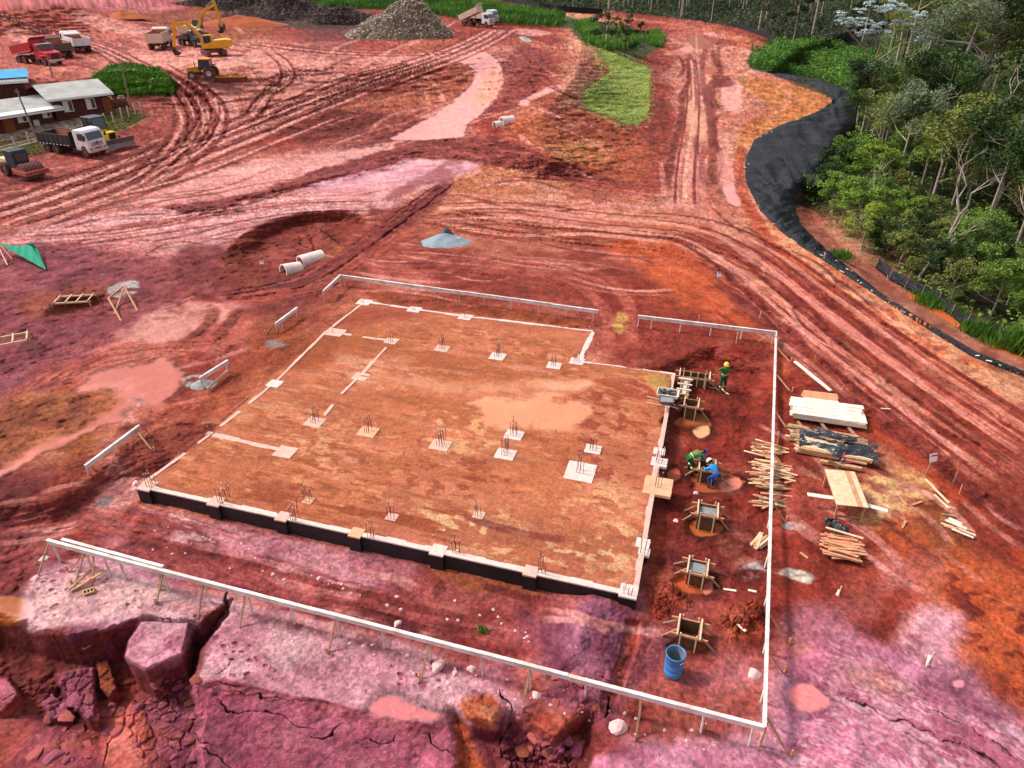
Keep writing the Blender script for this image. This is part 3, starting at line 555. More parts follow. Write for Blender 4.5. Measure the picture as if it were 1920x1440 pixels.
patch([(510, 470), (560, 455), (600, 470), (560, 500), (510, 500)], (176, 80, 78), feather=.3, warp=.4, alpha=.6, brk=.3)
band([(850, 335), (800, 372), (745, 412), (690, 452), (640, 490), (560, 530), (470, 548), (380, 560)], 2.6, ['a', (100, 36, 38), 'b', 'a', 'r'], ls=5, ld=.35, alpha=.95, ruts=(-.7, .7), rutc=(170, 76, 76), rutd=.14, ridge=(96, 34, 36), rough=2.2, seed=62)
band([(420, 560), (540, 550), (620, 530), (700, 470), (760, 430)], 2.5, ['b', 'r', 'c', 'a'], ls=5, ld=.3, alpha=.7, ruts=(-.6, .6), rutd=.08, seed=63)
patch([(870, 300), (850, 335), (790, 350), (740, 375), (720, 365), (790, 330), (840, 300)], (128, 52, 56), feather=.4, warp=.6, alpha=.6, rough=2, brk=.3)
patch([(690, 385), (740, 395), (820, 355), (850, 345), (820, 390), (740, 440), (640, 500), (620, 490), (700, 430)], (124, 44, 44), feather=.3, warp=.5, alpha=.7, rough=2.4, brk=.3)
band([(300, 665), (345, 640), (385, 610), (400, 585), (395, 575)], 1.1, [(132, 52, 46), (168, 80, 64), (120, 46, 42)], ls=.5, ld=.4, alpha=.95, rough=2, seed=64)
band([(430, 660), (412, 640), (418, 618), (442, 592), (440, 580)], 1.1, [(132, 52, 46), (168, 80, 64), (120, 46, 42)], ls=.5, ld=.4, alpha=.95, rough=2, seed=65)
band([(0, 770), (100, 712), (220, 672), (330, 655), (440, 665)], 3, ['b', 'c', (196, 104, 84), 'a', 'c'], ls=5, ld=.3, alpha=.85, contrast=1.4, ruts=(-1, 0, 1), rutd=.07, seed=66)
patch([(150, 722), (200, 700), (300, 673), (332, 690), (332, 722), (312, 752), (290, 768), (262, 742), (236, 762), (200, 792), (170, 802), (140, 832), (100, 847), (60, 862), (-20, 892), (-20, 878), (60, 838), (110, 825), (160, 792), (222, 735), (152, 736)], (210, 128, 122), feather=.25, warp=1.1, wet=.85, rough=0, col2=(194, 108, 100), n2=2)
patch([(0, 760), (60, 735), (150, 735), (220, 735), (222, 745), (180, 785), (120, 822), (40, 850), (0, 870), (-60, 880), (-60, 790)], (150, 76, 50), feather=.4, warp=.9, col2=(182, 100, 66), n2=1.2, h=-.15, hfe=.8, rough=1.6)
patch([(40, 760), (160, 745), (130, 790), (70, 800)], (140, 62, 58), feather=.4, warp=.5, alpha=.7, brk=.2)
patch([(250, 765), (330, 755), (380, 770), (360, 790), (280, 800)], (176, 82, 62), feather=.3, warp=.5, alpha=.8, rough=1.8)
patch([(220, 800), (300, 790), (400, 800), (370, 830), (300, 870), (270, 880), (230, 870)], (140, 58, 48), feather=.3, warp=.4, alpha=.9, rough=1.8)
band([(180, 860), (250, 820), (330, 790)], 1.5, [(212, 122, 92), (176, 84, 62)], ls=2, ld=.3, alpha=.6)
patch([(420, 690), (500, 640), (560, 660), (470, 730), (420, 760), (380, 790), (340, 780), (380, 740)], (160, 70, 46), feather=.4, warp=.6, alpha=.8, col2=(184, 90, 60), n2=1.4)
patch([(340, 712), (360, 704), (385, 706), (378, 718), (350, 726)], (176, 170, 172), feather=.1, warp=.2, brk=.3)
patch([(500, 640), (515, 636), (540, 644), (530, 650), (505, 650)], (136, 112, 112), feather=.1, warp=.2, brk=.3)
patch([(180, 940), (200, 932), (215, 940), (190, 952)], (160, 140, 142), feather=.1, warp=.2, brk=.3)
# --- yard round the site hut, vegetation soils
patch([(-60, 262), (60, 232), (150, 215), (200, 208), (262, 200), (290, 215), (240, 240), (200, 250), (180, 262), (60, 285), (-60, 310)], (118, 112, 58), feather=.5, warp=.5, alpha=.9, col2=(150, 110, 70), n2=1.5)
patch([(-60, 255), (-60, 275), (90, 250), (190, 225), (195, 215), (130, 218), (40, 240)], (196, 166, 150), feather=.2, warp=.2, smooth=False)
patch([(175, 150), (230, 128), (300, 135), (330, 160), (325, 180), (270, 185), (210, 180)], (60, 70, 28), feather=.5, warp=.6)
patch([(215, 180), (300, 180), (330, 200), (300, 235), (250, 210)], (166, 80, 74), feather=.5, warp=.6, alpha=.8)
patch([(1405, 105), (1450, 92), (1560, 88), (1630, 100), (1640, 190), (1600, 180), (1540, 150), (1450, 138), (1408, 128)], (52, 70, 30), feather=.5, warp=.5)
patch([(1070, 45), (1120, 40), (1200, 58), (1245, 72), (1230, 95), (1190, 112), (1150, 100), (1090, 78)], (66, 76, 36), feather=1, warp=1.2)
patch([(600, -5), (780, -8), (1060, 30), (1050, 50), (960, 40), (800, 20), (620, 14)], (60, 84, 32), feather=1.5, warp=1.5)
patch([(545, 0), (600, 0), (632, 12), (600, 20), (560, 12)], (60, 84, 32), feather=1.5, warp=1.5)
patch([(1240, 400), (1100, 330)] and [(350, -4), (520, -4), (690, 25), (700, 50), (600, 55), (500, 45), (420, 22)], (78, 52, 46), feather=1.5, warp=2)
patch([(780, -40), (960, 2), (1150, 20), (1300, 38), (1420, 58), (1460, 84), (1560, 84), (1650, 92), (2400, 100), (2400, -60), (780, -60)], (52, 54, 34), feather=1.5, warp=2)
# ditch: pink silt, then orange water sheet is a separate object
patch([(1490, 385), (1530, 400), (1560, 450), (1640, 500), (1740, 575), (1820, 625), (1940, 680), (1940, 705), (1830, 660), (1730, 600), (1650, 548), (1590, 500), (1545, 465), (1500, 420)], (204, 122, 100), feather=.3, warp=.4, alpha=1, col2=(188, 100, 84), n2=1.5)
# --- collapsed edge, lower left
DROP = [(-300, 1185), (-20, 1165), (35, 1170), (60, 1190), (120, 1196), (200, 1180), (262, 1160), (330, 1166), (368, 1172), (395, 1150), (428, 1130), (424, 1140), (392, 1195), (380, 1225), (375, 1275), (372, 1420), (372, 1800), (-600, 1800)]
patch(DROP, None, h=-2.6, feather=.1, hfe=.12, warp=.35, smooth=False)
patch([(50, 1185), (120, 1200), (200, 1180), (255, 1160), (250, 1195), (240, 1235), (190, 1238), (100, 1222)], (118, 48, 66), feather=.15, warp=.2, col2=(134, 54, 48), n2=.6)  # cliff face: maroon soil with its shade included in the colour
patch([(372, 1165), (420, 1135), (400, 1185), (384, 1250), (350, 1285), (280, 1300), (270, 1268), (340, 1240)], (116, 48, 60), feather=.15, warp=.2, alpha=.9, col2=(130, 52, 50), n2=.6)  # dark side by the block: soil tone with shade painted in
patch([(-60, 1175), (30, 1180), (110, 1215), (190, 1245), (170, 1260), (100, 1290), (40, 1290), (-60, 1260)], (142, 60, 52), feather=.25, warp=.3, col2=(120, 46, 44), n2=1, rough=2.5, h=-2.3, hfe=.6)
BLOCK = [(262, 1162), (300, 1163), (356, 1165), (352, 1195), (345, 1225), (312, 1240), (272, 1258), (240, 1242), (233, 1232), (240, 1200)]
patch(BLOCK, (220, 152, 164), feather=.04, warp=.10, col2=(202, 120, 140), n2=.7, h=-.85, hfe=.10, smooth=False, rough=1.6)
def chunk(pts, col, h, col2=None, fe=.12):
    patch(pts, col, feather=.05, warp=.10, col2=col2, n2=.5, h=h, hfe=fe * .5, smooth=False)
chunk([(104, 1262), (178, 1250), (182, 1290), (176, 1340), (165, 1352), (120, 1300)], (172, 92, 116), -1.9, (156, 72, 96))
chunk([(182, 1240), (205, 1238), (222, 1290), (205, 1308), (188, 1290)], (162, 78, 50), -2.0)
chunk([(85, 1320), (128, 1312), (132, 1345), (92, 1350)], (184, 100, 130), -2.1)
chunk([(-40, 1272), (18, 1272), (38, 1300), (0, 1340), (-60, 1350)], (196, 100, 116), -1.6)
chunk([(150, 1305), (182, 1305), (180, 1352), (162, 1330)], (170, 88, 108), -1.9)
patch([(240, 1320), (268, 1335), (275, 1380), (262, 1450), (180, 1460), (205, 1380)], (214, 104, 92), feather=.08, warp=.15, h=-2.5, hfe=.3, rough=.5)
patch([(20, 1330), (90, 1350), (170, 1400), (190, 1460), (-40, 1460), (-40, 1340)], (190, 88, 78), feather=.2, warp=.3, col2=(168, 76, 88), n2=.9, h=-2.2, hfe=.5, alpha=.85)
RUB = [(20, 1290), (190, 1240), (280, 1290), (370, 1300), (368, 1440), (280, 1450), (200, 1350), (80, 1340)]
def rubble(pts, sc=2.6, amp=.10, seed=44, cols=((118, 48, 52), (150, 68, 62), (168, 84, 100), (160, 76, 50)), alpha=.22):
    P = smooth_line(W(pts), 4, True); ix = select(P, .5)
    s = sdf(GX[ix] + WX[ix] * .3, GY[ix] + WY[ix] * .3, P); w = sstep(.15, -.3, s)
    x = GX[ix] * sc + WX[ix] * .6; y = GY[ix] * sc + WY[ix] * .6
    f1, f2, idv = worley(x, y, seed); g1, g2, gid = worley(x * 2.3, y * 2.3, seed + 3)
    b = sstep(0, .22, f2 - f1); b2 = sstep(0, .25, g2 - g1)
    HGT[ix] += w * (amp * (b * (idv * 1.2 + .2) - .5) + amp * .4 * b2 * gid)
    cs = np.array(cols, float)[np.minimum((idv * len(cols)).astype(int), len(cols) - 1)] * (.85 + .3 * gid)[:, None]
    a = (w * alpha * (idv > .25))[:, None]
    COL[ix] = COL[ix] * (1 - a) + cs * a
rubble(RUB)
rubble([(1010, 1250), (1120, 1300), (1180, 1340), (1150, 1390), (1080, 1380), (1050, 1300)], 3.6, .04, 47, ((130, 58, 78), (156, 80, 92), (142, 56, 50)), .2)
rubble([(1350, 1140), (1430, 1120), (1430, 1180), (1370, 1200)], 4, .16, 48, ((150, 52, 34), (186, 78, 44), (120, 38, 30)), .6)
rubble([(1210, 1100), (1260, 1090), (1300, 1130), (1230, 1165)], 4, .12, 49, ((150, 52, 34), (176, 70, 44), (120, 38, 30)), .5)
# slope face at the bottom
FACE = [(372, 1280), (420, 1277), (500, 1292), (600, 1312), (700, 1340), (780, 1352), (835, 1362), (850, 1390), (880, 1460), (900, 2000), (372, 2000)]
P = W(FACE); ix = select(P, .2); s = sdf(GX[ix] + WX[ix] * .12, GY[ix] + WY[ix] * .12, P)
HGT[ix] += np.where(s < 0, np.maximum(s, -4.5) * .62, 0)
patch(FACE, (190, 98, 118), feather=.10, warp=.2, smooth=False, col2=(178, 84, 106), n2=1.8)
band([(372, 1290), (500, 1303), (600, 1322), (700, 1350), (830, 1372)], .45, [(196, 108, 112), (158, 70, 84)], ls=.8, ld=.15, alpha=.8, rough=2)
# gullies bottom centre
patch([(846, 1352), (862, 1345), (875, 1380), (905, 1400), (915, 1460), (900, 1700), (852, 1700), (856, 1440)], (170, 76, 46), feather=.12, warp=.2, h=-1.5, hfe=.5)
patch([(862, 1330), (880, 1305), (925, 1308), (938, 1340), (930, 1362), (892, 1362)], (176, 74, 44), feather=.1, warp=.2, h=-.45, hfe=.25, rough=3, col2=(206, 120, 84), n2=.3)
patch([(880, 1368), (935, 1368), (945, 1345), (952, 1400), (930, 1460), (905, 1430)], (128, 50, 56), feather=.1, warp=.2, h=-1.5, hfe=.4)
patch([(950, 1370), (985, 1365), (1040, 1400), (1110, 1385), (1100, 1440), (1080, 1600), (940, 1700)], (166, 74, 82), feather=.15, warp=.3, h=-1.7, hfe=.35, col2=(128, 52, 66), n2=.5)
patch([(1055, 1395), (1095, 1350), (1115, 1362), (1108, 1400), (1128, 1430), (1090, 1470), (1060, 1440)], (120, 46, 44), feather=.1, warp=.2, h=-1.6, hfe=.4)
patch([(1000, 1340), (1090, 1340), (1080, 1375), (1030, 1392), (990, 1370)], (168, 66, 46), feather=.25, warp=.3, alpha=.8, rough=2.4, brk=.2)
patch([(1110, 1425), (1160, 1412), (1240, 1440), (1350, 1500), (1100, 1500)], (206, 120, 146), feather=.1, warp=.2, h=-.9, hfe=.3)
rubble([(945, 1380), (1060, 1400), (1060, 1460), (950, 1460)], 3, .3, 50, ((128, 50, 64), (160, 72, 84), (176, 90, 104)), .5)
# cracks
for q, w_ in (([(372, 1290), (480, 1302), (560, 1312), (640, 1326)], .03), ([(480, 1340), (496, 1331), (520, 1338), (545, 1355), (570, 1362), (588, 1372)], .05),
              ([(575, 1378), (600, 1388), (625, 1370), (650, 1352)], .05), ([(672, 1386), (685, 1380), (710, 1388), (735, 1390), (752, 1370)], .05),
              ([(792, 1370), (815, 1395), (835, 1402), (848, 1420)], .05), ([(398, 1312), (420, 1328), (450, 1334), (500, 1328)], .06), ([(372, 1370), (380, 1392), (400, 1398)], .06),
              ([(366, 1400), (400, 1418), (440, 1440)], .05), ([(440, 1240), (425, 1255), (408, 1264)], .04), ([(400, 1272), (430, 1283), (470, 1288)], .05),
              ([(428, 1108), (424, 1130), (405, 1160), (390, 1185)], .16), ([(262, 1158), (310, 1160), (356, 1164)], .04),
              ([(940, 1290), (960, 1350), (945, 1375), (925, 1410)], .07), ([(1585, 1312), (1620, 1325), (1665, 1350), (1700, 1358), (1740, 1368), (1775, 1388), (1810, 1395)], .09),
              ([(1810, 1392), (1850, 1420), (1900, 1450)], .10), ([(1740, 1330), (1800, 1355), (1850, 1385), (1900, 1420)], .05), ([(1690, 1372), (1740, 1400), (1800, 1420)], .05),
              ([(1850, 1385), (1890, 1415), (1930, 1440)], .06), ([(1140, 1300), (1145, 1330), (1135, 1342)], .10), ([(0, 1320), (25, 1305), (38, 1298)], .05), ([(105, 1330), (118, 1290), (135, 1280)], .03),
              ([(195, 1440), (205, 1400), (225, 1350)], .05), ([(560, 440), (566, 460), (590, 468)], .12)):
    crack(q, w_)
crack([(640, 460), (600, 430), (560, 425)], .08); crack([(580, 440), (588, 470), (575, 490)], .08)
# lawn + small scattered pale stones in soil, last
patch(LAWN, (150, 164, 80), feather=.25, warp=.8, col2=(160, 166, 84), n2=1.6, rough=1.2)
# clods, crumbs and damp blotches everywhere except on standing water and the smooth marks
dryw = (1 - np.clip(WET, 0, 1) * .9)
_j1 = select(W(SLABP), 0); SLM = np.ones(GX.size); SLM[_j1] = np.where(sdf(GX[_j1], GY[_j1], W(SLABP)) < 0, .25, 1)
mid_n = fbm(GX + 5, GY + 3, 4, 15, CELL, 2.2); cl_n = fbm(GX - 11, GY + 13, 3, 16, CELL, .8)
COL[:] *= (1 + dryw * (0.09 * base_n + 0.10 * fine_n + 0.05 * mid_n) * SLM)[:, None]
dk = SLM * sstep(.12, .42, cl_n + .3 * mid_n) * dryw * np.clip(ROUGHN, .3, 1.5) * .15
COL[:] *= 1 - dk[:, None] * np.array([.75, 1.05, 1.0])
lt = SLM * sstep(.15, .5, -cl_n + .4 * base_n) * dryw * .14
COL[:] += lt[:, None] * (np.array([240, 178, 170]) - COL)
# fine specks: pale crumbs, small dark clods
_i = np.repeat(np.arange(NR), NA).astype(float); _j = np.tile(np.arange(NA), NR).astype(float); _fw = sstep(.07, .12, CELL)
spk = (vnoise(GX / .10, GY / .10, 73) - .5 + .4 * (vnoise(GX / .3, GY / .3, 74) - .5)) * (1 - _fw) + (vnoise(_j / 1.5, _i / 1.2, 75) - .5 + .5 * (vnoise(_j / 4, _i / 1.7, 76) - .5)) * _fw
COL[:] *= (1 + dryw * (.34 + .2 * _fw) * spk * (.35 + .65 * SLM))[:, None]
COL[:] = 255 * (np.clip(COL, 1, 255) / 255) ** 1.03
COL[:, 2] *= 1 - .06 * sstep(1120, 860, V)
COL[:] *= (1 - .07 * np.clip(WET, 0, 1))[:, None]
_l = COL @ np.array([.3, .5, .2]); _s = (.93 + .10 * np.clip(WET, 0, 1))[:, None]; COL[:] = (_l[:, None] + _s * (COL - _l[:, None])) * (1 + .07 * np.clip(WET, 0, 1))[:, None]
lum = COL.mean(1) / 150.0
clod = np.clip(1.35 - lum, 0.08, 1) * ROUGHN
HGT += clod * (1 - np.clip(WET, 0, 1)) * (0.085 * fbm(GX, GY, 3, 31, CELL, .55) + .035 * fbm(GX, GY, 3, 32, CELL, .17)) * np.clip(38 / np.maximum(R.ravel(), 1), .22, 1) * np.clip(1.2 - (sdf(GX, GY, W(SLABP)) < 0), .35, 1)
sp = vnoise(GX / .05, GY / .05, 71)
near = sstep(40, 22, R.ravel())
pm = sstep(.93, .97, sp) * near * sstep(-.1, .5, base_n) * (1 - np.clip(WET, 0, 1))
COL[:] = COL * (1 - .5 * pm[:, None]) + np.array([222, 168, 160]) * .5 * pm[:, None]

# ------------------------------------------------------------------ world position of each ground point (seen point stays under its survey ray)
def lift(x, y, h):
    k = (CAMH - h) / CAMH
    return x * k, y * k
# no fold-backs: a face steeper than the line of survey stands vertical
_P = R * (CAMH - HGT.reshape(NR, NA)) / CAMH
_P = np.minimum.accumulate(_P[::-1], axis=0)[::-1]
_P = np.minimum(_P, np.vstack([_P[1:] - .004, _P[-1:]]))
HGT[:] = (CAMH * (1 - _P / R)).ravel()
HG = HGT.reshape(NR, NA)
LINED = np.zeros(GX.size); _lp = W(LIN_L + LIN_R[::-1]); _ix = select(_lp, 0); LINED[_ix] = sstep(-.15, -.6, sdf(GX[_ix], GY[_ix], _lp))
def at(px, py, up=0.0):             # world point of the ground seen at a photo pixel
    x, y = flat(px, py)
    a = math.atan2(x, y); r = math.hypot(x, y)
    i = int(np.clip(np.searchsorted(rad, r) - 1, 0, NR - 2)); j = int(np.clip(np.searchsorted(ang, a) - 1, 0, NA - 2))
    tr = (r - rad[i]) / (rad[i + 1] - rad[i]); ta = (a - ang[j]) / (ang[j + 1] - ang[j])
    h = (HG[i, j] * (1 - tr) + HG[i + 1, j] * tr) * (1 - ta) + (HG[i, j + 1] * (1 - tr) + HG[i + 1, j + 1] * tr) * ta
    x, y = lift(x, y, h)
    return Vector((x, y, h + up))
def ground_z(X, Y):                 # height of the ground under a world point
    h = 0.0
    for _ in range(4):
        k = CAMH / (CAMH - h)
        x, y = X * k, Y * k
        a = math.atan2(x, y); r = math.hypot(x, y)
        i = int(np.clip(np.searchsorted(rad, r) - 1, 0, NR - 2)); j = int(np.clip(np.searchsorted(ang, a) - 1, 0, NA - 2))
        h = float(HG[i, j])
    return h
def lin(c):
    c = np.clip(np.asarray(c, float) / 255.0, 0, 1)
    return np.where(c <= .04045, c / 12.92, ((c + .055) / 1.055) ** 2.4)
ALB = 0.80                          # photo sRGB -> albedo
def new_mat(name):
    m = bpy.data.materials.new(name); m.use_nodes = True
    return m, m.node_tree, m.node_tree.nodes['Principled BSDF']
def build_ground():
    x, y = lift(GX, GY, HGT)
    z_ = HGT - LINED * .45
    co = np.stack([x, y, z_], 1).astype(np.float32)
    me = bpy.data.meshes.new('ground')
    i = np.arange(NR - 1)[:, None]; j = np.arange(NA - 1)[None, :]
    a = i * NA + j
    q = np.stack([a, a + 1, a + NA + 1, a + NA], -1).reshape(-1, 4)[:, ::-1].astype(np.int32)
    me.vertices.add(len(co)); me.vertices.foreach_set('co', co.ravel())
    me.loops.add(q.size); me.loops.foreach_set('vertex_index', q.ravel())
    me.polygons.add(len(q)); me.polygons.foreach_set('loop_start', np.arange(0, q.size, 4, dtype=np.int32))
    me.polygons.foreach_set('use_smooth', np.ones(len(q), bool))
    me.update()
    ca = me.color_attributes.new('soil', 'FLOAT_COLOR', 'POINT')
    c4 = np.ones((len(co), 4), np.float32); c4[:, :3] = lin(COL) * ALB; c4[:, 3] = np.clip(WET, 0, 1)
    ca.data.foreach_set('color', c4.ravel())
    o = bpy.data.objects.new('ground', me); scene.collection.objects.link(o)
    o['kind'] = 'structure'
    m, t, b = new_mat('soil')
    at_ = t.nodes.new('ShaderNodeAttribute'); at_.attribute_name = 'soil'
    tc = t.nodes.new('ShaderNodeNewGeometry')
    n1 = t.nodes.new('ShaderNodeTexNoise'); n1.inputs['Scale'].default_value = 15.0; n1.inputs['Detail'].default_value = 7; n1.inputs['Roughness'].default_value = .65
    t.links.new(tc.outputs['Position'], n1.inputs['Vector'])
    mr = t.nodes.new('ShaderNodeMapRange'); mr.inputs['From Min'].default_value = .3; mr.inputs['From Max'].default_value = .7
    mr.inputs['To Min'].default_value = .80; mr.inputs['To Max'].default_value = 1.20
    t.links.new(n1.outputs['Fac'], mr.inputs['Value'])
    n4 = t.nodes.new('ShaderNodeTexNoise'); n4.inputs['Scale'].default_value = 34.0; n4.inputs['Detail'].default_value = 3; n4.inputs['Roughness'].default_value = .7
    t.links.new(tc.outputs['Position'], n4.inputs['Vector'])
    vo = t.nodes.new('ShaderNodeTexVoronoi'); vo.inputs['Scale'].default_value = 9.0; t.links.new(tc.outputs['Position'], vo.inputs['Vector'])
    m4 = t.nodes.new('ShaderNodeMapRange'); m4.inputs['From Min'].default_value = .3; m4.inputs['From Max'].default_value = .7; m4.inputs['To Min'].default_value = .80; m4.inputs['To Max'].default_value = 1.19
    m5 = t.nodes.new('ShaderNodeMapRange'); m5.inputs['From Max'].default_value = .8; m5.inputs['To Min'].default_value = 1.10; m5.inputs['To Max'].default_value = .80
    t.links.new(n4.outputs['Fac'], m4.inputs['Value']); t.links.new(vo.outputs['Distance'], m5.inputs['Value'])
    p1_ = t.nodes.new('ShaderNodeMath'); p1_.operation = 'MULTIPLY'; p2_ = t.nodes.new('ShaderNodeMath'); p2_.operation = 'MULTIPLY'
    t.links.new(m4.outputs[0], p1_.inputs[0]); t.links.new(m5.outputs[0], p1_.inputs[1]); t.links.new(p1_.outputs[0], p2_.inputs[0]); t.links.new(mr.outputs[0], p2_.inputs[1])
    dry = t.nodes.new('ShaderNodeMix'); dry.data_type = 'FLOAT'; dry.inputs[3].default_value = 1.0
    t.links.new(at_.outputs['Alpha'], dry.inputs[0]); t.links.new(p2_.outputs[0], dry.inputs[2])
    mul = t.nodes.new('ShaderNodeVectorMath'); mul.operation = 'SCALE'
    t.links.new(at_.outputs['Color'], mul.inputs[0]); t.links.new(dry.outputs[0], mul.inputs['Scale'])
    t.links.new(mul.outputs[0], b.inputs['Base Color'])
    ro = t.nodes.new('ShaderNodeMapRange'); ro.inputs['To Min'].default_value = .9; ro.inputs['To Max'].default_value = .38
    t.links.new(at_.outputs['Alpha'], ro.inputs['Value']); t.links.new(ro.outputs[0], b.inputs['Roughness'])
    bp = t.nodes.new('ShaderNodeBump'); bp.inputs['Distance'].default_value = .08
    bs = t.nodes.new('ShaderNodeMapRange'); bs.inputs['To Min'].default_value = .8; bs.inputs['To Max'].default_value = .02
    t.links.new(at_.outputs['Alpha'], bs.inputs['Value']); t.links.new(bs.outputs[0], bp.inputs['Strength'])
    t.links.new(n1.outputs['Fac'], bp.inputs['Height']); t.links.new(bp.outputs[0], b.inputs['Normal'])
    b.inputs['Specular IOR Level'].default_value = .16
    me.materials.append(m)
    return o
ground = build_ground()
# ------------------------------------------------------------------ object helpers
COLL = scene.collection
def tagp(o, label=None, cat=None, group=None, kind=None):
    if label: o['label'] = label
    if cat: o['category'] = cat
    if group: o['group'] = group
    if kind: o['kind'] = kind
    return o
def thing(name, label, cat, loc=(0, 0, 0), rz=0.0, group=None):
    o = bpy.data.objects.new(name, None); COLL.objects.link(o)
    o.empty_display_size = .3
    o.location = loc; o.rotation_euler = (0, 0, rz)
    return tagp(o, label, cat, group)
def copy_tree(o, parent=None):
    c = o.copy(); COLL.objects.link(c)
    if parent is not None: c.parent = parent
    for ch in list(o.children): copy_tree(ch, c)
    return c
def mat(name, col, rough=.7, metal=0.0, col2=None, nscale=3.0, amt=.5, bump=0.0, bscale=20.0, spec=.3, dirt=None, dirt_h=0.0):
    m, t, b = new_mat(name)
    b.inputs['Roughness'].default_value = rough; b.inputs['Metallic'].default_value = metal
    b.inputs['Specular IOR Level'].default_value = spec
    c1 = list(lin(col)) + [1]
    tc = t.nodes.new('ShaderNodeTexCoord')
    n = t.nodes.new('ShaderNodeTexNoise'); n.inputs['Scale'].default_value = nscale; n.inputs['Detail'].default_value = 5; n.inputs['Roughness'].default_value = .65
    t.links.new(tc.outputs['Object'], n.inputs['Vector'])
    r = t.nodes.new('ShaderNodeValToRGB'); r.color_ramp.elements[0].position = .5 - .22; r.color_ramp.elements[1].position = .5 + .22
    c2 = list(lin(col2)) + [1] if col2 is not None else [x * (1 - .3 * amt) for x in c1[:3]] + [1]
    r.color_ramp.elements[0].color = c2; r.color_ramp.elements[1].color = c1
    t.links.new(n.outputs['Fac'], r.inputs[0])
    out = r.outputs[0]
    if dirt is not None:
        sx = t.nodes.new('ShaderNodeSeparateXYZ'); t.links.new(tc.outputs['Object'], sx.inputs[0])
        ad = t.nodes.new('ShaderNodeMath'); ad.operation = 'MULTIPLY_ADD'; ad.inputs[1].default_value = -1.0
        n3 = t.nodes.new('ShaderNodeMath'); n3.operation = 'MULTIPLY_ADD'; n3.inputs[1].default_value = 1.4; n3.inputs[2].default_value = dirt_h - .7
        t.links.new(n.outputs['Fac'], n3.inputs[0]); t.links.new(sx.outputs[2], ad.inputs[0]); t.links.new(n3.outputs[0], ad.inputs[2])
        mr = t.nodes.new('ShaderNodeMapRange'); mr.inputs['From Min'].default_value = -.25; mr.inputs['From Max'].default_value = .45; mr.inputs['To Max'].default_value = .85
        t.links.new(ad.outputs[0], mr.inputs[0])
        mx = t.nodes.new('ShaderNodeMix'); mx.data_type = 'RGBA'; mx.inputs[7].default_value = list(lin(dirt)) + [1]
        t.links.new(mr.outputs[0], mx.inputs[0]); t.links.new(out, mx.inputs[6]); out = mx.outputs[2]
    t.links.new(out, b.inputs['Base Color'])
    if bump:
        n2 = t.nodes.new('ShaderNodeTexNoise'); n2.inputs['Scale'].default_value = bscale; n2.inputs['Detail'].default_value = 4
        t.links.new(tc.outputs['Object'], n2.inputs['Vector'])
        bp = t.nodes.new('ShaderNodeBump'); bp.inputs['Strength'].default_value = bump; bp.inputs['Distance'].default_value = .03
        t.links.new(n2.outputs['Fac'], bp.inputs['Height']); t.links.new(bp.outputs[0], b.inputs['Normal'])
    return m
MUD = (150, 78, 68)
M = {}
M['white_paint'] = mat('white_paint', (236, 232, 230), .6, col2=(184, 154, 144), nscale=1.9)
M['post_paint'] = mat('post_paint', (228, 220, 216), .7, col2=(190, 160, 148), nscale=4)
M['wood'] = mat('raw_wood', (206, 160, 118), .85, col2=(160, 108, 74), nscale=6, bump=.3)
M['wood_pale'] = mat('pale_wood', (226, 200, 168), .85, col2=(196, 156, 120), nscale=5, bump=.3)
M['wood_grey'] = mat('weathered_wood', (170, 140, 112), .9, col2=(120, 88, 66), nscale=5, bump=.4)
M['wood_dark'] = mat('wet_wood', (110, 78, 52), .85, col2=(74, 48, 36), nscale=5, bump=.4)
M['wood_red'] = mat('mud_stained_wood', (196, 112, 78), .85, col2=(220, 164, 128), nscale=5, bump=.3)
M['board_white'] = mat('whitewashed_board', (232, 226, 218), .7, col2=(206, 180, 150), nscale=2)
M['concrete'] = mat('pale_concrete', (206, 176, 164), .9, col2=(206, 150, 132), nscale=3.5, bump=.4)
M['concrete_w'] = mat('whitish_concrete', (218, 200, 192), .9, col2=(196, 170, 160), nscale=5, bump=.5)
M['concrete_t'] = mat('tan_stained_concrete', (222, 172, 138), .9, col2=(206, 140, 108), nscale=3, bump=.4)
M['concrete_grey'] = mat('fresh_concrete', (150, 150, 152), .7, col2=(112, 110, 112), nscale=5, bump=.4)
M['tar'] = mat('bitumen', (22, 20, 24), .55, col2=(40, 34, 38), nscale=4, bump=.3)
M['rebar'] = mat('rebar', (128, 74, 66), .8, col2=(96, 54, 52))
M['tip'] = mat('steel_tip', (196, 190, 200), .5, metal=.3)
M['black_plastic'] = mat('black_plastic', (30, 32, 38), .35, col2=(54, 56, 64), nscale=6, bump=.6, bscale=9, spec=.6)
M['geotextile'] = mat('geotextile', (28, 29, 36), .6, col2=(16, 17, 22), nscale=1.2, bump=1, bscale=4, spec=.3)
M['rock_pale'] = mat('pale_stone', (226, 196, 190), .9, col2=(206, 150, 146), nscale=7, bump=.6)
M['rock_red'] = mat('red_clod', (150, 66, 62), .95, col2=(176, 92, 92), nscale=5, bump=.6)
M['rock_purple'] = mat('purple_clod', (160, 84, 104), .95, col2=(128, 60, 80), nscale=5, bump=.6)
M['rock_brown'] = mat('brown_clod', (150, 76, 58), .95, col2=(120, 56, 46), nscale=5, bump=.6)
for _n in M['geotextile'].node_tree.nodes:
    if _n.type == 'BUMP': _n.inputs['Distance'].default_value = .22
M['gravel'] = mat('blue_grey_gravel', (158, 172, 182), .95, col2=(112, 124, 136), nscale=9, bump=1, bscale=60)
M['gravel_dark'] = mat('damp_gravel', (84, 94, 106), .9, col2=(62, 70, 80), nscale=9, bump=1, bscale=60)
M['pipe'] = mat('concrete_pipe', (240, 226, 220), .85, col2=(206, 176, 164), nscale=2, bump=.2)
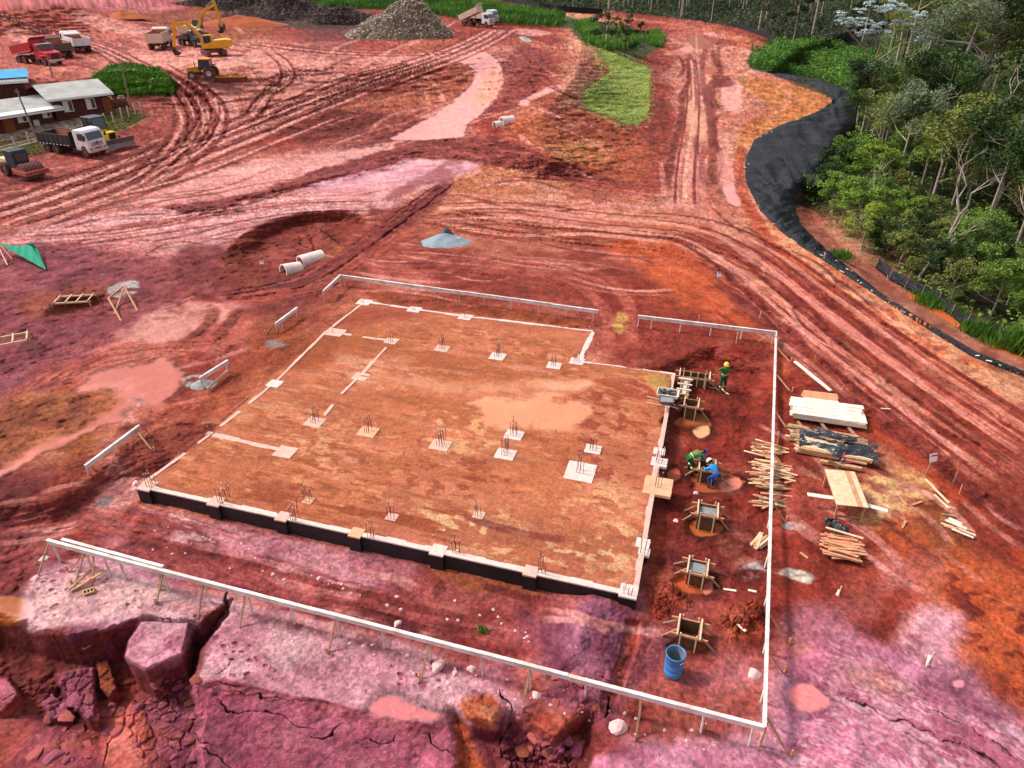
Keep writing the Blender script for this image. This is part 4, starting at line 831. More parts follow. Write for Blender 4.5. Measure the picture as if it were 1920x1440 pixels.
M['dark'] = mat('dark_void', (26, 20, 20), .9)
M['glass'] = mat('tinted_glass', (36, 46, 56), .12, spec=.8, col2=(60, 72, 84), nscale=1)
M['tyre'] = mat('tyre_rubber', (52, 44, 44), .9, col2=(120, 74, 66), nscale=3, dirt=MUD, dirt_h=.0)
M['rim'] = mat('rim_steel', (170, 120, 112), .7, col2=(130, 84, 76), nscale=5)
M['rim_white'] = mat('rim_white', (206, 196, 190), .6, col2=(170, 120, 108), nscale=4)
M['chassis'] = mat('chassis_black', (38, 34, 36), .8, col2=(96, 58, 54), nscale=2)
M['black_paint'] = mat('black_truck_paint', (34, 36, 44), .5, col2=(60, 54, 58), nscale=1.5, spec=.5)
M['white_truck'] = mat('white_truck_paint', (232, 234, 238), .4, col2=(212, 200, 196), nscale=1.2, spec=.5, dirt=(190, 130, 118), dirt_h=.9)
M['cream_truck'] = mat('cream_dusty_paint', (222, 208, 186), .6, col2=(206, 166, 146), nscale=1.2, dirt=(180, 120, 104), dirt_h=.9)
M['red_paint'] = mat('red_truck_paint', (196, 30, 38), .4, col2=(150, 28, 36), nscale=1.2, spec=.5)
M['grey_bed'] = mat('dusty_grey_steel', (112, 96, 92), .7, col2=(82, 66, 66), nscale=1.5)
M['soil_load'] = mat('soil_residue', (190, 122, 100), .95, col2=(150, 84, 70), nscale=2, bump=.5)
M['yellow'] = mat('machine_yellow', (236, 176, 36), .5, col2=(206, 140, 36), nscale=1.5, spec=.45)
M['cream'] = mat('machine_cream', (226, 206, 160), .6, col2=(206, 176, 130), nscale=1.5)
M['yellow_br'] = mat('bright_yellow', (246, 204, 20), .45, col2=(220, 176, 24), nscale=1.5, spec=.5)
M['orange'] = mat('tractor_orange', (226, 150, 30), .5, col2=(196, 120, 36), nscale=2)
M['steel'] = mat('worn_steel', (140, 132, 134), .45, metal=.5, col2=(110, 96, 96), nscale=3)
M['track_steel'] = mat('track_steel', (96, 62, 58), .8, metal=.2, col2=(140, 84, 76), nscale=3)
M['red_frame'] = mat('roller_red', (150, 48, 44), .6, col2=(170, 90, 80), nscale=2)
M['tarp_black'] = mat('black_tarp', (34, 40, 46), .6, col2=(52, 58, 64), nscale=1.5, bump=.5, bscale=4)
M['blue'] = mat('blue_barrel', (34, 110, 180), .45, col2=(70, 140, 196), nscale=3, spec=.5, dirt=(130, 150, 170), dirt_h=-.1)
M['blue_in'] = mat('barrel_inside', (120, 130, 140), .7, col2=(84, 94, 104), nscale=4)
M['green_net'] = mat('green_net', (20, 150, 116), .8, col2=(16, 120, 96), nscale=5)
M['roof'] = mat('fibre_cement_roof', (186, 184, 180), .9, col2=(150, 146, 142), nscale=.8, bump=.2)
M['roof_edge'] = mat('white_eave', (232, 232, 232), .7)
M['roof_blue'] = mat('blue_sheet', (60, 160, 206), .5, col2=(40, 140, 190), nscale=1)
M['brown_wall'] = mat('brown_board_wall', (92, 46, 38), .85, col2=(70, 34, 30), nscale=2, bump=.2)
M['orange_wall'] = mat('orange_door', (140, 78, 36), .8, col2=(120, 60, 30), nscale=2)
M['frame_white'] = mat('white_frame', (226, 222, 216), .6)
M['sidewalk'] = mat('pale_path', (206, 182, 166), .9, col2=(186, 150, 132), nscale=2)
M['pole'] = mat('grey_pole', (156, 136, 126), .9, col2=(120, 100, 92), nscale=3)
M['fence_post'] = mat('concrete_post', (214, 206, 202), .85, col2=(186, 160, 150), nscale=4)
M['bark'] = mat('pale_bark', (176, 164, 148), .9, col2=(128, 114, 98), nscale=3, bump=.4)
M['bark_dark'] = mat('dark_bark', (104, 88, 72), .9, col2=(66, 56, 46), nscale=3, bump=.4)
M['skin'] = mat('skin', (150, 96, 72), .6)
M['green_cloth'] = mat('green_cloth', (24, 136, 60), .85, col2=(18, 106, 48), nscale=8)
M['green_dark'] = mat('dark_green_cloth', (20, 88, 48), .85, col2=(16, 66, 38), nscale=8)
M['hi_vis'] = mat('reflective_band', (222, 222, 180), .5)
M['blue_cloth'] = mat('light_blue_cloth', (50, 150, 214), .85, col2=(36, 126, 196), nscale=8)
M['blue_dark'] = mat('dark_blue_cloth', (30, 70, 140), .85, col2=(24, 54, 110), nscale=8)
M['navy'] = mat('navy_cloth', (28, 36, 66), .85)
M['helmet_y'] = mat('yellow_helmet', (238, 196, 60), .4, spec=.5)
M['helmet_b'] = mat('blue_helmet', (30, 70, 190), .4, spec=.5)
M['helmet_w'] = mat('white_helmet', (232, 232, 236), .4, spec=.5)
M['boot'] = mat('boot', (40, 30, 28), .7)
M['hair'] = mat('dark_hair', (30, 22, 20), .8)
M['sign'] = mat('sign_white', (240, 238, 240), .5)
M['sign_red'] = mat('sign_red', (200, 40, 50), .5)
M['ink'] = mat('sign_black', (20, 20, 24), .6)
M['clay_block'] = mat('clay_block', (214, 176, 120), .85, col2=(190, 150, 100), nscale=8)
M['red_tape'] = mat('red_tape', (206, 30, 50), .6)
M['stake_w'] = mat('stake', (226, 200, 190), .8, col2=(206, 160, 140), nscale=8)
M['straw'] = mat('straw', (214, 164, 96), .9, col2=(180, 120, 66), nscale=8)
M['ditch_water'] = mat('muddy_water', (196, 100, 52), .12, col2=(190, 92, 50), nscale=.6, spec=.5)
M['blue_bin'] = mat('rust_barrel', (150, 84, 70), .7, col2=(120, 60, 50), nscale=3)
M['ac'] = mat('ac_unit', (206, 204, 196), .6)

class MB:
    def __init__(s): s.v = []; s.f = []
    def add(s, vs, fs):
        b = len(s.v); s.v += [tuple(p) for p in vs]; s.f += [tuple(b + i for i in f) for f in fs]; return s
    def box(s, c, size, rot=None, taper=1.0):
        x, y, z = size[0] / 2, size[1] / 2, size[2] / 2
        vs = [Vector((sx * x * (taper if sz > 0 else 1), sy * y * (taper if sz > 0 else 1), sz * z)) for sz in (-1, 1) for sx, sy in ((-1, -1), (1, -1), (1, 1), (-1, 1))]
        if rot is not None: vs = [rot @ v for v in vs]
        c = Vector(c)
        return s.add([v + c for v in vs], [(0, 3, 2, 1), (4, 5, 6, 7), (0, 1, 5, 4), (1, 2, 6, 5), (2, 3, 7, 6), (3, 0, 4, 7)])
    def beam(s, a, b, w, h, up=(0, 0, 1)):
        a, b = Vector(a), Vector(b); d = (b - a)
        if d.length < 1e-6: return s
        d.normalize(); up = Vector(up)
        if abs(d.dot(up)) > .98: up = Vector((1, 0, 0))
        sd_ = d.cross(up).normalized(); u = sd_.cross(d).normalized()
        vs = []
        for p in (a, b):
            for i, j in ((-1, -1), (1, -1), (1, 1), (-1, 1)): vs.append(p + sd_ * (w / 2 * i) + u * (h / 2 * j))
        return s.add(vs, [(0, 1, 2, 3), (7, 6, 5, 4), (0, 4, 5, 1), (1, 5, 6, 2), (2, 6, 7, 3), (3, 7, 4, 0)])
    def tube(s, pts, r, n=8, cap=True):
        pts = [Vector(p) for p in pts]
        rs = r if isinstance(r, (list, tuple)) else [r] * len(pts)
        vs = []
        for i, p in enumerate(pts):
            d = (pts[min(i + 1, len(pts) - 1)] - pts[max(i - 1, 0)]).normalized()
            up = Vector((0, 0, 1)) if abs(d.z) < .9 else Vector((1, 0, 0))
            a = d.cross(up).normalized(); b = a.cross(d).normalized()
            for k in range(n):
                t = 2 * math.pi * k / n
                vs.append(p + (a * math.cos(t) + b * math.sin(t)) * rs[i])
        fs = []
        for i in range(len(pts) - 1):
            for k in range(n):
                fs.append((i * n + k, i * n + (k + 1) % n, (i + 1) * n + (k + 1) % n, (i + 1) * n + k))
        if cap: fs.append(tuple(range(n - 1, -1, -1))); fs.append(tuple((len(pts) - 1) * n + k for k in range(n)))
        return s.add(vs, fs)
    def prism(s, poly, y0, y1):     # side profile in x,z extruded along y
        n = len(poly)
        vs = [(p[0], y0, p[1]) for p in poly] + [(p[0], y1, p[1]) for p in poly]
        return s.add(vs, [tuple(range(n)), tuple(range(2 * n - 1, n - 1, -1))] + [(i, i + n, (i + 1) % n + n, (i + 1) % n) for i in range(n)])
    def lathe(s, prof, c=(0, 0, 0), n=20, axis='z'):
        vs = []
        for r, h in prof:
            for k in range(n):
                t = 2 * math.pi * k / n
                p = (r * math.cos(t), r * math.sin(t), h) if axis == 'z' else (r * math.cos(t), h, r * math.sin(t))
                vs.append((p[0] + c[0], p[1] + c[1], p[2] + c[2]))
        fs = [(i * n + k, i * n + (k + 1) % n, (i + 1) * n + (k + 1) % n, (i + 1) * n + k) for i in range(len(prof) - 1) for k in range(n)]
        return s.add(vs, fs)
    def quad(s, a, b, c, d): return s.add([a, b, c, d], [(0, 1, 2, 3)])
    def build(s, name, m, parent=None, world=False, smooth=False, bevel=0.0, tag=None, solid=0.0):
        me = bpy.data.meshes.new(name)
        vs = s.v
        if world and parent is not None:
            inv = (Matrix.Translation(parent.location) @ Matrix.Rotation(parent.rotation_euler.z, 4, 'Z')).inverted()
            vs = [inv @ Vector(v) for v in vs]
        me.from_pydata([tuple(v) for v in vs], [], s.f)
        bm_ = bmesh.new(); bm_.from_mesh(me); bmesh.ops.recalc_face_normals(bm_, faces=bm_.faces); bm_.to_mesh(me); bm_.free()
        if smooth: me.polygons.foreach_set('use_smooth', [True] * len(me.polygons))
        me.materials.append(M[m] if isinstance(m, str) else m)
        o = bpy.data.objects.new(name, me); COLL.objects.link(o)
        if parent is not None: o.parent = parent
        if bevel:
            md = o.modifiers.new('bevel', 'BEVEL'); md.width = bevel; md.segments = 2; md.limit_method = 'ANGLE'
        if solid:
            md = o.modifiers.new('solid', 'SOLIDIFY'); md.thickness = solid
        if tag: tagp(o, *tag)
        return o
def rotz(a): return Matrix.Rotation(a, 3, 'Z')
def roty(a): return Matrix.Rotation(a, 3, 'Y')
def rotx(a): return Matrix.Rotation(a, 3, 'X')
def rocky(name, m, r, seed, flatn=.6, sub=2, parent=None):
    bm_ = bmesh.new(); bmesh.ops.create_icosphere(bm_, subdivisions=sub, radius=1)
    rn = random.Random(seed)
    cuts = [(Vector((rn.gauss(0, 1), rn.gauss(0, 1), rn.gauss(0, 1))).normalized(), rn.uniform(.45, .85)) for _ in range(9)]
    for v in bm_.verts:
        p = v.co.copy()
        for nrm, dd in cuts:
            e = p.dot(nrm) - dd
            if e > 0: p -= nrm * e
        v.co = Vector((p.x * r[0], p.y * r[1], p.z * r[2] * flatn + r[2] * flatn * .35))
    me = bpy.data.meshes.new(name); bm_.to_mesh(me); bm_.free()
    me.materials.append(M[m]); o = bpy.data.objects.new(name, me); COLL.objects.link(o)
    if parent: o.parent = parent
    return o
def mppx(px, py):                   # metres per photo pixel at a ground point
    y = (py - 720) / FPX
    return CAMH / (SP + y * CP) / FPX
TH = math.atan2(dv[1], dv[0])       # direction of the pad's long side
# ------------------------------------------------------------------ fast leaf meshes
def leaf_mesh(name, cen, size, mats, tint=None, aspect=.55, up=.5, seed=0, dirs=None, blades=False):
    rn = np.random.default_rng(seed); n = len(cen)
    size = np.broadcast_to(np.asarray(size, float), (n,)) * rn.uniform(.6, 1.35, n)
    if blades:
        d = np.stack([rn.normal(0, .35, n), rn.normal(0, .35, n), np.ones(n)], 1); d /= np.linalg.norm(d, axis=1)[:, None]
        s = np.stack([rn.normal(size=n), rn.normal(size=n), np.zeros(n)], 1); s /= np.linalg.norm(s, axis=1)[:, None]
    else:
        nr = rn.normal(size=(n, 3)); nr[:, 2] = np.abs(nr[:, 2]) + up; nr /= np.linalg.norm(nr, axis=1)[:, None]
        t = rn.normal(size=(n, 3)); d = t - nr * (t * nr).sum(1)[:, None]; d /= np.linalg.norm(d, axis=1)[:, None]
        s = np.cross(nr, d)
    a = cen - d * size[:, None] * (0 if blades else .5); b = a + d * size[:, None]
    m1 = a + d * size[:, None] * .5 + s * size[:, None] * aspect * .5; m2 = a + d * size[:, None] * .5 - s * size[:, None] * aspect * .5
    co = np.stack([a, m1, b, m2], 1).reshape(-1, 3).astype(np.float32)
    me = bpy.data.meshes.new(name)
    me.vertices.add(4 * n); me.vertices.foreach_set('co', co.ravel())
    me.loops.add(4 * n); me.loops.foreach_set('vertex_index', np.arange(4 * n, dtype=np.int32))
    me.polygons.add(n); me.polygons.foreach_set('loop_start', np.arange(0, 4 * n, 4, dtype=np.int32))
    me.update()
    ca = me.color_attributes.new('tint', 'FLOAT_COLOR', 'POINT')
    tt = np.clip(rn.normal(.5, .2, n), 0, 1) if tint is None else tint
    c4 = np.ones((n, 4, 4), np.float32); c4[:, :, :3] = tt[:, None, None]
    ca.data.foreach_set('color', c4.ravel())
    me.materials.append(mats)
    return me
def leaf_mat(name, c1, c2, rough=.6, trans=.25, var=.35):
    m, t, b = new_mat(name)
    at_ = t.nodes.new('ShaderNodeAttribute'); at_.attribute_name = 'tint'
    oi = t.nodes.new('ShaderNodeObjectInfo')
    ma = t.nodes.new('ShaderNodeMath'); ma.operation = 'MULTIPLY_ADD'; ma.inputs[1].default_value = var
    mb = t.nodes.new('ShaderNodeMath'); mb.operation = 'ADD'; mb.inputs[1].default_value = -var / 2
    t.links.new(oi.outputs['Random'], ma.inputs[0]); t.links.new(at_.outputs['Fac'], ma.inputs[2]); t.links.new(ma.outputs[0], mb.inputs[0])
    r = t.nodes.new('ShaderNodeValToRGB')
    r.color_ramp.elements[0].color = list(lin(c1)) + [1]; r.color_ramp.elements[1].color = list(lin(c2)) + [1]
    t.links.new(mb.outputs[0], r.inputs[0]); t.links.new(r.outputs[0], b.inputs['Base Color'])
    b.inputs['Roughness'].default_value = rough; b.inputs['Specular IOR Level'].default_value = .25
    tr = t.nodes.new('ShaderNodeBsdfTranslucent'); t.links.new(r.outputs[0], tr.inputs[0])
    mx = t.nodes.new('ShaderNodeMixShader'); mx.inputs[0].default_value = trans
    t.links.new(b.outputs[0], mx.inputs[1]); t.links.new(tr.outputs[0], mx.inputs[2])
    t.links.new(mx.outputs[0], t.nodes['Material Output'].inputs[0])
    return m
L = dict(dark=leaf_mat('leaf_dark', (24, 40, 16), (72, 98, 40)), mid=leaf_mat('leaf_mid', (52, 76, 26), (136, 166, 64)), olive=leaf_mat('leaf_olive', (60, 72, 30), (154, 160, 78)),
         grey=leaf_mat('leaf_grey', (62, 74, 48), (142, 154, 118)), lime=leaf_mat('leaf_lime', (86, 104, 26), (164, 182, 66)), silver=leaf_mat('leaf_silver', (150, 168, 164), (236, 246, 248), trans=.15),
         grass=leaf_mat('grass', (34, 78, 22), (110, 150, 52)), turf=leaf_mat('turf', (128, 150, 66), (206, 212, 124)), dry=leaf_mat('dry_leaf', (84, 70, 44), (150, 130, 90)),
         chip=leaf_mat('woodchip', (120, 104, 88), (240, 226, 206), trans=0), brush=leaf_mat('brush', (40, 28, 28), (110, 86, 80), trans=0), far=leaf_mat('leaf_far', (30, 42, 26), (82, 96, 54)))
# ------------------------------------------------------------------ pad walls, beams, column stubs
def wpt(px, py, z): return atz(px, py, z)
r0 = wpt(262, 914, 0)
TOPZ = .03
def perimeter(label, a_px, b_px, pil, coping='concrete_w', thick=.22, deep=.95, inward=1, group=None):
    A_, B_ = wpt(*a_px, 0), wpt(*b_px, 0)
    root = thing('foundation_wall', label, 'wall', (A_.x, A_.y, 0), 0, group)
    d = (B_ - A_).normalized(); nrm = Vector((-d.y, d.x, 0)) * inward
    w = MB(); w.beam(A_ + nrm * thick / 2 + Vector((0, 0, -deep / 2 - .02)), B_ + nrm * thick / 2 + Vector((0, 0, -deep / 2 - .02)), thick, deep - .04)
    w.build('tarred_face', 'tar', root, True)
    c = MB(); n = 26
    rn = random.Random(len(label))
    for i in range(n):
        p, q = A_.lerp(B_, i / n), A_.lerp(B_, (i + 1) / n)
        tw = thick * rn.uniform(.85, 1.25)
        c.beam(p + nrm * tw / 2 + Vector((0, 0, -.01 + rn.uniform(0, .012))), q + nrm * tw / 2 + Vector((0, 0, -.01)), tw + .01, .06)
    c.build('coping', coping, root, True)
    for (t, sz, m_) in pil:
        p = A_.lerp(B_, t)
        pb = MB(); pb.box(p + nrm * (sz / 2 - .13) + Vector((0, 0, -deep / 2 - .1)), (sz, sz, deep), rotz(math.atan2(d.y, d.x)))
        o = pb.build('pilaster', 'tar', root, True)
        pc = MB(); pc.box(p + nrm * (sz / 2 - .13) + Vector((0, 0, .0)), (sz + .02, sz + .02, .07), rotz(math.atan2(d.y, d.x)))
        k = pc.build('pilaster_cap', m_, o)
        k.data.transform(Matrix.Translation(-root.location))
    return A_, B_
perimeter('long black tarred foundation wall with pale coping along the front of the earth pad', (262, 914), (1194, 1120),
          [(.012, .62, 'concrete'), (.175, .55, 'concrete'), (.325, .5, 'concrete'), (.48, .5, 'concrete_t'), (.642, .55, 'concrete_w'), (.815, .5, 'concrete'), (.985, .62, 'concrete_w')])
perimeter('foundation wall on the right edge of the pad beside the column formwork', (1194, 1120), (1266, 702),
          [(.17, .5, 'concrete_w'), (.55, .5, 'concrete_w')], coping='concrete', thick=.2)
def strip(pts, w, label, m='concrete', z=.03, gaps=.0, seed=1):
    P = [wpt(x, y, 0) for x, y in pts]; rn = random.Random(seed)
    b = MB()
    for a, c in zip(P[:-1], P[1:]):
        n = max(2, int((c - a).length / .7))
        for i in range(n):
            if rn.random() < gaps: continue
            p, q = a.lerp(c, i / n), a.lerp(c, (i + 1) / n)
            ww = w * rn.uniform(.6, 1.3); dz = rn.uniform(-.01, .02)
            b.beam(p + Vector((0, 0, z + dz - .06)), q + Vector((0, 0, z + dz - .06)), ww, .12)
    root_loc = P[0]
    o = b.build('foundation_beam', m); o.data.transform(Matrix.Translation(-root_loc)); o.location = root_loc
    tagp(o, label, 'beam')
strip([(268, 908), (395, 815), (515, 718), (612, 622), (683, 567)], .16, 'thin pale concrete beam top along the left edge of the pad', 'concrete', gaps=.05)
strip([(400, 815), (470, 832), (535, 846)], .26, 'short concrete beam running in from the left edge of the pad to a square cap', 'concrete', seed=2)
strip([(618, 622), (680, 632), (734, 640)], .22, 'short concrete beam near the back left of the pad', 'concrete', seed=3, gaps=.1)
strip([(724, 652), (675, 706)], .2, 'pale beam between two caps in the back left of the pad', 'concrete', seed=4)
strip([(668, 712), (640, 740), (608, 780)], .14, 'faint beam from the middle cap down to the tilted rebar stub', 'concrete', seed=5, gaps=.12)
strip([(690, 567), (777, 580), (873, 594), (1000, 608), (1112, 622)], .2, 'beam along the back edge of the pad', 'concrete_w', seed=6)
strip([(1112, 624), (1085, 677)], .32, 'jagged white beam at the notch in the back right of the pad', 'concrete_w', seed=7)
strip([(1085, 678), (1180, 690), (1266, 702)], .14, 'narrow white beam from the notch to the corner formwork', 'concrete_w', seed=8)

def stub(px, py, wpx, label, m='concrete', nbar=6, bh=.85, asp=1.0, bars='grid', z=.03, lean=0, seed=0, hp=.12):
    p = wpt(px, py, z); w = wpx * mppx(px, py) * .9
    r = thing('column_stub', label, 'concrete pad', (p.x, p.y, z - hp), TH, 'column stubs with starter bars')
    rn = random.Random(int(px + py))
    # cap with an irregular outline
    k = 16; vs = []
    for i in range(k):
        t = 2 * math.pi * i / k; c, s = math.cos(t), math.sin(t)
        q = 1 / max(abs(c), abs(s)); q *= rn.uniform(.96, 1.03)
        vs.append((c * q * w / 2, s * q * w / 2 * asp))
    b = MB(); b.add([(x, y, 0) for x, y in vs] + [(x * .98, y * .98, hp) for x, y in vs], [tuple(range(2 * k - 1, k - 1, -1))[::-1], tuple(range(k))] + [(i, (i + 1) % k, (i + 1) % k + k, i + k) for i in range(k)])
    b.build('cap', m, r)
    for i in range(nbar):
        gx = (i % 3 - 1) * .13 + rn.uniform(-.02, .02); gy = (i // 3 - .5) * .24 + rn.uniform(-.02, .02)
        h = bh * rn.uniform(.8, 1.1); tx, ty = rn.uniform(-.05, .05) + lean, rn.uniform(-.05, .05)
        bb = MB(); bb.tube([(gx, gy, hp - .02), (gx + tx * .5, gy + ty * .5, h * .6), (gx + tx, gy + ty, h)], .012, 5)
        o = bb.build('rebar', 'rebar', r)
        if mppx(px, py) < .034:
            tt = MB(); tt.tube([(gx + tx, gy + ty, h - .015), (gx + tx, gy + ty, h + .04)], .02, 5); tt.build('cap_tip', 'tip', o)
ST = [(683, 566, 30, 'square concrete cap at the back left corner of the pad', 'concrete_w', 2, .6), (777, 580, 28, 'second cap from the left on the back beam', 'concrete_w', 3, .5), (873, 594, 28, 'third cap from the left on the back beam', 'concrete_w', 4, .6),
      (630, 623, 36, 'flat cap where the left edge beam turns in near the back', 'concrete', 1, .7), (734, 639, 28, 'pale cap with bent bars left of the row of three stubs', 'concrete', 4, .6), (829, 653, 30, 'leftmost of the three bar stubs in the back row on the pad', 'concrete', 8, .9),
      (933, 668, 32, 'middle of the three bar stubs in the back row on the pad', 'concrete_w', 8, .9), (1039, 685, 30, 'right of the three bar stubs in the back row on the pad', 'concrete_w', 5, .75), (1082, 677, 30, 'broken white cap at the inner notch corner', 'concrete_w', 5, .8),
      (676, 706, 32, 'bare square cap midway along the inner left beam', 'concrete', 0, 0), (515, 719, 30, 'ragged white cap on the left edge beam', 'concrete_w', 0, 0), (590, 791, 38, 'round edged cap with clustered bars left of centre on the pad', 'concrete', 8, .85),
      (690, 809, 40, 'cap with dark bars casting a hole, second from left in the middle row', 'concrete_t', 8, .9), (826, 834, 42, 'third bar stub of the middle row with tall clustered bars', 'concrete', 9, .95), (964, 815, 38, 'upper of the two stubs stacked near the beige puddle', 'concrete_w', 7, .95),
      (948, 851, 42, 'lower of the two stubs below the beige puddle', 'concrete_w', 8, 1.0), (1112, 842, 34, 'rough small stub right of the pad centre', 'concrete_w', 6, .8), (1088, 884, 62, 'large white cap with a tight bundle of bars right of centre', 'concrete_w', 5, 1.0),
      (535, 847, 42, 'bare smooth cap at the end of the inner left beam', 'concrete', 0, 0), (393, 812, 14, 'group of bars standing at the left edge beam', 'concrete', 7, .7), (1236, 866, 34, 'cap on the right wall just above the tan one', 'concrete_w', 6, .9),
      (1234, 911, 58, 'large tan cap straddling the right wall', 'concrete_t', 4, .9), (578, 938, 22, 'small cap behind the front wall, leftmost of three', 'concrete_t', 6, .8), (735, 969, 24, 'small cap behind the front wall, middle of three', 'concrete', 4, .8), (898, 965, 24, 'small cap behind the front wall, right of three', 'concrete', 4, .8),
      (283, 910, 6, 'bars at the front left corner of the pad', 'concrete', 6, .7), (417, 940, 6, 'red bars rising from the first pilaster of the front wall', 'concrete', 9, .85), (553, 972, 6, 'bars on the second pilaster of the front wall', 'concrete_t', 7, .85),
      (698, 1003, 6, 'bars on the reddish third pilaster of the front wall', 'concrete_t', 5, .85), (857, 1032, 6, 'bars on the fourth pilaster of the front wall', 'concrete_w', 4, .8), (1018, 1070, 6, 'bars on the fifth pilaster of the front wall', 'concrete', 5, .9),
      (1178, 1110, 8, 'bent bars at the front right corner of the pad', 'concrete_w', 4, .5), (1208, 1034, 24, 'cap on the right wall near the front corner', 'concrete_w', 5, .8), (1046, 604, 5, 'bars behind the back beam left of the notch', 'concrete_w', 4, .8), (1104, 612, 5, 'bars behind the back right corner of the beam', 'concrete_w', 5, .7)]
for s_i in ST: stub(s_i[0], s_i[1], s_i[2], s_i[3], s_i[4], s_i[5], s_i[6], asp=.9 if s_i[2] < 50 else 1.05, z=.035 if s_i[2] > 10 else .05)

# ------------------------------------------------------------------ batter boards
def batter(label, pts, z, posts, braces=(), bw=.05, bh=.2, m='white_paint', pm='post_paint', brm='wood', group='white batter boards'):
    P = [wpt(x, y, z) for x, y in pts]
    root = thing('batter_board', label, 'batter board', (P[0].x, P[0].y, ground_z(P[0].x, P[0].y)), 0, group)
    def par(t, e0=P[0], e1=P[-1]):
        if t <= 1.0: return t
        def pr(q):
            d_ = q.y * CP + (CAMH - q.z) * SP; return 960 + FPX * q.x / d_, 720 - FPX * (q.y * SP - (CAMH - q.z) * CP) / d_
        k_ = 0 if abs(pr(e1)[0] - pr(e0)[0]) > abs(pr(e1)[1] - pr(e0)[1]) else 1; lo, hi = 0., 1.; sg = pr(e1)[k_] > pr(e0)[k_]
        for _ in range(22):
            m2 = (lo + hi) / 2
            if (pr(e0.lerp(e1, m2))[k_] < t) == sg: lo = m2
            else: hi = m2
        return lo
    rn = random.Random(len(label) * 7)
    posts = [par(t) for t in posts]; braces = [(par(t), x, y) for t, x, y in braces]
    tot = sum((b - a).length for a, b in zip(P[:-1], P[1:]))
    for a, c in zip(P[:-1], P[1:]):
        L_ = (c - a).length; n = max(1, round(L_ / 3.0))
        for i in range(n):
            p, q = a.lerp(c, i / n), a.lerp(c, (i + 1) / n)
            off = Vector((0, 0, rn.uniform(-.02, .02)))
            b = MB(); b.beam(p + off - Vector((0, 0, bh / 2)), q + off - Vector((0, 0, bh / 2)), bw + .002 * (i % 2), bh)
            b.build('board', m, root, True)
            b = MB(); b.beam(p + off + Vector((0, 0, .016)), q + off + Vector((0, 0, .016)), .12 + .003 * (i % 2), .03); b.build('top_rail', m, root, True)
    a, c = P[0], P[-1]; d = (c - a).normalized(); nb = Vector((-d.y, d.x, 0))
    for t in posts:
        p = a.lerp(c, t) + nb * .065; g = ground_z(p.x, p.y)
        b = MB(); b.beam((p.x + rn.uniform(-.04, .04), p.y + rn.uniform(-.04, .04), g - .15), (p.x, p.y, z - .01), .075, .05); b.build('post', pm, root, True)
    for t, fx, fy in braces:
        p = a.lerp(c, t) + nb * .10; f = at(fx, fy)
        b = MB(); b.beam(p - Vector((0, 0, .06)), f - Vector((0, 0, .08)), .06, .045); b.build('brace', brm, root, True)
        if rn.random() < .8:
            b = MB(); b.beam(f + Vector((0, 0, -.2)), f + Vector((rn.uniform(-.05, .05), 0, .3)), .06, .05); b.build('stake', 'wood_red', root, True)
    return root
def fr(n, a=0.0, b=1.0): return [a + (b - a) * i / (n - 1) for i in range(n)]
batter('long white batter board on short posts behind the pad', [(641, 516), (1122, 582)], .8, [.002, 679, 721, 767, 812, 860, 907, 958, 1009, 1060, 1113], [(660, 688, 541)])
batter('short white board returning from the back left corner board', [(606, 546), (639, 515)], .8, [.02, .98], [(.1, 590, 556)], brm='wood_dark')
batter('white batter board behind the pad right of the entrance gap', [(1196, 592), (1455, 622)], .8, [.01, 1223, 1278, 1335, 1393, .99], [(1450, 1420, 640)])
CB = [(650, 1484, 679), (700, 1485, 735), (770, 1481, 808), (850, 1480, 888), (940, 1474, 978), (1150, 1479, 1208), (1222, 1470, 1260), (.985, 1482, 1418), (.99, 1421, 1408)]
batter('very long white batter board running towards the viewer right of the pad', [(1455, 621), (1433, 1364)], .45, [628, 675, 722, 770, 825, 885, 950, 1020, 1095, 1180, 1270, 1350], CB, bw=.06, brm='wood')
DB = [(155, 138, 1098), (303, 291, 1133), (378, 368, 1168), (457, 447, 1180), (628, 614, 1226), (804, 788, 1276), (994, 978, 1336), (1204, 1191, 1388), (1324, 1318, 1368), (.0, 68, 1083)]
batter('longest white batter board crossing the foreground in front of the pad', [(88, 1013), (1433, 1362)], .45, [.004, 188, 218, 302, 378, 462, 540, 628, 714, 803, 900, 994, 1098, 1203, 1322, .99], DB, brm='wood_grey')
batter('short white board doubled behind the left end of the foreground board', [(116, 1011), (306, 1063)], .5, [.2, .9], [(.25, 128, 1072), (.3, 172, 1096), (.95, 300, 1106)], brm='wood')
batter('small white board on two posts left of the pad, beside the dark wheel track', [(516, 607), (557, 577)], .62, [.03, .28, .97], [(.05, 498, 628)], brm='wood_dark')
batter('white board frame standing over a heap of grey concrete left of the pad', [(374, 708), (427, 675)], .75, [.05, .95])
batter('white three legged batter board near the pink puddle on the left', [(159, 873), (261, 797)], .55, [.03, .5, .93], [(.93, 290, 848), (.08, 176, 880)], m='white_paint', brm='wood')
# lower rail of the frame over the grey heap
b = MB(); a_, c_ = at(390, 735, .2), at(428, 703, .25); b.beam(a_, c_, .05, .12); o = b.build('plank', 'wood_pale'); tagp(o, 'lower pale rail of the board frame by the grey concrete heap', 'plank')

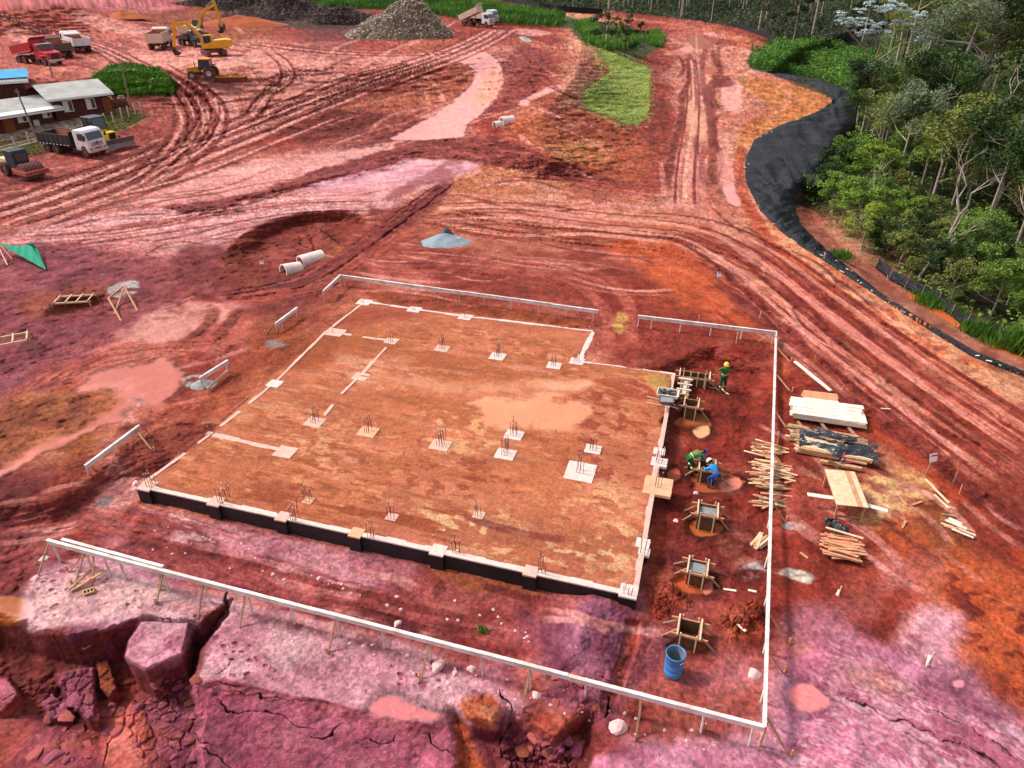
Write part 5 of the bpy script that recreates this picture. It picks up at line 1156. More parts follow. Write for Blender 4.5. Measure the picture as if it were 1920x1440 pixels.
# ------------------------------------------------------------------ column formwork
def formwork(px, py, rz, label, w=.62, d=.62, h=.8, fill='concrete_grey', filled=True, braces=((-1, 1), (-1, -.3), (1, 1), (1, -.5)), group='column formwork boxes'):
    p = at(px, py); g = p.z
    r = thing('column_formwork', label, 'formwork', (p.x, p.y, g), rz, group)
    t = .03
    for sx, sy, L_, ax in ((0, -1, w, 0), (0, 1, w, 0), (-1, 0, d, 1), (1, 0, d, 1)):
        b = MB()
        if ax == 0: b.box((0, sy * d / 2, h / 2), (w + t * 2, t, h))
        else: b.box((sx * w / 2, 0, h / 2 + .002), (t, d - t - .002, h))
        b.build('panel', 'wood_dark' if ax == 0 else 'wood_grey', r)
    if filled:
        b = MB(); b.box((0, 0, h * .44), (w - t - .01, d - t - .01, h * .86)); b.build('concrete_fill', fill, r)
    for sy in (-1, 1):
        b = MB(); b.box((0, sy * (d / 2 + .045), h - .06), (w + .62, .055, .09)); b.build('yoke', 'wood', r)
    for sx in (-1, 1):
        b = MB(); b.box((sx * (w / 2 + .045), 0, h - .06 + .1), (.055, d + .3, .08)); b.build('yoke', 'wood_pale', r)
    for sx in (-.8, .8):
        for sy in (-1, 1):
            b = MB(); b.beam((sx * w / 2, sy * (d / 2 + .10), -.1), (sx * w / 2, sy * (d / 2 + .10), h + .12), .05, .05); b.build('upright', 'wood_pale', r)
    for sx, sy in braces:
        b = MB(); b.beam((sx * w / 2, sy * d / 2, h - .05), (sx * (w / 2 + .75), sy * (d / 2 + .2), -.02), .07, .04); b.build('brace', 'wood_grey', r)
    return r
formwork(1293, 780, TH + .0, 'timber column box below the wheelbarrow, with rusty wet pit', filled=False)
formwork(1322, 898, TH + .05, 'timber column box the two crouching workers are leaning over', filled=False, h=.75)
formwork(1322, 985, TH + .02, 'timber column box brim full of grey concrete between the workers and the front', h=.85, w=.7)
formwork(1304, 1088, TH - .02, 'timber column box with half filled grey concrete, second nearest', h=.7)
formwork(1288, 1205, TH - .02, 'nearest timber column box, just behind the blue barrel', h=.75, w=.66, filled=False)
r = formwork(1300, 722, TH + .03, 'wide timber form with white clamps at the far corner of the pad', w=1.5, d=.55, h=.65, filled=False, braces=((1, 1), (1, -1)))
for k in range(4):
    b = MB(); b.beam((-.6 + .38 * k, -.35, .1), (-.6 + .38 * k, -.35, .95), .06, .06); b.build('upright', 'wood_pale', r)
r = formwork(1281, 742, TH + math.pi / 2, 'long narrow timber form climbing beside the pad corner wall', w=1.6, d=.3, h=.55, filled=True, fill='concrete_w', braces=())
for k in range(3):
    b = MB(); b.box((-.6 + k * .55, 0, .74), (.09, .75, .06)); b.build('clamp', 'board_white', r)
# mixing tray and wheelbarrow near the corner
p = at(1252, 740, .02); r = thing('mixing_tray', 'white edged wooden tray holding dark stones beside the corner form', 'tray', p, TH)
b = MB(); b.box((0, 0, .03), (1.0, .7, .04)); b.build('base', 'wood_pale', r)
for sx, sy, lx, ly in ((0, -.36, 1.04, .04), (0, .36, 1.04, .04), (-.52, 0, .04, .68), (.52, 0, .04, .68)):
    b = MB(); b.box((sx, sy, .08), (lx, ly, .14)); b.build('side', 'board_white', r)
b = MB(); rn = random.Random(3)
for k in range(60): b.box((rn.uniform(-.4, .4), rn.uniform(-.22, .28), .08), (.09, .08, .07), rotz(rn.random() * 3))
tagp(b.build('stone_heap', 'gravel_dark', r), kind='stuff')
p = at(1247, 768, 0); r = thing('wheelbarrow', 'wheelbarrow filled with grey mortar standing on the pad by the wall', 'wheelbarrow', p, TH + .1)
b = MB(); vs = []
for z_, s_2 in ((.35, .6), (.62, 1.0)):
    vs += [(-.35 * s_2, -.3 * s_2, z_), (.38 * s_2, -.26 * s_2, z_), (.38 * s_2, .26 * s_2, z_), (-.35 * s_2, .3 * s_2, z_)]
b.add(vs, [(0, 1, 2, 3), (0, 4, 5, 1), (1, 5, 6, 2), (2, 6, 7, 3), (3, 7, 4, 0)]); b.build('tray', 'steel', r, solid=.01)
b = MB(); b.box((0.02, 0, .56), (.62, .46, .06)); b.build('mortar', 'concrete_grey', r)
b = MB(); b.lathe([(.0, -.04), (.16, -.04), (.18, 0), (.16, .04), (0, .04)], (.62, 0, .18), 14, 'y'); b.build('wheel', 'tyre', r)
for s in (-1, 1):
    b = MB(); b.tube([(.62, .06 * s, .18), (.2, .2 * s, .36), (-.4, .26 * s, .42), (-.95, .27 * s, .5)], .018, 6); b.build('handle', 'board_white', r)
    b = MB(); b.tube([(-.25, .22 * s, .38), (-.35, .22 * s, 0)], .016, 6); b.build('leg', 'steel', r)

# ------------------------------------------------------------------ timber
PLK = {}
def plank(m, L_, w_, t_):
    key = (m, round(L_ / .15), round(w_ / .03), round(t_ / .02))
    if key not in PLK:
        b = MB(); b.box((0, 0, 0), (L_, w_, t_)); me = b.build('plank', m, bevel=0).data
        bpy.data.objects.remove([o for o in bpy.data.objects if o.data == me][0]); PLK[key] = me
    return PLK[key]
def put_plank(pos, yaw, m, L_, w_, t_, label, group, pitch=0, cat='plank', name='plank'):
    o = bpy.data.objects.new(name, plank(m, L_, w_, t_)); COLL.objects.link(o)
    o.location = pos; o.rotation_euler = (0, pitch, yaw)
    return tagp(o, label, cat, group)
def heap(x0, y0, x1, y1, n, L_, yaw0, label, group, mats, hmax=.4, ysp=.25, seed=1, w_=.09, t_=.035, jx=6, zmin=.03):
    rn = random.Random(seed)
    for i in range(n):
        t = rn.random()
        px = x0 + (x1 - x0) * t + rn.uniform(-jx, jx); py = y0 + (y1 - y0) * t + rn.uniform(-3, 3)
        p = at(px, py, zmin + hmax * rn.random())
        put_plank(p, yaw0 + rn.gauss(0, ysp), rn.choice(mats), L_ * rn.uniform(.6, 1.15), w_, t_, label, group, rn.gauss(0, .05))
heap(1441, 838, 1446, 955, 85, 1.35, TH + .0, 'rough offcut plank in the loose row under the long right hand board', 'loose offcuts under the right board', ['wood_red', 'wood_pale', 'wood', 'wood_grey', 'wood_pale'], .3, .22, 2, jx=20)
heap(1573, 1012, 1580, 1056, 40, 1.3, TH - .02, 'reddish stick stacked in front of the workbench', 'sticks stacked by the workbench', ['wood_red', 'wood', 'wood_pale', 'wood_red'], .4, .12, 3, jx=6)
heap(1782, 985, 1815, 1008, 16, .7, TH - .45, 'short pale offcut in the small heap at the far right of the yard', 'offcuts in the small right heap', ['wood_pale', 'board_white', 'wood_pale', 'wood'], .2, .25, 4, jx=7)
heap(1418, 1010, 1432, 1028, 9, .8, TH + 1.0, 'pale stick lying under the lower part of the right board', 'sticks under the lower right board', ['wood_pale', 'wood'], .12, .15, 5, jx=5)
# reddish stack of short boards, white stack, plank bundles
def stack(px, py, yaw, L_, nx, nz, w_, t_, label, group, mats, seed=1, z0=.1, jl=.12):
    p = at(px, py); rn = random.Random(seed)
    ax = Vector((math.cos(yaw), math.sin(yaw), 0)); ay = Vector((-ax.y, ax.x, 0))
    for k in range(nz):
        for i in range(nx):
            q = p + ay * ((i - (nx - 1) / 2) * (w_ * 1.08)) + ax * rn.uniform(-jl, jl) + Vector((0, 0, z0 + k * (t_ + .004)))
            put_plank(q, yaw + rn.gauss(0, .015), rn.choice(mats), L_, w_, t_, label, group)
stack(1536, 756, TH + .05, 1.6, 4, 6, .22, .05, 'reddish short board in the neat stack at the far end of the timber row', 'short reddish board stack', ['wood_red', 'wood', 'board_white', 'wood_red'], 1, jl=.05)
stack(1547, 783, TH - .0, 3.3, 5, 6, .3, .045, 'long whitewashed board in the big white stack', 'long white board stack', ['board_white', 'board_white', 'board_white', 'wood_pale'], 2, z0=.22)
stack(1548, 828, TH - .02, 3.1, 8, 3, .14, .06, 'rough beam in the bundle partly wrapped in black plastic', 'beams under the black plastic', ['wood', 'wood_pale', 'wood_grey'], 3, z0=.12, jl=.3)
stack(1562, 852, TH - .06, 3.0, 7, 4, .14, .06, 'pale beam lying under the crumpled black sheet', 'beams under the crumpled sheet', ['wood', 'wood_pale', 'wood'], 4, z0=.12, jl=.25)
for i, (x, y) in enumerate(((1508, 812), (1550, 812), (1592, 808))):
    put_plank(at(x, y, .12), TH - 1.2, 'wood_grey', 1.6, .1, .1, 'square bearer sticking out below the white stack, %s' % ('left', 'middle', 'right')[i], 'bearers below the white stack')
def crumple(px, py, L_, W_, yaw, label, seed, z=.35, amp=.22, hgt=.45):
    p = at(px, py); rn = random.Random(seed); nx, ny = 34, 18; vs = []
    for j in range(ny):
        for i in range(nx):
            u, v = i / (nx - 1) - .5, j / (ny - 1) - .5
            n = float(fbm(np.array([u * 6 + seed]), np.array([v * 5 + seed]), 4, seed)[0]); n2 = float(fbm(np.array([u * 3 + seed + 9]), np.array([v * 2]), 3, seed + 1)[0])
            e = 1 - (2 * abs(v)) ** 4
            vs.append((u * L_ * (1 + .1 * n2), v * W_ + n2 * .35, max(.03, z + hgt * .5 * (e - 1) + amp * n)))
    fs = [(j * nx + i, j * nx + i + 1, (j + 1) * nx + i + 1, (j + 1) * nx + i) for j in range(ny - 1) for i in range(nx - 1) if _keep(i / nx, j / ny, seed)]
    b = MB(); b.add(vs, fs); o = b.build('plastic_sheet', 'black_plastic', solid=.006); o.location = p; o.rotation_euler = (0, 0, yaw)
    tagp(o, label, 'sheet')
def _keep(u, v, seed):
    return float(fbm(np.array([u * 4 + seed * 3]), np.array([v * 4]), 3, seed + 5)[0]) > -.16
crumple(1548, 824, 2.5, .7, TH - .05, 'narrow black plastic strip draped over the upper beam bundle', 4, .36, .12, .2)
crumple(1567, 850, 3.3, 1.3, TH - .08, 'large crumpled black plastic sheet over the lower beam bundle', 7, .48, .26)
put_plank(at(1575, 878, .18), TH - .05, 'wood', 1.7, .18, .12, 'pale beam in front of the crumpled sheet with red tape on it', None)
b = MB(); a_, c_ = at(1578, 868, .58), at(1572, 878, .3); b.beam(a_, c_, .05, .01); b.beam(c_, at(1604, 876, .28), .04, .01); o = b.build('red_tape', 'red_tape'); tagp(o, 'thin red tape tied over the black plastic sheet', 'tape')
put_plank(at(1522, 708, .12), TH - 1.02, 'board_white', 3.2, .18, .06, 'longest white plank lying alone diagonally behind the timber row', None)
put_plank(at(1530, 715, .06), TH - 1.0, 'wood', 1.8, .1, .06, 'brown batten beside the lone white diagonal plank', None)
for x, y, a, L_, lb in ((1756, 922, -1.15, 1.6, 'upper half of the kinked grey plank pair at the right'), (1765, 942, -1.1, .9, 'lower half of the kinked grey plank pair at the right')):
    put_plank(at(x, y, .05), TH + a, 'wood_pale', L_, .09, .04, lb, None)
for x, y, a, L_, lb, m_ in ((1693, 941, -1.2, .6, 'small plank standing out on the sawdust, left one', 'wood'), (1719, 945, .7, .65, 'small plank on the sawdust, right one', 'wood'), (1660, 768, .2, .5, 'broken slat behind the sign', 'wood_pale'), (1779, 968, .0, .5, 'thin slat in front of the kinked plank', 'wood_grey'),
                      (1694, 985, 1.2, .6, 'thin rod near the front of the sawdust patch', 'wood'), (1507, 1043, -.7, .35, 'tiny stick on the dark soil left of the stacked sticks', 'wood'), (1571, 1113, 1.2, .3, 'short white peg lying in front of the sticks', 'board_white'), (1388, 1177, -.7, .5, 'white slat lying near the nearest column box', 'board_white'),
                      (1368, 1108, .1, .4, 'white slat behind the orange heap', 'board_white'), (1410, 1110, .0, .25, 'tiny white slat near the right board', 'board_white'), (1358, 735, -.9, .8, 'pale plank at the feet of the standing worker', 'wood_pale'), (1325, 727, -.1, .9, 'long slat between the standing worker and the wide form', 'wood_grey'),
                      (1740, 1240, 1.25, .5, 'white peg standing at the edge of the pink apron', 'board_white'), (1480, 905, .6, .5, 'loose plank right of the offcuts', 'wood')):
    put_plank(at(x, y, .05), TH + a, m_, L_, .09, .04, lb, None)
# workbench
p = at(1577, 945); g = p.z
r = thing('workbench', 'timber workbench with plank top and a white board through it', 'workbench', p, TH - math.pi / 2 + .13)
HB = .85
for i in range(6):
    b = MB(); b.box((0, (i - 2.5) * .2, HB), (2.3, .192, .035)); b.build('top_plank', 'wood_pale' if i != 4 else 'wood', r)
for sx in (-1, 1):
    for sy in (-1, 1):
        b = MB(); b.box((sx * 1.05, sy * .5, HB / 2 - .01), (.07, .07, HB - .03)); b.build('leg', 'wood', r)
for sy in (-1, 1):
    b = MB(); b.box((0, sy * .545, HB - .09), (2.2, .03, .12)); b.build('apron', 'wood', r)
for sx in (-1, 1):
    b = MB(); b.beam((sx * 1.06, -.5, .2), (sx * 1.06, .5, .25), .04, .08); b.build('crossbar', 'wood_grey', r)
ax = Vector((math.cos(TH - .05), math.sin(TH - .05), 0))
for s, lb in ((-1, 'left'), (1, 'right')): put_plank(at(1582, 960, .55) + ax * (s * .95), TH - .05 - .12 * s, 'board_white', 1.1, .22, .03, 'white board poking out %s of the workbench' % lb, 'white boards through the workbench')
p = at(1571, 898, HB + .1); r2 = thing('circular_saw', 'grey power saw left on the far end of the workbench', 'saw', p, .4)
b = MB(); b.lathe([(0, -.02), (.12, -.02), (.12, .02), (0, .02)], (0, 0, .05), 18, 'y'); b.build('blade_guard', 'steel', r2)
b = MB(); b.box((0, .09, .06), (.2, .12, .12)); b.build('motor', 'ink', r2, bevel=.02)
b = MB(); b.box((0, 0, -.03), (.3, .16, .015)); b.build('base_plate', 'steel', r2)
put_plank(at(1556, 900, HB), TH - .7, 'wood_dark', .5, .2, .08, 'dark block at the far left corner of the workbench', None, cat='block')
crumple(1566, 990, .9, .6, TH, 'black plastic bundle stuffed under the front of the workbench', 9, .3, .2)
# ------------------------------------------------------------------ barrel
p = at(1261, 1262)
r = thing('barrel', 'open blue plastic barrel by the nearest column form', 'barrel', p, .2)
b = MB(); b.lathe([(.0, 0.0), (.27, .0), (.295, .04), (.30, .3), (.292, .31), (.30, .33), (.31, .6), (.30, .62), (.31, .64), (.30, .92), (.32, .95), (.32, .99), (.30, .99), (.285, .93)], n=32); b.build('body', 'blue', r, smooth=True)
b = MB(); b.lathe([(.284, .96), (.284, .3), (0, .3)], n=32); b.build('lining', 'blue_in', r, smooth=True)
b = MB()
for i in range(6):
    t0, t1 = -1.5 + i * .1, -1.4 + i * .1
    b.quad((.313 * math.cos(t0), .313 * math.sin(t0), .76), (.313 * math.cos(t1), .313 * math.sin(t1), .76), (.313 * math.cos(t1), .313 * math.sin(t1), .83), (.313 * math.cos(t0), .313 * math.sin(t0), .83))
b.build('label_strip', 'sign', r)
# ------------------------------------------------------------------ stakes and small signs
def stake(px, py, h, label, m='stake_w', lean=(0, 0), w=.035, group='survey stakes'):
    p = at(px, py); b = MB(); b.beam((0, 0, -.15), (lean[0], lean[1], h), w, w); o = b.build('stake', m); o.location = p; tagp(o, label, 'stake', group)
for a in ((1255, 520, .75, 'thin stake standing alone on the orange field behind the boards'), (1301, 468, .35, 'short stake at the inner edge of the curved road'), (1319, 478, .35, 'dark low stake beside the curved road', 'wood_grey'), (1310, 610, .7, 'stake just behind the right hand back board'),
          (1424, 597, .55, 'stake behind the right back corner board'), (1380, 645, .75, 'stake in front of the right hand back board'), (1527, 680, .5, 'thin stake left of the lone white plank', 'wood'), (1577, 737, .5, 'thin stake right of the short reddish boards', 'wood'), (1458, 832, .7, 'stake right of the long board at the offcuts'),
          (1787, 905, .6, 'thin rod with a cross piece right of the sign', 'wood_grey'), (1799, 926, .5, 'orange stake beyond the kinked plank', 'wood_red'), (635, 512, .9, 'tall thin stake behind the back left corner board', 'wood_grey'), (1572, 1118, .5, 'white peg on the dark field in front of the sticks'),
          (1736, 1250, .7, 'white peg at the top of the pink apron'), (1545, 487, .6, 'pale stick lying up against the black liner'), (1663, 525, .4, 'small peg at the ditch edge'), (98, 482, .9, 'post')):
    if a[3] == 'post': continue
    stake(*a, lean=(random.uniform(-.08, .1), 0)) if len(a) == 4 else stake(a[0], a[1], a[2], a[3], a[4], lean=(random.uniform(-.05, .12), 0))
def signpost(px, py, h, w_, hh, label, m_post='wood_grey', red=False, tilt=.15):
    p = at(px, py); r = thing('sign', label, 'sign', p, .1)
    b = MB(); b.beam((0, 0, -.1), (.03, 0, h), .05, .04); b.build('post', m_post, r)
    b = MB(); b.box((.03, -.04, h), (w_, .015, hh), rotz(tilt) @ rotx(-.35)); o = b.build('panel', 'sign', r)
    b = MB(); b.box((.03, -.052, h + hh * .33), (w_ * .9, .004, hh * .16), rotz(tilt) @ rotx(-.35)); b.build('red_heading' if red else 'heading', 'sign_red' if red else 'ink', o)
    b = MB(); b.box((.03, -.056, h - hh * .1), (w_ * .35, .004, hh * .3), rotz(tilt) @ rotx(-.35)); b.build('symbol', 'ink', o)
signpost(1736, 890, .95, .36, .36, 'white square sign with red heading on a wooden stake at the far right', red=True)
signpost(1344, 533, .75, .24, .32, 'small white sign on a stake by the curved road', tilt=0)
signpost(493, 508, .7, .28, .28, 'small white sign on a stake left of the pipe trench', tilt=0)
# ------------------------------------------------------------------ pipes, gravel, stones
def pipe(px, py, yaw, L_, rr2, label, th=.09, pitch=0):
    p = at(px, py, rr2 * .02); b = MB(); n = 28; vs = []; fs = []
    for x_, q in ((-L_ / 2, rr2), (L_ / 2, rr2), (L_ / 2, rr2 - th), (-L_ / 2, rr2 - th)):
        for k in range(n):
            t = 2 * math.pi * k / n; vs.append((x_, q * math.cos(t), q * math.sin(t)))
    for i in range(4):
        for k in range(n): fs.append((i * n + k, i * n + (k + 1) % n, ((i + 1) % 4) * n + (k + 1) % n, ((i + 1) % 4) * n + k))
    b.add(vs, fs); o = b.build('concrete_pipe', 'pipe', smooth=True); o.location = p; o.rotation_euler = (0, pitch, yaw)
    md = o.modifiers.new('e', 'EDGE_SPLIT'); md.split_angle = .7
    tagp(o, label, 'pipe', 'concrete drain pipes')
pipe(584, 489, .75, 1.9, .62, 'pale concrete pipe lying in the trench, right one')
pipe(547, 508, .75, 1.4, .6, 'pale concrete pipe half buried in the trench, left one', pitch=.12)
pipe(951, 228, .5, 1.6, .6, 'white concrete pipe on the far flats, upper one')
pipe(937, 235, .5, 1.4, .5, 'white concrete pipe on the far flats, lower one')
def mound(name, px, py, rx, ry, h, m, label, cat, seed, rz=0, jag=.25, n=44, pw=1.0, apex=(0, 0), kind=None):
    p = at(px, py); vs = []; fs = []; rings = 22
    for i in range(rings + 1):
        t = i / rings
        for k in range(n):
            a = 2 * math.pi * k / n
            e = 1 + jag * float(fbm(np.array([math.cos(a) * 1.5 + seed]), np.array([math.sin(a) * 1.5]), 3, seed)[0])
            x, y = rx * t * e * math.cos(a) + apex[0] * rx * (1 - t), ry * t * e * math.sin(a) + apex[1] * ry * (1 - t)
            z = h * (1 - t ** pw) + h * .22 * float(fbm(np.array([x / rx * 3 + seed]), np.array([y / ry * 3]), 4, seed + 1)[0]) * math.sin(math.pi * min(1, t + .15))
            vs.append((x, y, z - .05 * (t > .99)))
    for i in range(rings):
        for k in range(n): fs.append((i * n + k, i * n + (k + 1) % n, (i + 1) * n + (k + 1) % n, (i + 1) * n + k))
    b = MB(); b.add(vs, fs); o = b.build(name, m, smooth=True); o.location = p; o.rotation_euler = (0, 0, rz)
    tagp(o, label, cat, None, kind)
    return o, vs
mound('gravel_heap', 835, 453, 2.0, 1.6, .75, 'gravel', 'blue grey gravel heap on the red flats behind the pad', 'gravel heap', 3, pw=.8)
mound('gravel_heap', 838, 446, .75, .6, 1.0, 'gravel_dark', 'darker damp gravel peak on top of the grey heap', 'gravel heap', 5, pw=.9)
mound('concrete_spill', 383, 722, .75, .5, .35, 'concrete_grey', 'heap of grey concrete under the white board frame', 'heap', 8)
mound('soil_heap', 1385, 1158, 1.4, 1.1, .45, 'rock_red', 'low heap of crumbly orange soil beside the long right board', 'soil heap', 11)
bpy.data.objects.remove(bpy.data.objects['soil_heap'])
rk = []
for i in range(6): 
    o = rocky('rock', 'rock_pale' if i < 3 else ('rock_red', 'rock_purple', 'rock_brown')[i - 3], (1, 1, 1), 100 + i); rk.append(o.data); bpy.data.objects.remove(o)
def rock(px, py, s, i, label, group, z=0):
    o = bpy.data.objects.new('rock', rk[i % 6]); COLL.objects.link(o); o.location = at(px, py, -s * .2 + z); o.scale = (s * random.uniform(.8, 1.2), s * random.uniform(.8, 1.2), s * random.uniform(.7, 1.1)); o.rotation_euler = (0, 0, random.random() * 6)
    return tagp(o, label, 'rock', group)
for (x, y, s, i, lb) in ((822, 1250, .25, 0, 'large pale rock under the foreground board'), (852, 1262, .14, 1, 'small pale rock right of the large one'), (884, 1255, .22, 2, 'pale flat rock by a foreground board post'), (746, 1170, .2, 0, 'orange pale rock behind the foreground board'), (80, 1048, .28, 1, 'pale rock at the left end of the foreground board'),
                      (66, 1085, .2, 2, 'pale rock below the left end of the foreground board'), (1160, 1362, .34, 0, 'big pink boulder in the foreground gully'), (1415, 1262, .3, 1, 'crumpled white lump beside the right board'), (1305, 925, .16, 2, 'white stone below the crouching workers'), (1268, 977, .17, 0, 'pinkish stone left of the grey filled form'),
                      (255, 908, .25, 1, 'white concrete lump at the front left corner of the pad'), (252, 918, .18, 2, 'small white lump by the front left corner of the pad'), (1006, 1302, .2, 1, 'pale stone right of the leaning brace'), (276, 1255, .0, 0, '')):
    if s: rock(x, y, s, i, lb, None)
for k in range(46):
    x = random.uniform(270, 1000); y = 985 + (x - 275) * .245 + random.uniform(-10, 45)
    rock(x, y, random.uniform(.04, .1), k % 3, 'small pale stone scattered in front of the foundation wall', 'pale stones in front of the pad')
for k in range(40):
    x = random.uniform(440, 1340); y = 1135 + (x - 440) * .262 + random.uniform(5, 42)
    rock(x, y, random.uniform(.04, .09), k % 3, 'small pale stone along the foreground board', 'pale stones along the foreground board')
for k in range(140):
    x, y = random.choice([(random.uniform(120, 200), random.uniform(1300, 1400)), (random.uniform(255, 372), random.uniform(1300, 1440)), (random.uniform(60, 360), random.uniform(1290, 1430)), (random.uniform(290, 370), random.uniform(1265, 1300)), (random.uniform(960, 1100), random.uniform(1385, 1435)), (random.uniform(1020, 1170), random.uniform(1255, 1330))])
    rock(x, y, random.choice([.06, .08, .1, .14, .2, .28]) * random.uniform(.8, 1.2), 3 + k % 3, 'red earth clod fallen into the collapsed ground', 'red clods in the collapse')
# hollow clay block lying on the shelf
p = at(168, 1112, .08); r = thing('clay_block', 'yellowish hollow block lying on the pink shelf', 'block', p, .5)
b = MB(); b.box((0, 0, 0), (.36, .2, .18), rotx(.5)); b.build('shell', 'clay_block', r, bevel=.01)
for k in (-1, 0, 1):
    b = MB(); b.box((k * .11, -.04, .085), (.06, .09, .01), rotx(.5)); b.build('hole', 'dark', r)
b = MB(); b.beam(at(130, 1110, .1), at(178, 1078, .35), .1, .05); o = b.build('plank', 'wood_grey'); tagp(o, 'leaning grey plank below the doubled foreground board', 'plank')
b = MB(); b.beam(at(140, 1108, .1), at(195, 1085, .3), .1, .05); o = b.build('plank', 'wood'); tagp(o, 'second leaning plank below the doubled board', 'plank')
b = MB(); b.beam(at(155, 1218, .05), at(172, 1212, .08), .12, .03); o = b.build('plank', 'wood_grey'); tagp(o, 'splinter of wood below the cliff on the left', 'plank')
# left excavation timber
def frame_hole(px, py, yaw, label):
    p = at(px, py, .9); r = thing('trench_frame', label, 'timber frame', p, yaw)
    for sy in (-.55, .55):
        b = MB(); b.box((0, sy, 0), (2.4, .08, .1)); b.build('rail', 'wood_pale', r)
    for k in range(4):
        b = MB(); b.box((-1.05 + .7 * k, 0, .08), (.07, 1.3, .05)); b.build('crosspiece', 'wood_pale', r)
    for sx in (-1, 1):
        for sy in (-1, 1):
            b = MB(); b.beam((sx * 1.1, sy * .6, .15), (sx * 1.3, sy * .75, -.7), .08, .08); b.build('leg', 'wood_grey', r)
frame_hole(147, 584, .15, 'ladder like pale timber frame over the dark hole on the left')
frame_hole(22, 664, .5, 'timber frame at the left picture edge over a red pit')
def aframe(pts, label, m='wood'):
    P = [at(x, y, z) for x, y, z in pts]; r = thing('timber_trestle', label, 'trestle', P[0])
    for a, c in zip(P[:-1], P[1:]):
        b = MB(); b.beam(a, c, .1, .07); b.build('timber', m, r, True)
aframe([(227, 602, 0), (207, 572, .5), (238, 556, .8), (258, 583, 0)], 'pale zigzag timber trestle right of the ladder frame')
aframe([(215, 592, .1), (237, 560, .7)], 'leaning timber of the zigzag trestle', 'wood')
# green mesh
A1, A2, A3, A4 = at(2, 478, 1.0), at(66, 480, .9), at(86, 508, .1), at(45, 500, .15)
b = MB(); n = 16; vs = []
for j in range(9):
    for i in range(n + 1):
        u, v = i / n, j / 8
        top = A1.lerp(A2, u); bot = A1.lerp(A3, u) if u > .0 else A1 - Vector((0, 0, .05))
        q = top.lerp(bot, v); q.z += -.15 * math.sin(math.pi * u) * (1 - v) + .03 * math.sin(i * 2.1 + j)
        vs.append(q)
b.add(vs, [(j * (n + 1) + i, j * (n + 1) + i + 1, (j + 1) * (n + 1) + i + 1, (j + 1) * (n + 1) + i) for j in range(8) for i in range(n)])
r = thing('net_fence', 'green plastic net strung between stakes at the left edge', 'net', at(45, 500))
b.build('net', 'green_net', r, True, solid=.01)
b = MB(); b.tube([at(72, 498, 0), at(66, 474, .9)], .05, 6); b.build('stake', 'green_net', r, True)
b = MB(); b.tube([A2 + Vector((0, 0, .05)), A2 + Vector((.3, -.1, -.3)), A3], [.16, .12, .06], 7); b.build('rolled_net', 'green_net', r, True)
b = MB(); b.beam(at(0, 474, .9), at(14, 497, 0), .07, .05); b.build('stake', 'wood_pale', r, True)
b = MB(); b.beam(at(0, 470, .9), at(24, 488, .1), .07, .05); b.build('stake', 'wood_red', r, True)
# rebar bundle
for k in range(14):
    a0 = at(285 + random.uniform(-6, 12), 832 + random.uniform(-14, 20), .1); c0 = a0 + Vector((random.uniform(-.7, .7), random.uniform(-.6, .6), random.uniform(.0, .5)))
    b = MB(); b.tube([a0, a0.lerp(c0, .5) + Vector((0, 0, .15)), c0], .014, 5); o = b.build('bent_rebar', 'rebar'); tagp(o, 'bent rebar offcut in the tangle left of the pad', 'rebar', 'tangle of bent rebar')
# ------------------------------------------------------------------ liner on the right bank, silt fence, ditch water
def surf_z(x, y): return ground_z(x, y)
def resample(P, n):
    P = np.asarray(P, float); s = np.concatenate([[0], np.cumsum(np.hypot(*np.diff(P, axis=0).T))]); t = np.linspace(0, s[-1], n)
    return np.stack([np.interp(t, s, P[:, 0]), np.interp(t, s, P[:, 1])], 1)
nl = 420; A_ = resample(LIN_L, nl); B_ = resample(LIN_R, nl)
# pair each left point with the right border at a similar share of the way
vs = []; m_ = 22
for i in range(nl):
    wsc = min(1, max(.12, ((at(*A_[i]) - at(*B_[i])).length - .8) / 4))
    for j in range(m_):
        v = j / (m_ - 1)
        px, py = A_[i] * (1 - v) + B_[i] * v
        jit = 2.2 * float(fbm(np.array([i * .11]), np.array([v * 2.0]), 3, 7)[0]) if j in (0, m_ - 1) else 0
        q = at(px + jit, py + jit * .6, .02)
        w1 = float(fbm(np.array([i * .30 + v * 3.0]), np.array([v * 1.3 + i * .015]), 3, 5)[0])
        w2 = abs(float(fbm(np.array([i * .12 - v * 5]), np.array([v * 2.0]), 2, 6)[0]))
        w3 = float(fbm(np.array([i * .9 + v * 6]), np.array([v * 1.2]), 3, 8)[0])
        q.z += wsc * (.34 * w1 + .85 * (.35 - w2) + .28 * w3) * min(1, 4 * v * (1 - v) + .15)
        vs.append(q)
b = MB(); b.add(vs, [(i * m_ + j, (i + 1) * m_ + j, (i + 1) * m_ + j + 1, i * m_ + j + 1) for i in range(nl - 1) for j in range(m_ - 1)])
o = b.build('ground_liner', 'geotextile', smooth=True); tagp(o, 'wrinkled black geotextile liner covering the curved bank beside the forest', 'liner')
bpy.context.view_layer.update()
for k in range(26):
    i = random.randrange(20, 400); v = random.choice([.02, .05, .3, .6])
    px, py = A_[i] * (1 - v) + B_[i] * v
    p = at(px, py, .12); b = MB(); b.beam((0, 0, 0), (random.uniform(-.25, .25), random.uniform(-.3, .3), .06), .07, .03); o = b.build('peg', 'board_white'); o.location = p; tagp(o, 'pale wooden peg pinning the black liner', 'peg', 'pegs on the black liner')
wl = [(1690, 562), (1745, 597), (1810, 640), (1870, 676), (1945, 716)]; wr = [(1704, 548), (1772, 584), (1840, 618), (1890, 650), (1970, 690)]
PW = [at(x, y, .06) for x, y in wl] + [at(x, y, .06) for x, y in reversed(wr)]; zt = -2.56
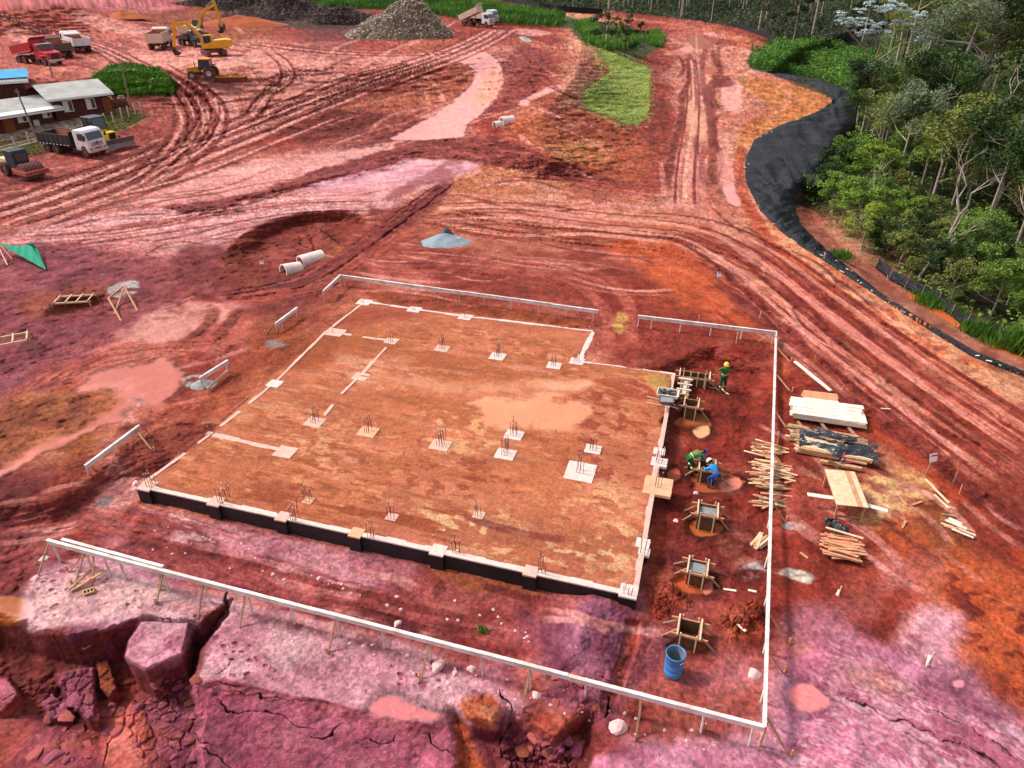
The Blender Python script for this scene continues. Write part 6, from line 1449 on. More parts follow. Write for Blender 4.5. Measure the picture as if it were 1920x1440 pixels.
b = MB(); b.add([(p.x, p.y, zt) for p in PW], [tuple(range(len(PW)))]); o = b.build('ditch_water', 'ditch_water'); o['kind'] = 'structure'
SF = [(1640, 502), (1672, 528), (1712, 548), (1745, 562), (1775, 590), (1812, 615), (1850, 632), (1886, 652), (1925, 668)]
S_ = resample(SF, 60); r = thing('silt_fence', 'low sagging black silt fence along the forest edge by the orange ditch', 'fence', at(1640, 502)); b = MB(); vs = []
for i in range(60):
    q = at(*S_[i], 0); hgt = .75 + .2 * math.sin(i * .9) * (i % 7 > 3)
    for j in range(5): vs.append(q + Vector((.12 * math.sin(i * .8 + j) * j / 4 + .3 * j / 4, .1 * j / 4, hgt * j / 4)))
b.add(vs, [(i * 5 + j, (i + 1) * 5 + j, (i + 1) * 5 + j + 1, i * 5 + j + 1) for i in range(59) for j in range(4)])
b.build('fabric', 'geotextile', r, True, smooth=True, solid=.01)
for i in range(0, 60, 6):
    q = at(*S_[i], 0); b = MB(); b.beam(q - Vector((0, 0, .1)), q + Vector((.15, 0, 1.0)), .05, .05); b.build('stake', 'wood_grey', r, True)
S2 = resample([(940, 2), (1000, 14), (1050, 22), (1130, 27)], 30); b = MB(); vs = []
for i in range(30):
    q = at(*S2[i]); vs += [q, q + Vector((0, 0, 1.6))]
b.add(vs, [(2 * i, 2 * i + 2, 2 * i + 3, 2 * i + 1) for i in range(29)]); o = b.build('silt_fence', 'geotextile', solid=.02); tagp(o, 'far black silt fence before the trees beyond the wide dirt road', 'fence')
S2 = resample([(1370, 48), (1400, 58), (1440, 72), (1450, 84)], 30); b = MB(); vs = []
for i in range(30):
    q = at(*S2[i]); vs += [q, q + Vector((0, 0, 1.2))]
b.add(vs, [(2 * i, 2 * i + 2, 2 * i + 3, 2 * i + 1) for i in range(29)]); o = b.build('silt_fence', 'geotextile', solid=.02); tagp(o, 'black silt fence curving round the upper right road bend', 'fence')

# ------------------------------------------------------------------ grass and ground cover (stuff)
def in_poly_pts(pts, n, rn, hfun=None):
    P = W(pts); lo, hi = P.min(0), P.max(0); out = []
    tot = 0
    while tot < n:
        c = rn.uniform(lo, hi, (n * 2, 2)); s = sdf(c[:, 0], c[:, 1], P); c = c[s < 0]; out.append(c); tot += len(c)
        if len(c) == 0: break
    return np.concatenate(out)[:n]
def gh(c):                          # heights at survey coordinates, vectorised
    a = np.arctan2(c[:, 0], c[:, 1]); r = np.hypot(c[:, 0], c[:, 1])
    i = np.clip(np.searchsorted(rad, r) - 1, 0, NR - 2); j = np.clip(np.searchsorted(ang, a) - 1, 0, NA - 2)
    return HG[i, j]
def ground_pts(c, dz=0):
    h = gh(c); k = (CAMH - h) / CAMH
    return np.stack([c[:, 0] * k, c[:, 1] * k, h + dz], 1)
def cover(name, pts, n, size, m, label, hgt=.4, blades=False, seed=1, clump=1.5, aspect=.5, cat='grass', up=.5):
    rn = np.random.default_rng(seed); c = in_poly_pts(pts, n, rn)
    k = fbm(c[:, 0], c[:, 1], 3, seed + 60, None, clump)
    c = c[k > -.45 + .0 * k]; k = k[k > -.45]
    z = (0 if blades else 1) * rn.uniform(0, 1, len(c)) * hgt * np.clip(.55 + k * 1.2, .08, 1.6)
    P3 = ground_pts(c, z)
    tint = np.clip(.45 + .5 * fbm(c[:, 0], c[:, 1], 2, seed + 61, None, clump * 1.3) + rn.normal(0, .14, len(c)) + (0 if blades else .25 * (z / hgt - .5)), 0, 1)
    me = leaf_mesh(name, P3, size, L[m], tint, aspect, up, seed, blades=blades)
    o = bpy.data.objects.new(name, me); COLL.objects.link(o)
    tagp(o, label, cat, None, 'stuff'); return o
cover('grass', LAWN, 60000, .30, 'turf', 'light green mown turf on the slope above the muddy road', .05, False, 2, 2.5, .35)
cover('grass', [(1100, 80), (1160, 96), (1225, 122), (1232, 210), (1212, 240), (1172, 246), (1084, 208), (1086, 165), (1130, 140)], 5000, .35, 'turf', 'sparse turf fringe spreading into the red soil round the green slope', .1, False, 22, 1.0, .3)
cover('tall_grass', [(175, 150), (205, 130), (240, 124), (300, 135), (330, 158), (326, 178), (300, 176), (262, 182), (215, 180), (185, 172)], 26000, .6, 'grass', 'tall dark green grass mound behind the brown hut', 1.2, True, 3, 3, .14)
cover('tall_grass', [(175, 148), (205, 128), (240, 124), (300, 135), (328, 156), (322, 172), (262, 178), (200, 176)], 9000, .4, 'grass', 'leafy undergrowth in the mound behind the hut', .8, False, 13, 3, .4)
cover('grass', [(175, 222), (235, 212), (285, 214), (240, 238), (205, 250), (180, 262), (170, 240)], 9000, .22, 'olive', 'short dry grass verge in front of the brown hut', .12, False, 4, 2, .4)
cover('grass', [(-40, 285), (60, 262), (100, 262), (90, 290), (20, 300), (-40, 310)], 4000, .22, 'olive', 'thin grass strip beside the roller', .12, False, 5, 2, .4)
cover('tall_grass', [(600, -4), (780, -6), (900, 6), (1060, 30), (1055, 52), (1000, 50), (900, 44), (780, 22), (640, 16)], 26000, 1.5, 'grass', 'bright green rank grass band beyond the woodchip pile', 1.8, True, 6, 9, .2)
cover('tall_grass', [(552, 0), (600, 0), (632, 12), (600, 19), (562, 14)], 6000, 1.5, 'grass', 'green grass patch beyond the brush pile', 1.5, True, 7, 6, .2)
cover('tall_grass', [(1075, 45), (1112, 38), (1120, 55), (1190, 60), (1205, 80), (1195, 92), (1140, 96), (1100, 80)], 14000, 1.0, 'grass', 'mixed grass and weeds round the tall pale tree', 1.4, True, 8, 6, .2)
cover('tall_grass', [(1213, 62), (1235, 60), (1248, 75), (1240, 90), (1222, 86), (1210, 74)], 5000, 1.0, 'grass', 'small bright green grass hummock near the upper road', 2.2, True, 9, 6, .2)
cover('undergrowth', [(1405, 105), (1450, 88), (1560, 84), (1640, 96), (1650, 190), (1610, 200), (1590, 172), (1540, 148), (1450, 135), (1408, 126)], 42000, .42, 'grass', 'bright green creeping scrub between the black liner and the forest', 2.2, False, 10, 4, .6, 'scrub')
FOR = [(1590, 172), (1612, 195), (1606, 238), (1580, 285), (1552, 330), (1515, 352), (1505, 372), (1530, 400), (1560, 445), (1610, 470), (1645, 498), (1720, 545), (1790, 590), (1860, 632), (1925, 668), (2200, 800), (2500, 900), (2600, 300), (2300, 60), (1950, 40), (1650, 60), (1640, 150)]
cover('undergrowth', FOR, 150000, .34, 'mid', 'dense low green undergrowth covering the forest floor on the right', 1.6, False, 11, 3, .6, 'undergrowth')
cover('undergrowth', [(560, -12), (900, -6), (1140, 22), (1300, 40), (1400, 55), (1460, 80), (1500, 88), (1640, 84), (1700, 60), (2400, 40), (2400, -14)], 70000, .9, 'far', 'dark undergrowth below the far forest edge', 2.4, False, 12, 9, .6, 'undergrowth')
for k, (x, y, n, hh) in enumerate(((1832, 628, 900, .8), (1870, 645, 500, .7), (1742, 572, 500, .6), (1575, 485, 600, .6), (1512, 345, 700, .9), (1738, 560, 400, .5), (1790, 588, 300, .5), (1905, 655, 900, 1.2))):
    p = at(x, y); rn = np.random.default_rng(k); c = rn.normal(0, .45, (n, 3)) + np.array(p); c[:, 2] = p.z
    me = leaf_mesh('grass_tuft', c, hh, L['grass' if k != 4 else 'grey'], None, .1, .5, k, blades=True)
    o = bpy.data.objects.new('grass_tuft', me); COLL.objects.link(o); tagp(o, 'leafy grass tuft growing at the edge of the muddy ditch', 'grass tuft', 'grass tufts along the ditch')
rn = np.random.default_rng(5); p = at(905, 1185); c = rn.normal(0, .10, (60, 3)) + np.array(p); c[:, 2] = p.z
o = bpy.data.objects.new('weed', leaf_mesh('weed', c, .25, L['mid'], None, .2, .5, 5, blades=True)); COLL.objects.link(o); tagp(o, 'single small green weed behind the foreground board', 'weed')

# ------------------------------------------------------------------ trees
def make_tree(seed, h, cr, cbase, m_leaf, bark, leafsz, nclump, per, tr=.14, spread=1.0, flatc=.7, lean=0, limbs=6, clr=.85, bare=0.0, up=.5):
    rn = random.Random(seed); nrn = np.random.default_rng(seed)
    root = bpy.data.objects.new('tree', None); COLL.objects.link(root)
    b = MB(); top = Vector((lean * h * .4, rn.uniform(-.3, .3), h * .93)); tips = []
    tp = [Vector((0, 0, -.4)), Vector((lean * h * .08 + rn.uniform(-.1, .1), 0, h * .25)), Vector((lean * h * .2, rn.uniform(-.2, .2), h * .5)), Vector((lean * h * .3, rn.uniform(-.3, .3), h * .74)), top]
    b.tube(tp, [tr, tr * .8, tr * .6, tr * .36, tr * .1], 7, cap=False)
    def on_trunk(t):
        t = t * (len(tp) - 1); i = min(int(t), len(tp) - 2); return tp[i].lerp(tp[i + 1], t - i)
    for k in range(limbs):
        t = cbase + (1 - cbase) * (k + rn.random() * .6) / limbs * .9
        s = on_trunk(t); a = k * 2.4 + rn.uniform(-.5, .5)
        Lh = cr * rn.uniform(.6, 1.05) * (1.15 - .5 * (t - cbase) / (1 - cbase + .01)); rise = rn.uniform(.3, 1.0) * spread
        e = s + Vector((math.cos(a) * Lh, math.sin(a) * Lh, Lh * rise * .9)); e.z = min(e.z, h * 1.02)
        mid = s.lerp(e, .5) + Vector((rn.uniform(-.2, .2), rn.uniform(-.2, .2), -Lh * .12))
        b.tube([s, mid, e], [tr * .42, tr * .24, tr * .07], 5, cap=False); tips.append(e)
        for q in range(3):
            s2 = mid.lerp(e, rn.random() * .8); e2 = s2 + Vector((rn.uniform(-1, 1), rn.uniform(-1, 1), rn.uniform(.1, .9))) * Lh * .45
            b.tube([s2, s2.lerp(e2, .5) + Vector((0, 0, -.05)), e2], [tr * .16, tr * .1, tr * .04], 4, cap=False); tips.append(e2)
    tips.append(top)
    b.build('trunk', bark, root, smooth=True)
    cs = []; tint = []
    for k in range(nclump):
        base = rn.choice(tips) + Vector((rn.gauss(0, 1), rn.gauss(0, 1), rn.gauss(0, .7))) * cr * .16
        R_ = cr * rn.uniform(.13, .30); n = int(per * (R_ / (cr * .22)) ** 2)
        d = nrn.normal(size=(n, 3)); d /= np.linalg.norm(d, axis=1)[:, None]
        d *= (nrn.uniform(.35, 1, n) ** .5)[:, None] * R_; d[:, 2] *= flatc
        cs.append(d + np.array(base)); tv = rn.uniform(.2, .8)
        tint.append(np.clip(tv + nrn.normal(0, .13, n), 0, 1))
    cs = np.concatenate(cs); tint = np.concatenate(tint)
    me = leaf_mesh('crown', cs, leafsz, L[m_leaf], tint, .55, up, seed)
    o = bpy.data.objects.new('crown', me); COLL.objects.link(o); o.parent = root
    return root
PRO = {}
def proto(key, *a, **k): PRO[key] = make_tree(*a, **k)
#            seed h   cr  cbase leaf   bark        leaf  ncl per
proto('b1', 11, 6.5, 2.6, .30, 'mid', 'bark_dark', .24, 60, 80)
proto('b2', 12, 7.5, 2.9, .30, 'olive', 'bark', .22, 60, 85)
proto('b3', 13, 6.0, 2.4, .22, 'dark', 'bark_dark', .25, 60, 80)
proto('b4', 14, 8.5, 2.8, .45, 'grey', 'bark', .20, 50, 90)
proto('b5', 15, 5.0, 2.2, .15, 'mid', 'bark', .22, 55, 80, tr=.09)
proto('b6', 16, 9.5, 3.2, .40, 'dark', 'bark', .25, 75, 85)
proto('b7', 17, 4.0, 2.0, .12, 'olive', 'bark', .20, 50, 70, tr=.08)
proto('b8', 18, 7.0, 3.0, .35, 'dry', 'bark', .17, 34, 50, tr=.11)
proto('t1', 21, 15, 3.6, .50, 'olive', 'bark', .26, 70, 90, tr=.2)
proto('t2', 22, 17, 3.4, .55, 'grey', 'bark', .24, 70, 90, tr=.22, lean=.12)
proto('t3', 23, 13, 4.0, .42, 'dark', 'bark_dark', .28, 80, 90, tr=.2)
proto('f1', 31, 13, 3.4, .35, 'far', 'bark', .50, 46, 34, tr=.22)
proto('f2', 32, 16, 3.8, .42, 'dark', 'bark', .52, 50, 34, tr=.24)
proto('f3', 33, 11, 3.4, .25, 'far', 'bark_dark', .5, 46, 34, tr=.2)
proto('f4', 34, 15, 3.0, .6, 'olive', 'bark', .45, 34, 30, tr=.2)
LBL = {'b1': 'mid green bushy tree in the right hand forest', 'b2': 'olive leaved spreading tree in the right hand forest', 'b3': 'dark green dense low tree in the right hand forest', 'b4': 'grey green airy tree in the right hand forest', 'b5': 'low green shrubby tree near the forest edge',
       'b6': 'large dark green tree deeper in the right hand forest', 'b7': 'low olive shrub near the forest edge', 'b8': 'sparse half bare tree with pale limbs in the right forest', 't1': 'tall olive crowned tree behind the forest edge', 't2': 'tall leaning grey green tree behind the forest edge', 't3': 'tall dark broad tree behind the forest edge',
       'f1': 'far dull green tree at the back of the site', 'f2': 'far tall dark tree at the back of the site', 'f3': 'far low dark tree at the back of the site', 'f4': 'far slender tree with pale trunk and high crown'}
used_p = set()
def put_tree(key, X, Y, Z, s, rz, label=None, group=None, name=None, tilt=(0, 0)):
    src = PRO[key]
    if key in used_p: o = copy_tree(src)
    else: o = src; used_p.add(key)
    o.location = (X, Y, Z); o.scale = (s, s, s * random.uniform(.92, 1.1)); o.rotation_euler = (tilt[0], tilt[1], rz)
    tagp(o, label or LBL[key], 'tree', group if group is not None else ('trees of the kind: ' + LBL[key])); return o
rng = np.random.default_rng(42); placed = []
def scatter(pts, n, spacing, keys, smin, smax, ymax=None, edge=None):
    P = W(pts); lo, hi = P.min(0), P.max(0); cnt = 0; tries = 0
    while cnt < n and tries < 6000:
        tries += 1; c = rng.uniform(lo, hi)
        if sdf(np.array([c[0]]), np.array([c[1]]), P)[0] > 0: continue
        g = ground_pts(c[None, :])[0]
        if any((g[0] - q[0]) ** 2 + (g[1] - q[1]) ** 2 < (spacing * .5 * (1 + q[2])) ** 2 for q in placed[-260:] if True): continue
        placed.append((g[0], g[1], 1.0)); cnt += 1
        put_tree(random.choice(keys), g[0], g[1], g[2] - .1, random.uniform(smin, smax), random.random() * 6.28)
E1 = [(1585, 300), (1560, 345), (1545, 385), (1580, 440), (1650, 490), (1730, 540), (1800, 585), (1870, 628), (1925, 655), (2010, 690), (2020, 600), (1900, 520), (1780, 440), (1680, 380), (1620, 320)]
scatter(E1, 40, 2.6, ['b5', 'b7', 'b5', 'b7', 'b3'], .55, .95)
E2 = [(1600, 260), (1620, 320), (1680, 380), (1780, 440), (1900, 520), (2020, 600), (2150, 560), (2100, 420), (1900, 330), (1750, 270), (1660, 230)]
scatter(E2, 62, 3.3, ['b1', 'b2', 'b3', 'b4', 'b6', 'b8', 'b2', 'b4'], .85, 1.3)
E3 = [(1640, 190), (1660, 230), (1750, 270), (1900, 330), (2100, 420), (2300, 420), (2300, 180), (2000, 130), (1750, 125), (1660, 130)]
scatter(E3, 62, 5.0, ['b6', 't1', 't2', 't3', 'b2', 'b4', 't3', 't1'], 1.0, 1.4)
E4 = [(1450, 86), (1560, 80), (1650, 92), (1660, 128), (1760, 122), (2050, 128), (2300, 150), (2300, 30), (1500, 20)]
scatter(E4, 56, 8.5, ['f1', 'f2', 'f3', 't3', 'f1'], 1.0, 1.6)
E5 = [(1180, 22), (1300, 38), (1420, 60), (1455, 84), (1520, 70), (1520, 12), (1150, -8)]
scatter(E5, 32, 8.0, ['f1', 'f2', 'f4', 'f4', 'f3'], .9, 1.7)
E6 = [(780, -6), (960, 6), (1150, 22), (1180, 22), (1150, -10), (780, -14)]
scatter(E6, 28, 9, ['f1', 'f2', 'f3', 'f4'], .7, 1.4)
# special trees
def special(px, py, seed, h, cr, cbase, leaf, bark, ls, nc, per, label, **kw):
    t = make_tree(seed, h, cr, cbase, leaf, bark, ls, nc, per, **kw); p = at(px, py); t.location = (p.x, p.y, p.z - .1)
    tagp(t, label, 'tree'); return t
special(1622, 372, 51, 5.4, 2.3, .25, 'lime', 'bark', .26, 42, 70, 'bright yellow green small tree beside the black liner at the forest edge', flatc=.35, tr=.1)
special(1615, 470, 52, 4.2, 1.7, .2, 'lime', 'bark', .2, 30, 60, 'small fresh green tree near the top of the pink ditch path', tr=.08)
t = special(1738, 276, 53, 21, 5.0, .55, 'grey', 'bark', .26, 110, 110, 'huge leaning pale trunk tree with grey green crown at the upper right', tr=.42, lean=.35, limbs=9); t.rotation_euler = (0, 0, 0)
t = special(1790, 270, 54, 19, 5.5, .5, 'olive', 'bark', .26, 110, 110, 'big tree wrapped in hanging vines right of the leaning pale trunk', tr=.45, lean=.3, limbs=9)
special(1880, 210, 55, 19, 5.0, .5, 'grey', 'bark', .26, 90, 100, 'tall grey crowned tree at the top right corner', tr=.3, lean=.1, limbs=8)
special(1137, 86, 56, 17, 2.6, .4, 'far', 'bark', .35, 16, 40, 'tall thin pale trunk tree alone beside the green slope', tr=.3, limbs=7)
special(1125, 88, 57, 6, 2.2, .1, 'far', 'bark_dark', .35, 34, 50, 'dark bush at the foot of the lone pale tree', tr=.1)
special(1172, 98, 58, 6.5, 2.4, .1, 'dark', 'bark_dark', .35, 34, 50, 'dark dull bush right of the lone pale tree')
special(1152, 90, 59, 5, 1.8, .2, 'olive', 'bark', .35, 20, 40, 'thin dry tree between the two dark bushes')
special(1200, 72, 60, 4, 1.6, .1, 'dark', 'bark_dark', .35, 24, 40, 'small dark shrub beside the bright hummock')
# bare pale limbs over the forest
def bare_tree(px, py, seed, h, label, lean=.3):
    rn = random.Random(seed); p = at(px, py); r = thing('bare_tree', label, 'tree', p); b = MB(); c = MB()
    def grow(s, d, L_, rr, dep, tgt):
        e1 = s + d * L_ * .5 + Vector((rn.uniform(-.1, .1), rn.uniform(-.1, .1), 0)) * L_; e = s + d * L_ + Vector((rn.uniform(-.12, .12), rn.uniform(-.12, .12), .05)) * L_
        tgt.tube([s, e1, e], [rr, rr * .8, rr * .6], 6 if dep < 2 else 4, cap=False)
        if dep < 4:
            for _ in range(2 if dep else 3):
                nd = (d + Vector((rn.uniform(-.8, .8), rn.uniform(-.8, .8), rn.uniform(-.1, .4)))).normalized(); grow(e, nd, L_ * rn.uniform(.55, .8), rr * .55, dep + 1, c)
    grow(Vector((0, 0, -.3)), Vector((lean, 0, 1)).normalized(), h * .42, h * .017 + .03, 0, b)
    b.build('trunk', 'bark', r, smooth=True); c.build('limbs', 'bark', r, smooth=True)
for a in ((1820, 330, 61, 12, 'bare forked pale tree in the right forest below the tall crowns'), (1752, 475, 62, 8.5, 'thin pale leaning bare tree in the middle of the right forest'), (1895, 560, 63, 9, 'bare pale tree at the right picture edge'), (1815, 215, 64, 12, 'white limbed bare tree behind the vine tree'),
          (1720, 520, 65, 5.5, 'short bare sapling just above the silt fence'), (1612, 420, 66, 6, 'twisted bare stem by the small green tree'), (1680, 165, 67, 12, 'bare trunk right of the silver leaved tree'), (1850, 420, 68, 8, 'crooked bare limbs over the forest, centre right')):
    bare_tree(*a, lean=random.choice([.15, .35]))
# silver leaved tree: thin forking trunk, star shaped leaf tufts
p = at(1607, 232); r = thing('silver_leaf_tree', 'slender pale tree with silvery white leaf tufts rising over the liner bend', 'tree', p)
sc_ = 1 / (FPX / (p.y * CP + (CAMH - p.z) * SP))           # metres per photo pixel at that distance
def onplane(px, py, Y):
    x, y, z = ray(px, py); t = Y / y; return Vector((x * t, Y, CAMH + z * t))
def off(px, py, dy=0): return onplane(px, py, p.y + dy) - p
b = MB()
segs = [([(1607, 232, 0), (1612, 200, 0), (1625, 150, 0), (1637, 122, 0)], .17, .12), ([(1637, 122, 0), (1620, 90, .3), (1600, 68, .5), (1582, 50, .6), (1574, 34, .7)], .10, .05), ([(1637, 122, 0), (1645, 100, -.3), (1652, 80, -.4), (1640, 60, -.5), (1632, 40, -.6)], .11, .04),
        ([(1640, 118, 0), (1665, 100, .4), (1690, 82, .6), (1720, 78, .8), (1742, 70, .9)], .11, .05), ([(1690, 82, .6), (1680, 60, .9), (1676, 30, 1.0), (1672, 12, 1.0)], .08, .04), ([(1652, 82, -.4), (1660, 56, 0), (1664, 30, 0), (1650, 12, 0)], .07, .03),
        ([(1720, 78, .8), (1730, 60, .8), (1738, 40, .8)], .06, .03), ([(1600, 68, .5), (1606, 50, 0), (1600, 40, -.3)], .05, .03), ([(1676, 40, 1), (1695, 30, .8), (1705, 20, .6)], .05, .03), ([(1620, 90, .3), (1626, 74, -.6), (1618, 64, -1)], .05, .03)]
tips = []
for pts, r0_, r1_ in segs:
    q = [off(x, y, d) for x, y, d in pts]; n = len(q)
    b.tube(q, [r0_ + (r1_ - r0_) * i / (n - 1) for i in range(n)], 7, cap=False); tips.append(q[-1])
b.build('trunk', 'bark', r, smooth=True)
for x, y, d in ((1573, 26, .7), (1598, 42, -.3), (1605, 36, 0), (1632, 8, 0), (1615, 18, .4), (1665, 14, 0), (1672, 6, 1), (1650, 22, .2), (1655, 44, .4), (1640, 50, -.6), (1690, 12, .5), (1705, 22, .6), (1718, 30, .8), (1737, 28, .8), (1742, 52, .9), (1735, 66, .9), (1722, 58, .5), (1750, 60, 1), (1685, 40, .8), (1612, 60, -1), (1700, 45, .4), (1660, 60, -.4), (1730, 76, .6), (1636, 62, -.2), (1590, 46, .3)): tips.append(off(x, y - 2, d))
nrn = np.random.default_rng(9); cc = []
for tp_ in tips:
    for _ in range(5):
        c0 = np.array(tp_) + nrn.normal(0, .42, 3) * np.array([1, 1, .4]); a = nrn.uniform(0, 6.28, 34); rr = nrn.uniform(.1, .5, 34)
        cc.append(np.stack([c0[0] + rr * np.cos(a), c0[1] + rr * np.sin(a), c0[2] - rr * .35 + nrn.normal(0, .04, 34)], 1))
cc = np.concatenate(cc); o = bpy.data.objects.new('crown', leaf_mesh('crown', cc, .34, L['silver'], None, .35, 1.2, 9)); COLL.objects.link(o); o.parent = r
# trunks with vines hanging on the two big trees
for k in range(26):
    q = at(random.uniform(1735, 1800), 276); top = q + Vector((random.uniform(1.5, 4.5), random.uniform(-.5, .5), random.uniform(6, 12))); b = MB()
    b.tube([q, q.lerp(top, .5) + Vector((random.uniform(-.6, .2), 0, 0)), top], [.03, .04, .03], 4, cap=False); o = b.build('vine', 'bark'); tagp(o, 'thin hanging vine between the two big leaning trees', 'vine', 'vines hanging on the big trees')
# woodchip pile, brush piles
o, vs = mound('woodchip_pile', 752, 68, 10.5, 6.5, 6.4, mat('chip_base', (184, 166, 146), .95, col2=(140, 124, 106), nscale=1.2, bump=.8, bscale=4), 'large conical heap of pale shredded woodchip at the back of the site', 'woodchip pile', 21, apex=(.3, 0), pw=1.2)
nrn = np.random.default_rng(3); V_ = np.array(vs); idx = nrn.integers(0, len(V_) - 45, 34000); _a = nrn.random((34000, 1)); _b = nrn.random((34000, 1)); cc = V_[idx] * (1 - _a) * (1 - _b) + V_[idx + 1] * _a * (1 - _b) + V_[idx + 44] * _b + nrn.normal(0, .16, (34000, 3)) * np.array([1, 1, .3]) + np.array([0, 0, .25])
ch = bpy.data.objects.new('chips', leaf_mesh('chips', cc, .6, L['chip'], None, .3, .8, 3)); COLL.objects.link(ch); ch.parent = o; ch['kind'] = 'stuff'
def brush(px, py, rx, ry, h, label, seed, m='brush'):
    o, vs = mound('brush_pile', px, py, rx, ry, h, mat('brush_base', (72, 52, 48), .95, col2=(44, 30, 30), nscale=.8, bump=1, bscale=3), label, 'brush pile', seed, jag=.4)
    nrn = np.random.default_rng(seed); V_ = np.array(vs); idx = nrn.integers(0, len(V_) - 45, 9000); _b = nrn.random((9000, 1)); cc = V_[idx] * (1 - _b) + V_[idx + 44] * _b + nrn.normal(0, .45, (9000, 3)) + np.array([0, 0, .2])
    ch = bpy.data.objects.new('twigs', leaf_mesh('twigs', cc, 1.3, L[m], None, .09, .5, seed)); COLL.objects.link(ch); ch.parent = o; ch['kind'] = 'stuff'
brush(545, 34, 15, 9, 4.2, 'wide dark heap of cleared brush and roots left of the woodchip', 31)
brush(645, 44, 8, 4.5, 2.4, 'lower dark brush heap touching the woodchip pile', 32)
brush(400, 12, 11, 6, 2.2, 'dark brush heap at the foot of the pink hillside', 33)
brush(460, 18, 12, 6, 3.0, 'dark brush heap at the top between hillside and grass', 34)
mound('soil_heap', 450, 48, 11, 4, 2.2, mat('orange_soil', (170, 88, 50), .95, col2=(140, 66, 42), nscale=.5), 'long orange brown soil bank behind the excavators', 'soil bank', 41)
mound('soil_heap', 232, 34, 5.5, 3.5, 1.9, mat('orange_soil', (180, 96, 52), .95, col2=(150, 74, 44), nscale=.5), 'small orange soil cone below the pink hillside', 'soil bank', 42)
# ------------------------------------------------------------------ site hut
def wall_box(root, p0, p1, depth, h, zb, m='brown_wall', name='wall'):
    d = (p1 - p0).normalized(); nb = Vector((-d.y, d.x, 0))
    b = MB(); c = (p0 + p1) / 2 + nb * depth / 2; c.z = zb + h / 2
    b.box(c, ((p1 - p0).length, depth, h), rotz(math.atan2(d.y, d.x))); return b.build(name, m, root, True)
def hut(pA, pB, depth, he, hr, label, over=.7, ridge=.52, doors=(), wins=(), white=False, blue=False):
    A0, B0 = at(*pA), at(*pB); zb = min(A0.z, B0.z) - .1; A0.z = B0.z = zb
    d = (B0 - A0).normalized(); nb = Vector((-d.y, d.x, 0)); Ln = (B0 - A0).length
    root = thing('site_hut', label, 'building', A0, math.atan2(d.y, d.x))
    # local frame: x along the front, y to the back
    prof = [(0, 0), (depth, 0), (depth, he), (depth * ridge, hr), (0, he)]
    b = MB(); b.add([(0, y, z) for y, z in prof] + [(Ln, y, z) for y, z in prof], [(4, 3, 2, 1, 0), (5, 6, 7, 8, 9)] + [(i, (i + 1) % 5, (i + 1) % 5 + 5, i + 5) for i in range(5)])
    b.build('wall', 'brown_wall', root)
    n = max(4, int((Ln + 2 * over) / .18)) ; b = MB()
    sl = (hr - he) / (depth * ridge)
    for (y0, z0, y1, z1) in ((-over, he - sl * over + .08, depth * ridge, hr + .08), (depth * ridge, hr + .08, depth + over, he - (hr - he) / (depth * (1 - ridge)) * over + .08)):
        vs = []
        for i in range(n * 2 + 1):
            x = -over + (Ln + 2 * over) * i / (n * 2); dz = .03 * (1 if i % 2 else -1)
            vs += [(x, y0, z0 + dz), (x, y1, z1 + dz)]
        b.add(vs, [(2 * i, 2 * i + 2, 2 * i + 3, 2 * i + 1) for i in range(n * 2)])
    rf = b.build('roof', 'roof', root, solid=.05)
    if white:
        b = MB(); b.box((Ln / 2, -over + .35, he - sl * over + .26), (Ln + 2 * over, .9, .03), rotx(math.atan(sl))); b.build('eave_sheet', 'roof_edge', rf)
    b = MB(); b.box((Ln / 2, -over - .02, he - sl * over - .05), (Ln + 2 * over, .04, .22)); b.build('fascia', 'roof_edge', rf)
    for x, w_, h_, m_ in doors:
        b = MB(); b.box((x, -.03, h_ / 2 + .05), (w_, .06, h_)); o = b.build('door', m_, root); b = MB(); b.box((x + w_ * .35, -.08, 1.0), (.05, .05, .12)); b.build('handle', 'steel', o)
    for x, w_, h_, z_ in wins:
        b = MB()
        for sx, sz, a, c in ((0, h_ / 2, w_ + .12, .08), (0, -h_ / 2, w_ + .12, .08)): b.box((x, -.04, z_ + sz), (a, .08, c))
        for sx in (-w_ / 2, 0, w_ / 2): b.box((x + sx, -.045, z_), (.07, .085, h_ - .08))
        o = b.build('window', 'frame_white', root)
        b = MB(); b.box((x - w_ * .25, -.015, z_), (w_ * .48, .03, h_)); b.build('pane', 'frame_white', o); b = MB(); b.box((x + w_ * .25, -.016, z_), (w_ * .44, .03, h_ - .02)); b.build('pane', 'glass', o)
    return root, Ln
h1, L1 = hut((109, 229), (207, 206), 7.5, 2.9, 3.9, 'brown walled hut with grey fibre cement roof and two white windows', wins=[(1.6, 1.0, 1.2, 1.75), (4.2, 1.0, 1.2, 1.75)], doors=[(6.1, 1.0, 2.2, 'orange_wall')])
h2, L2 = hut((-30, 258), (104, 229), 6.8, 2.3, 3.2, 'lower brown hut with white eave at the left picture edge', white=True, over=1.0, doors=[(3.0, 1.1, 2.0, 'orange_wall')], wins=[(4.6, 1.0, .8, 1.5), (7.4, .9, .7, 1.55)])
h3, L3 = hut((-60, 196), (52, 186), 5, 2.5, 3.2, 'rear hut with a bright blue sheet on its roof', doors=())
b = MB(); b.box((L3 - 2.4, 1.2, 3.05), (6.5, 2.6, .04), rotx(.27)); b.build('blue_sheet', 'roof_blue', h3)
b = MB(); b.box((0, 0, .35), (.85, .35, .65)); b.lathe([(0, -.19), (.25, -.19), (.25, -.18)], (-.12, 0, .35), 16, 'y'); o = b.build('air_conditioner', 'ac'); o.location = at(68, 236, 0); o.rotation_euler = (0, 0, .3); tagp(o, 'white air conditioner unit on the ground before the lower hut', 'air conditioner')
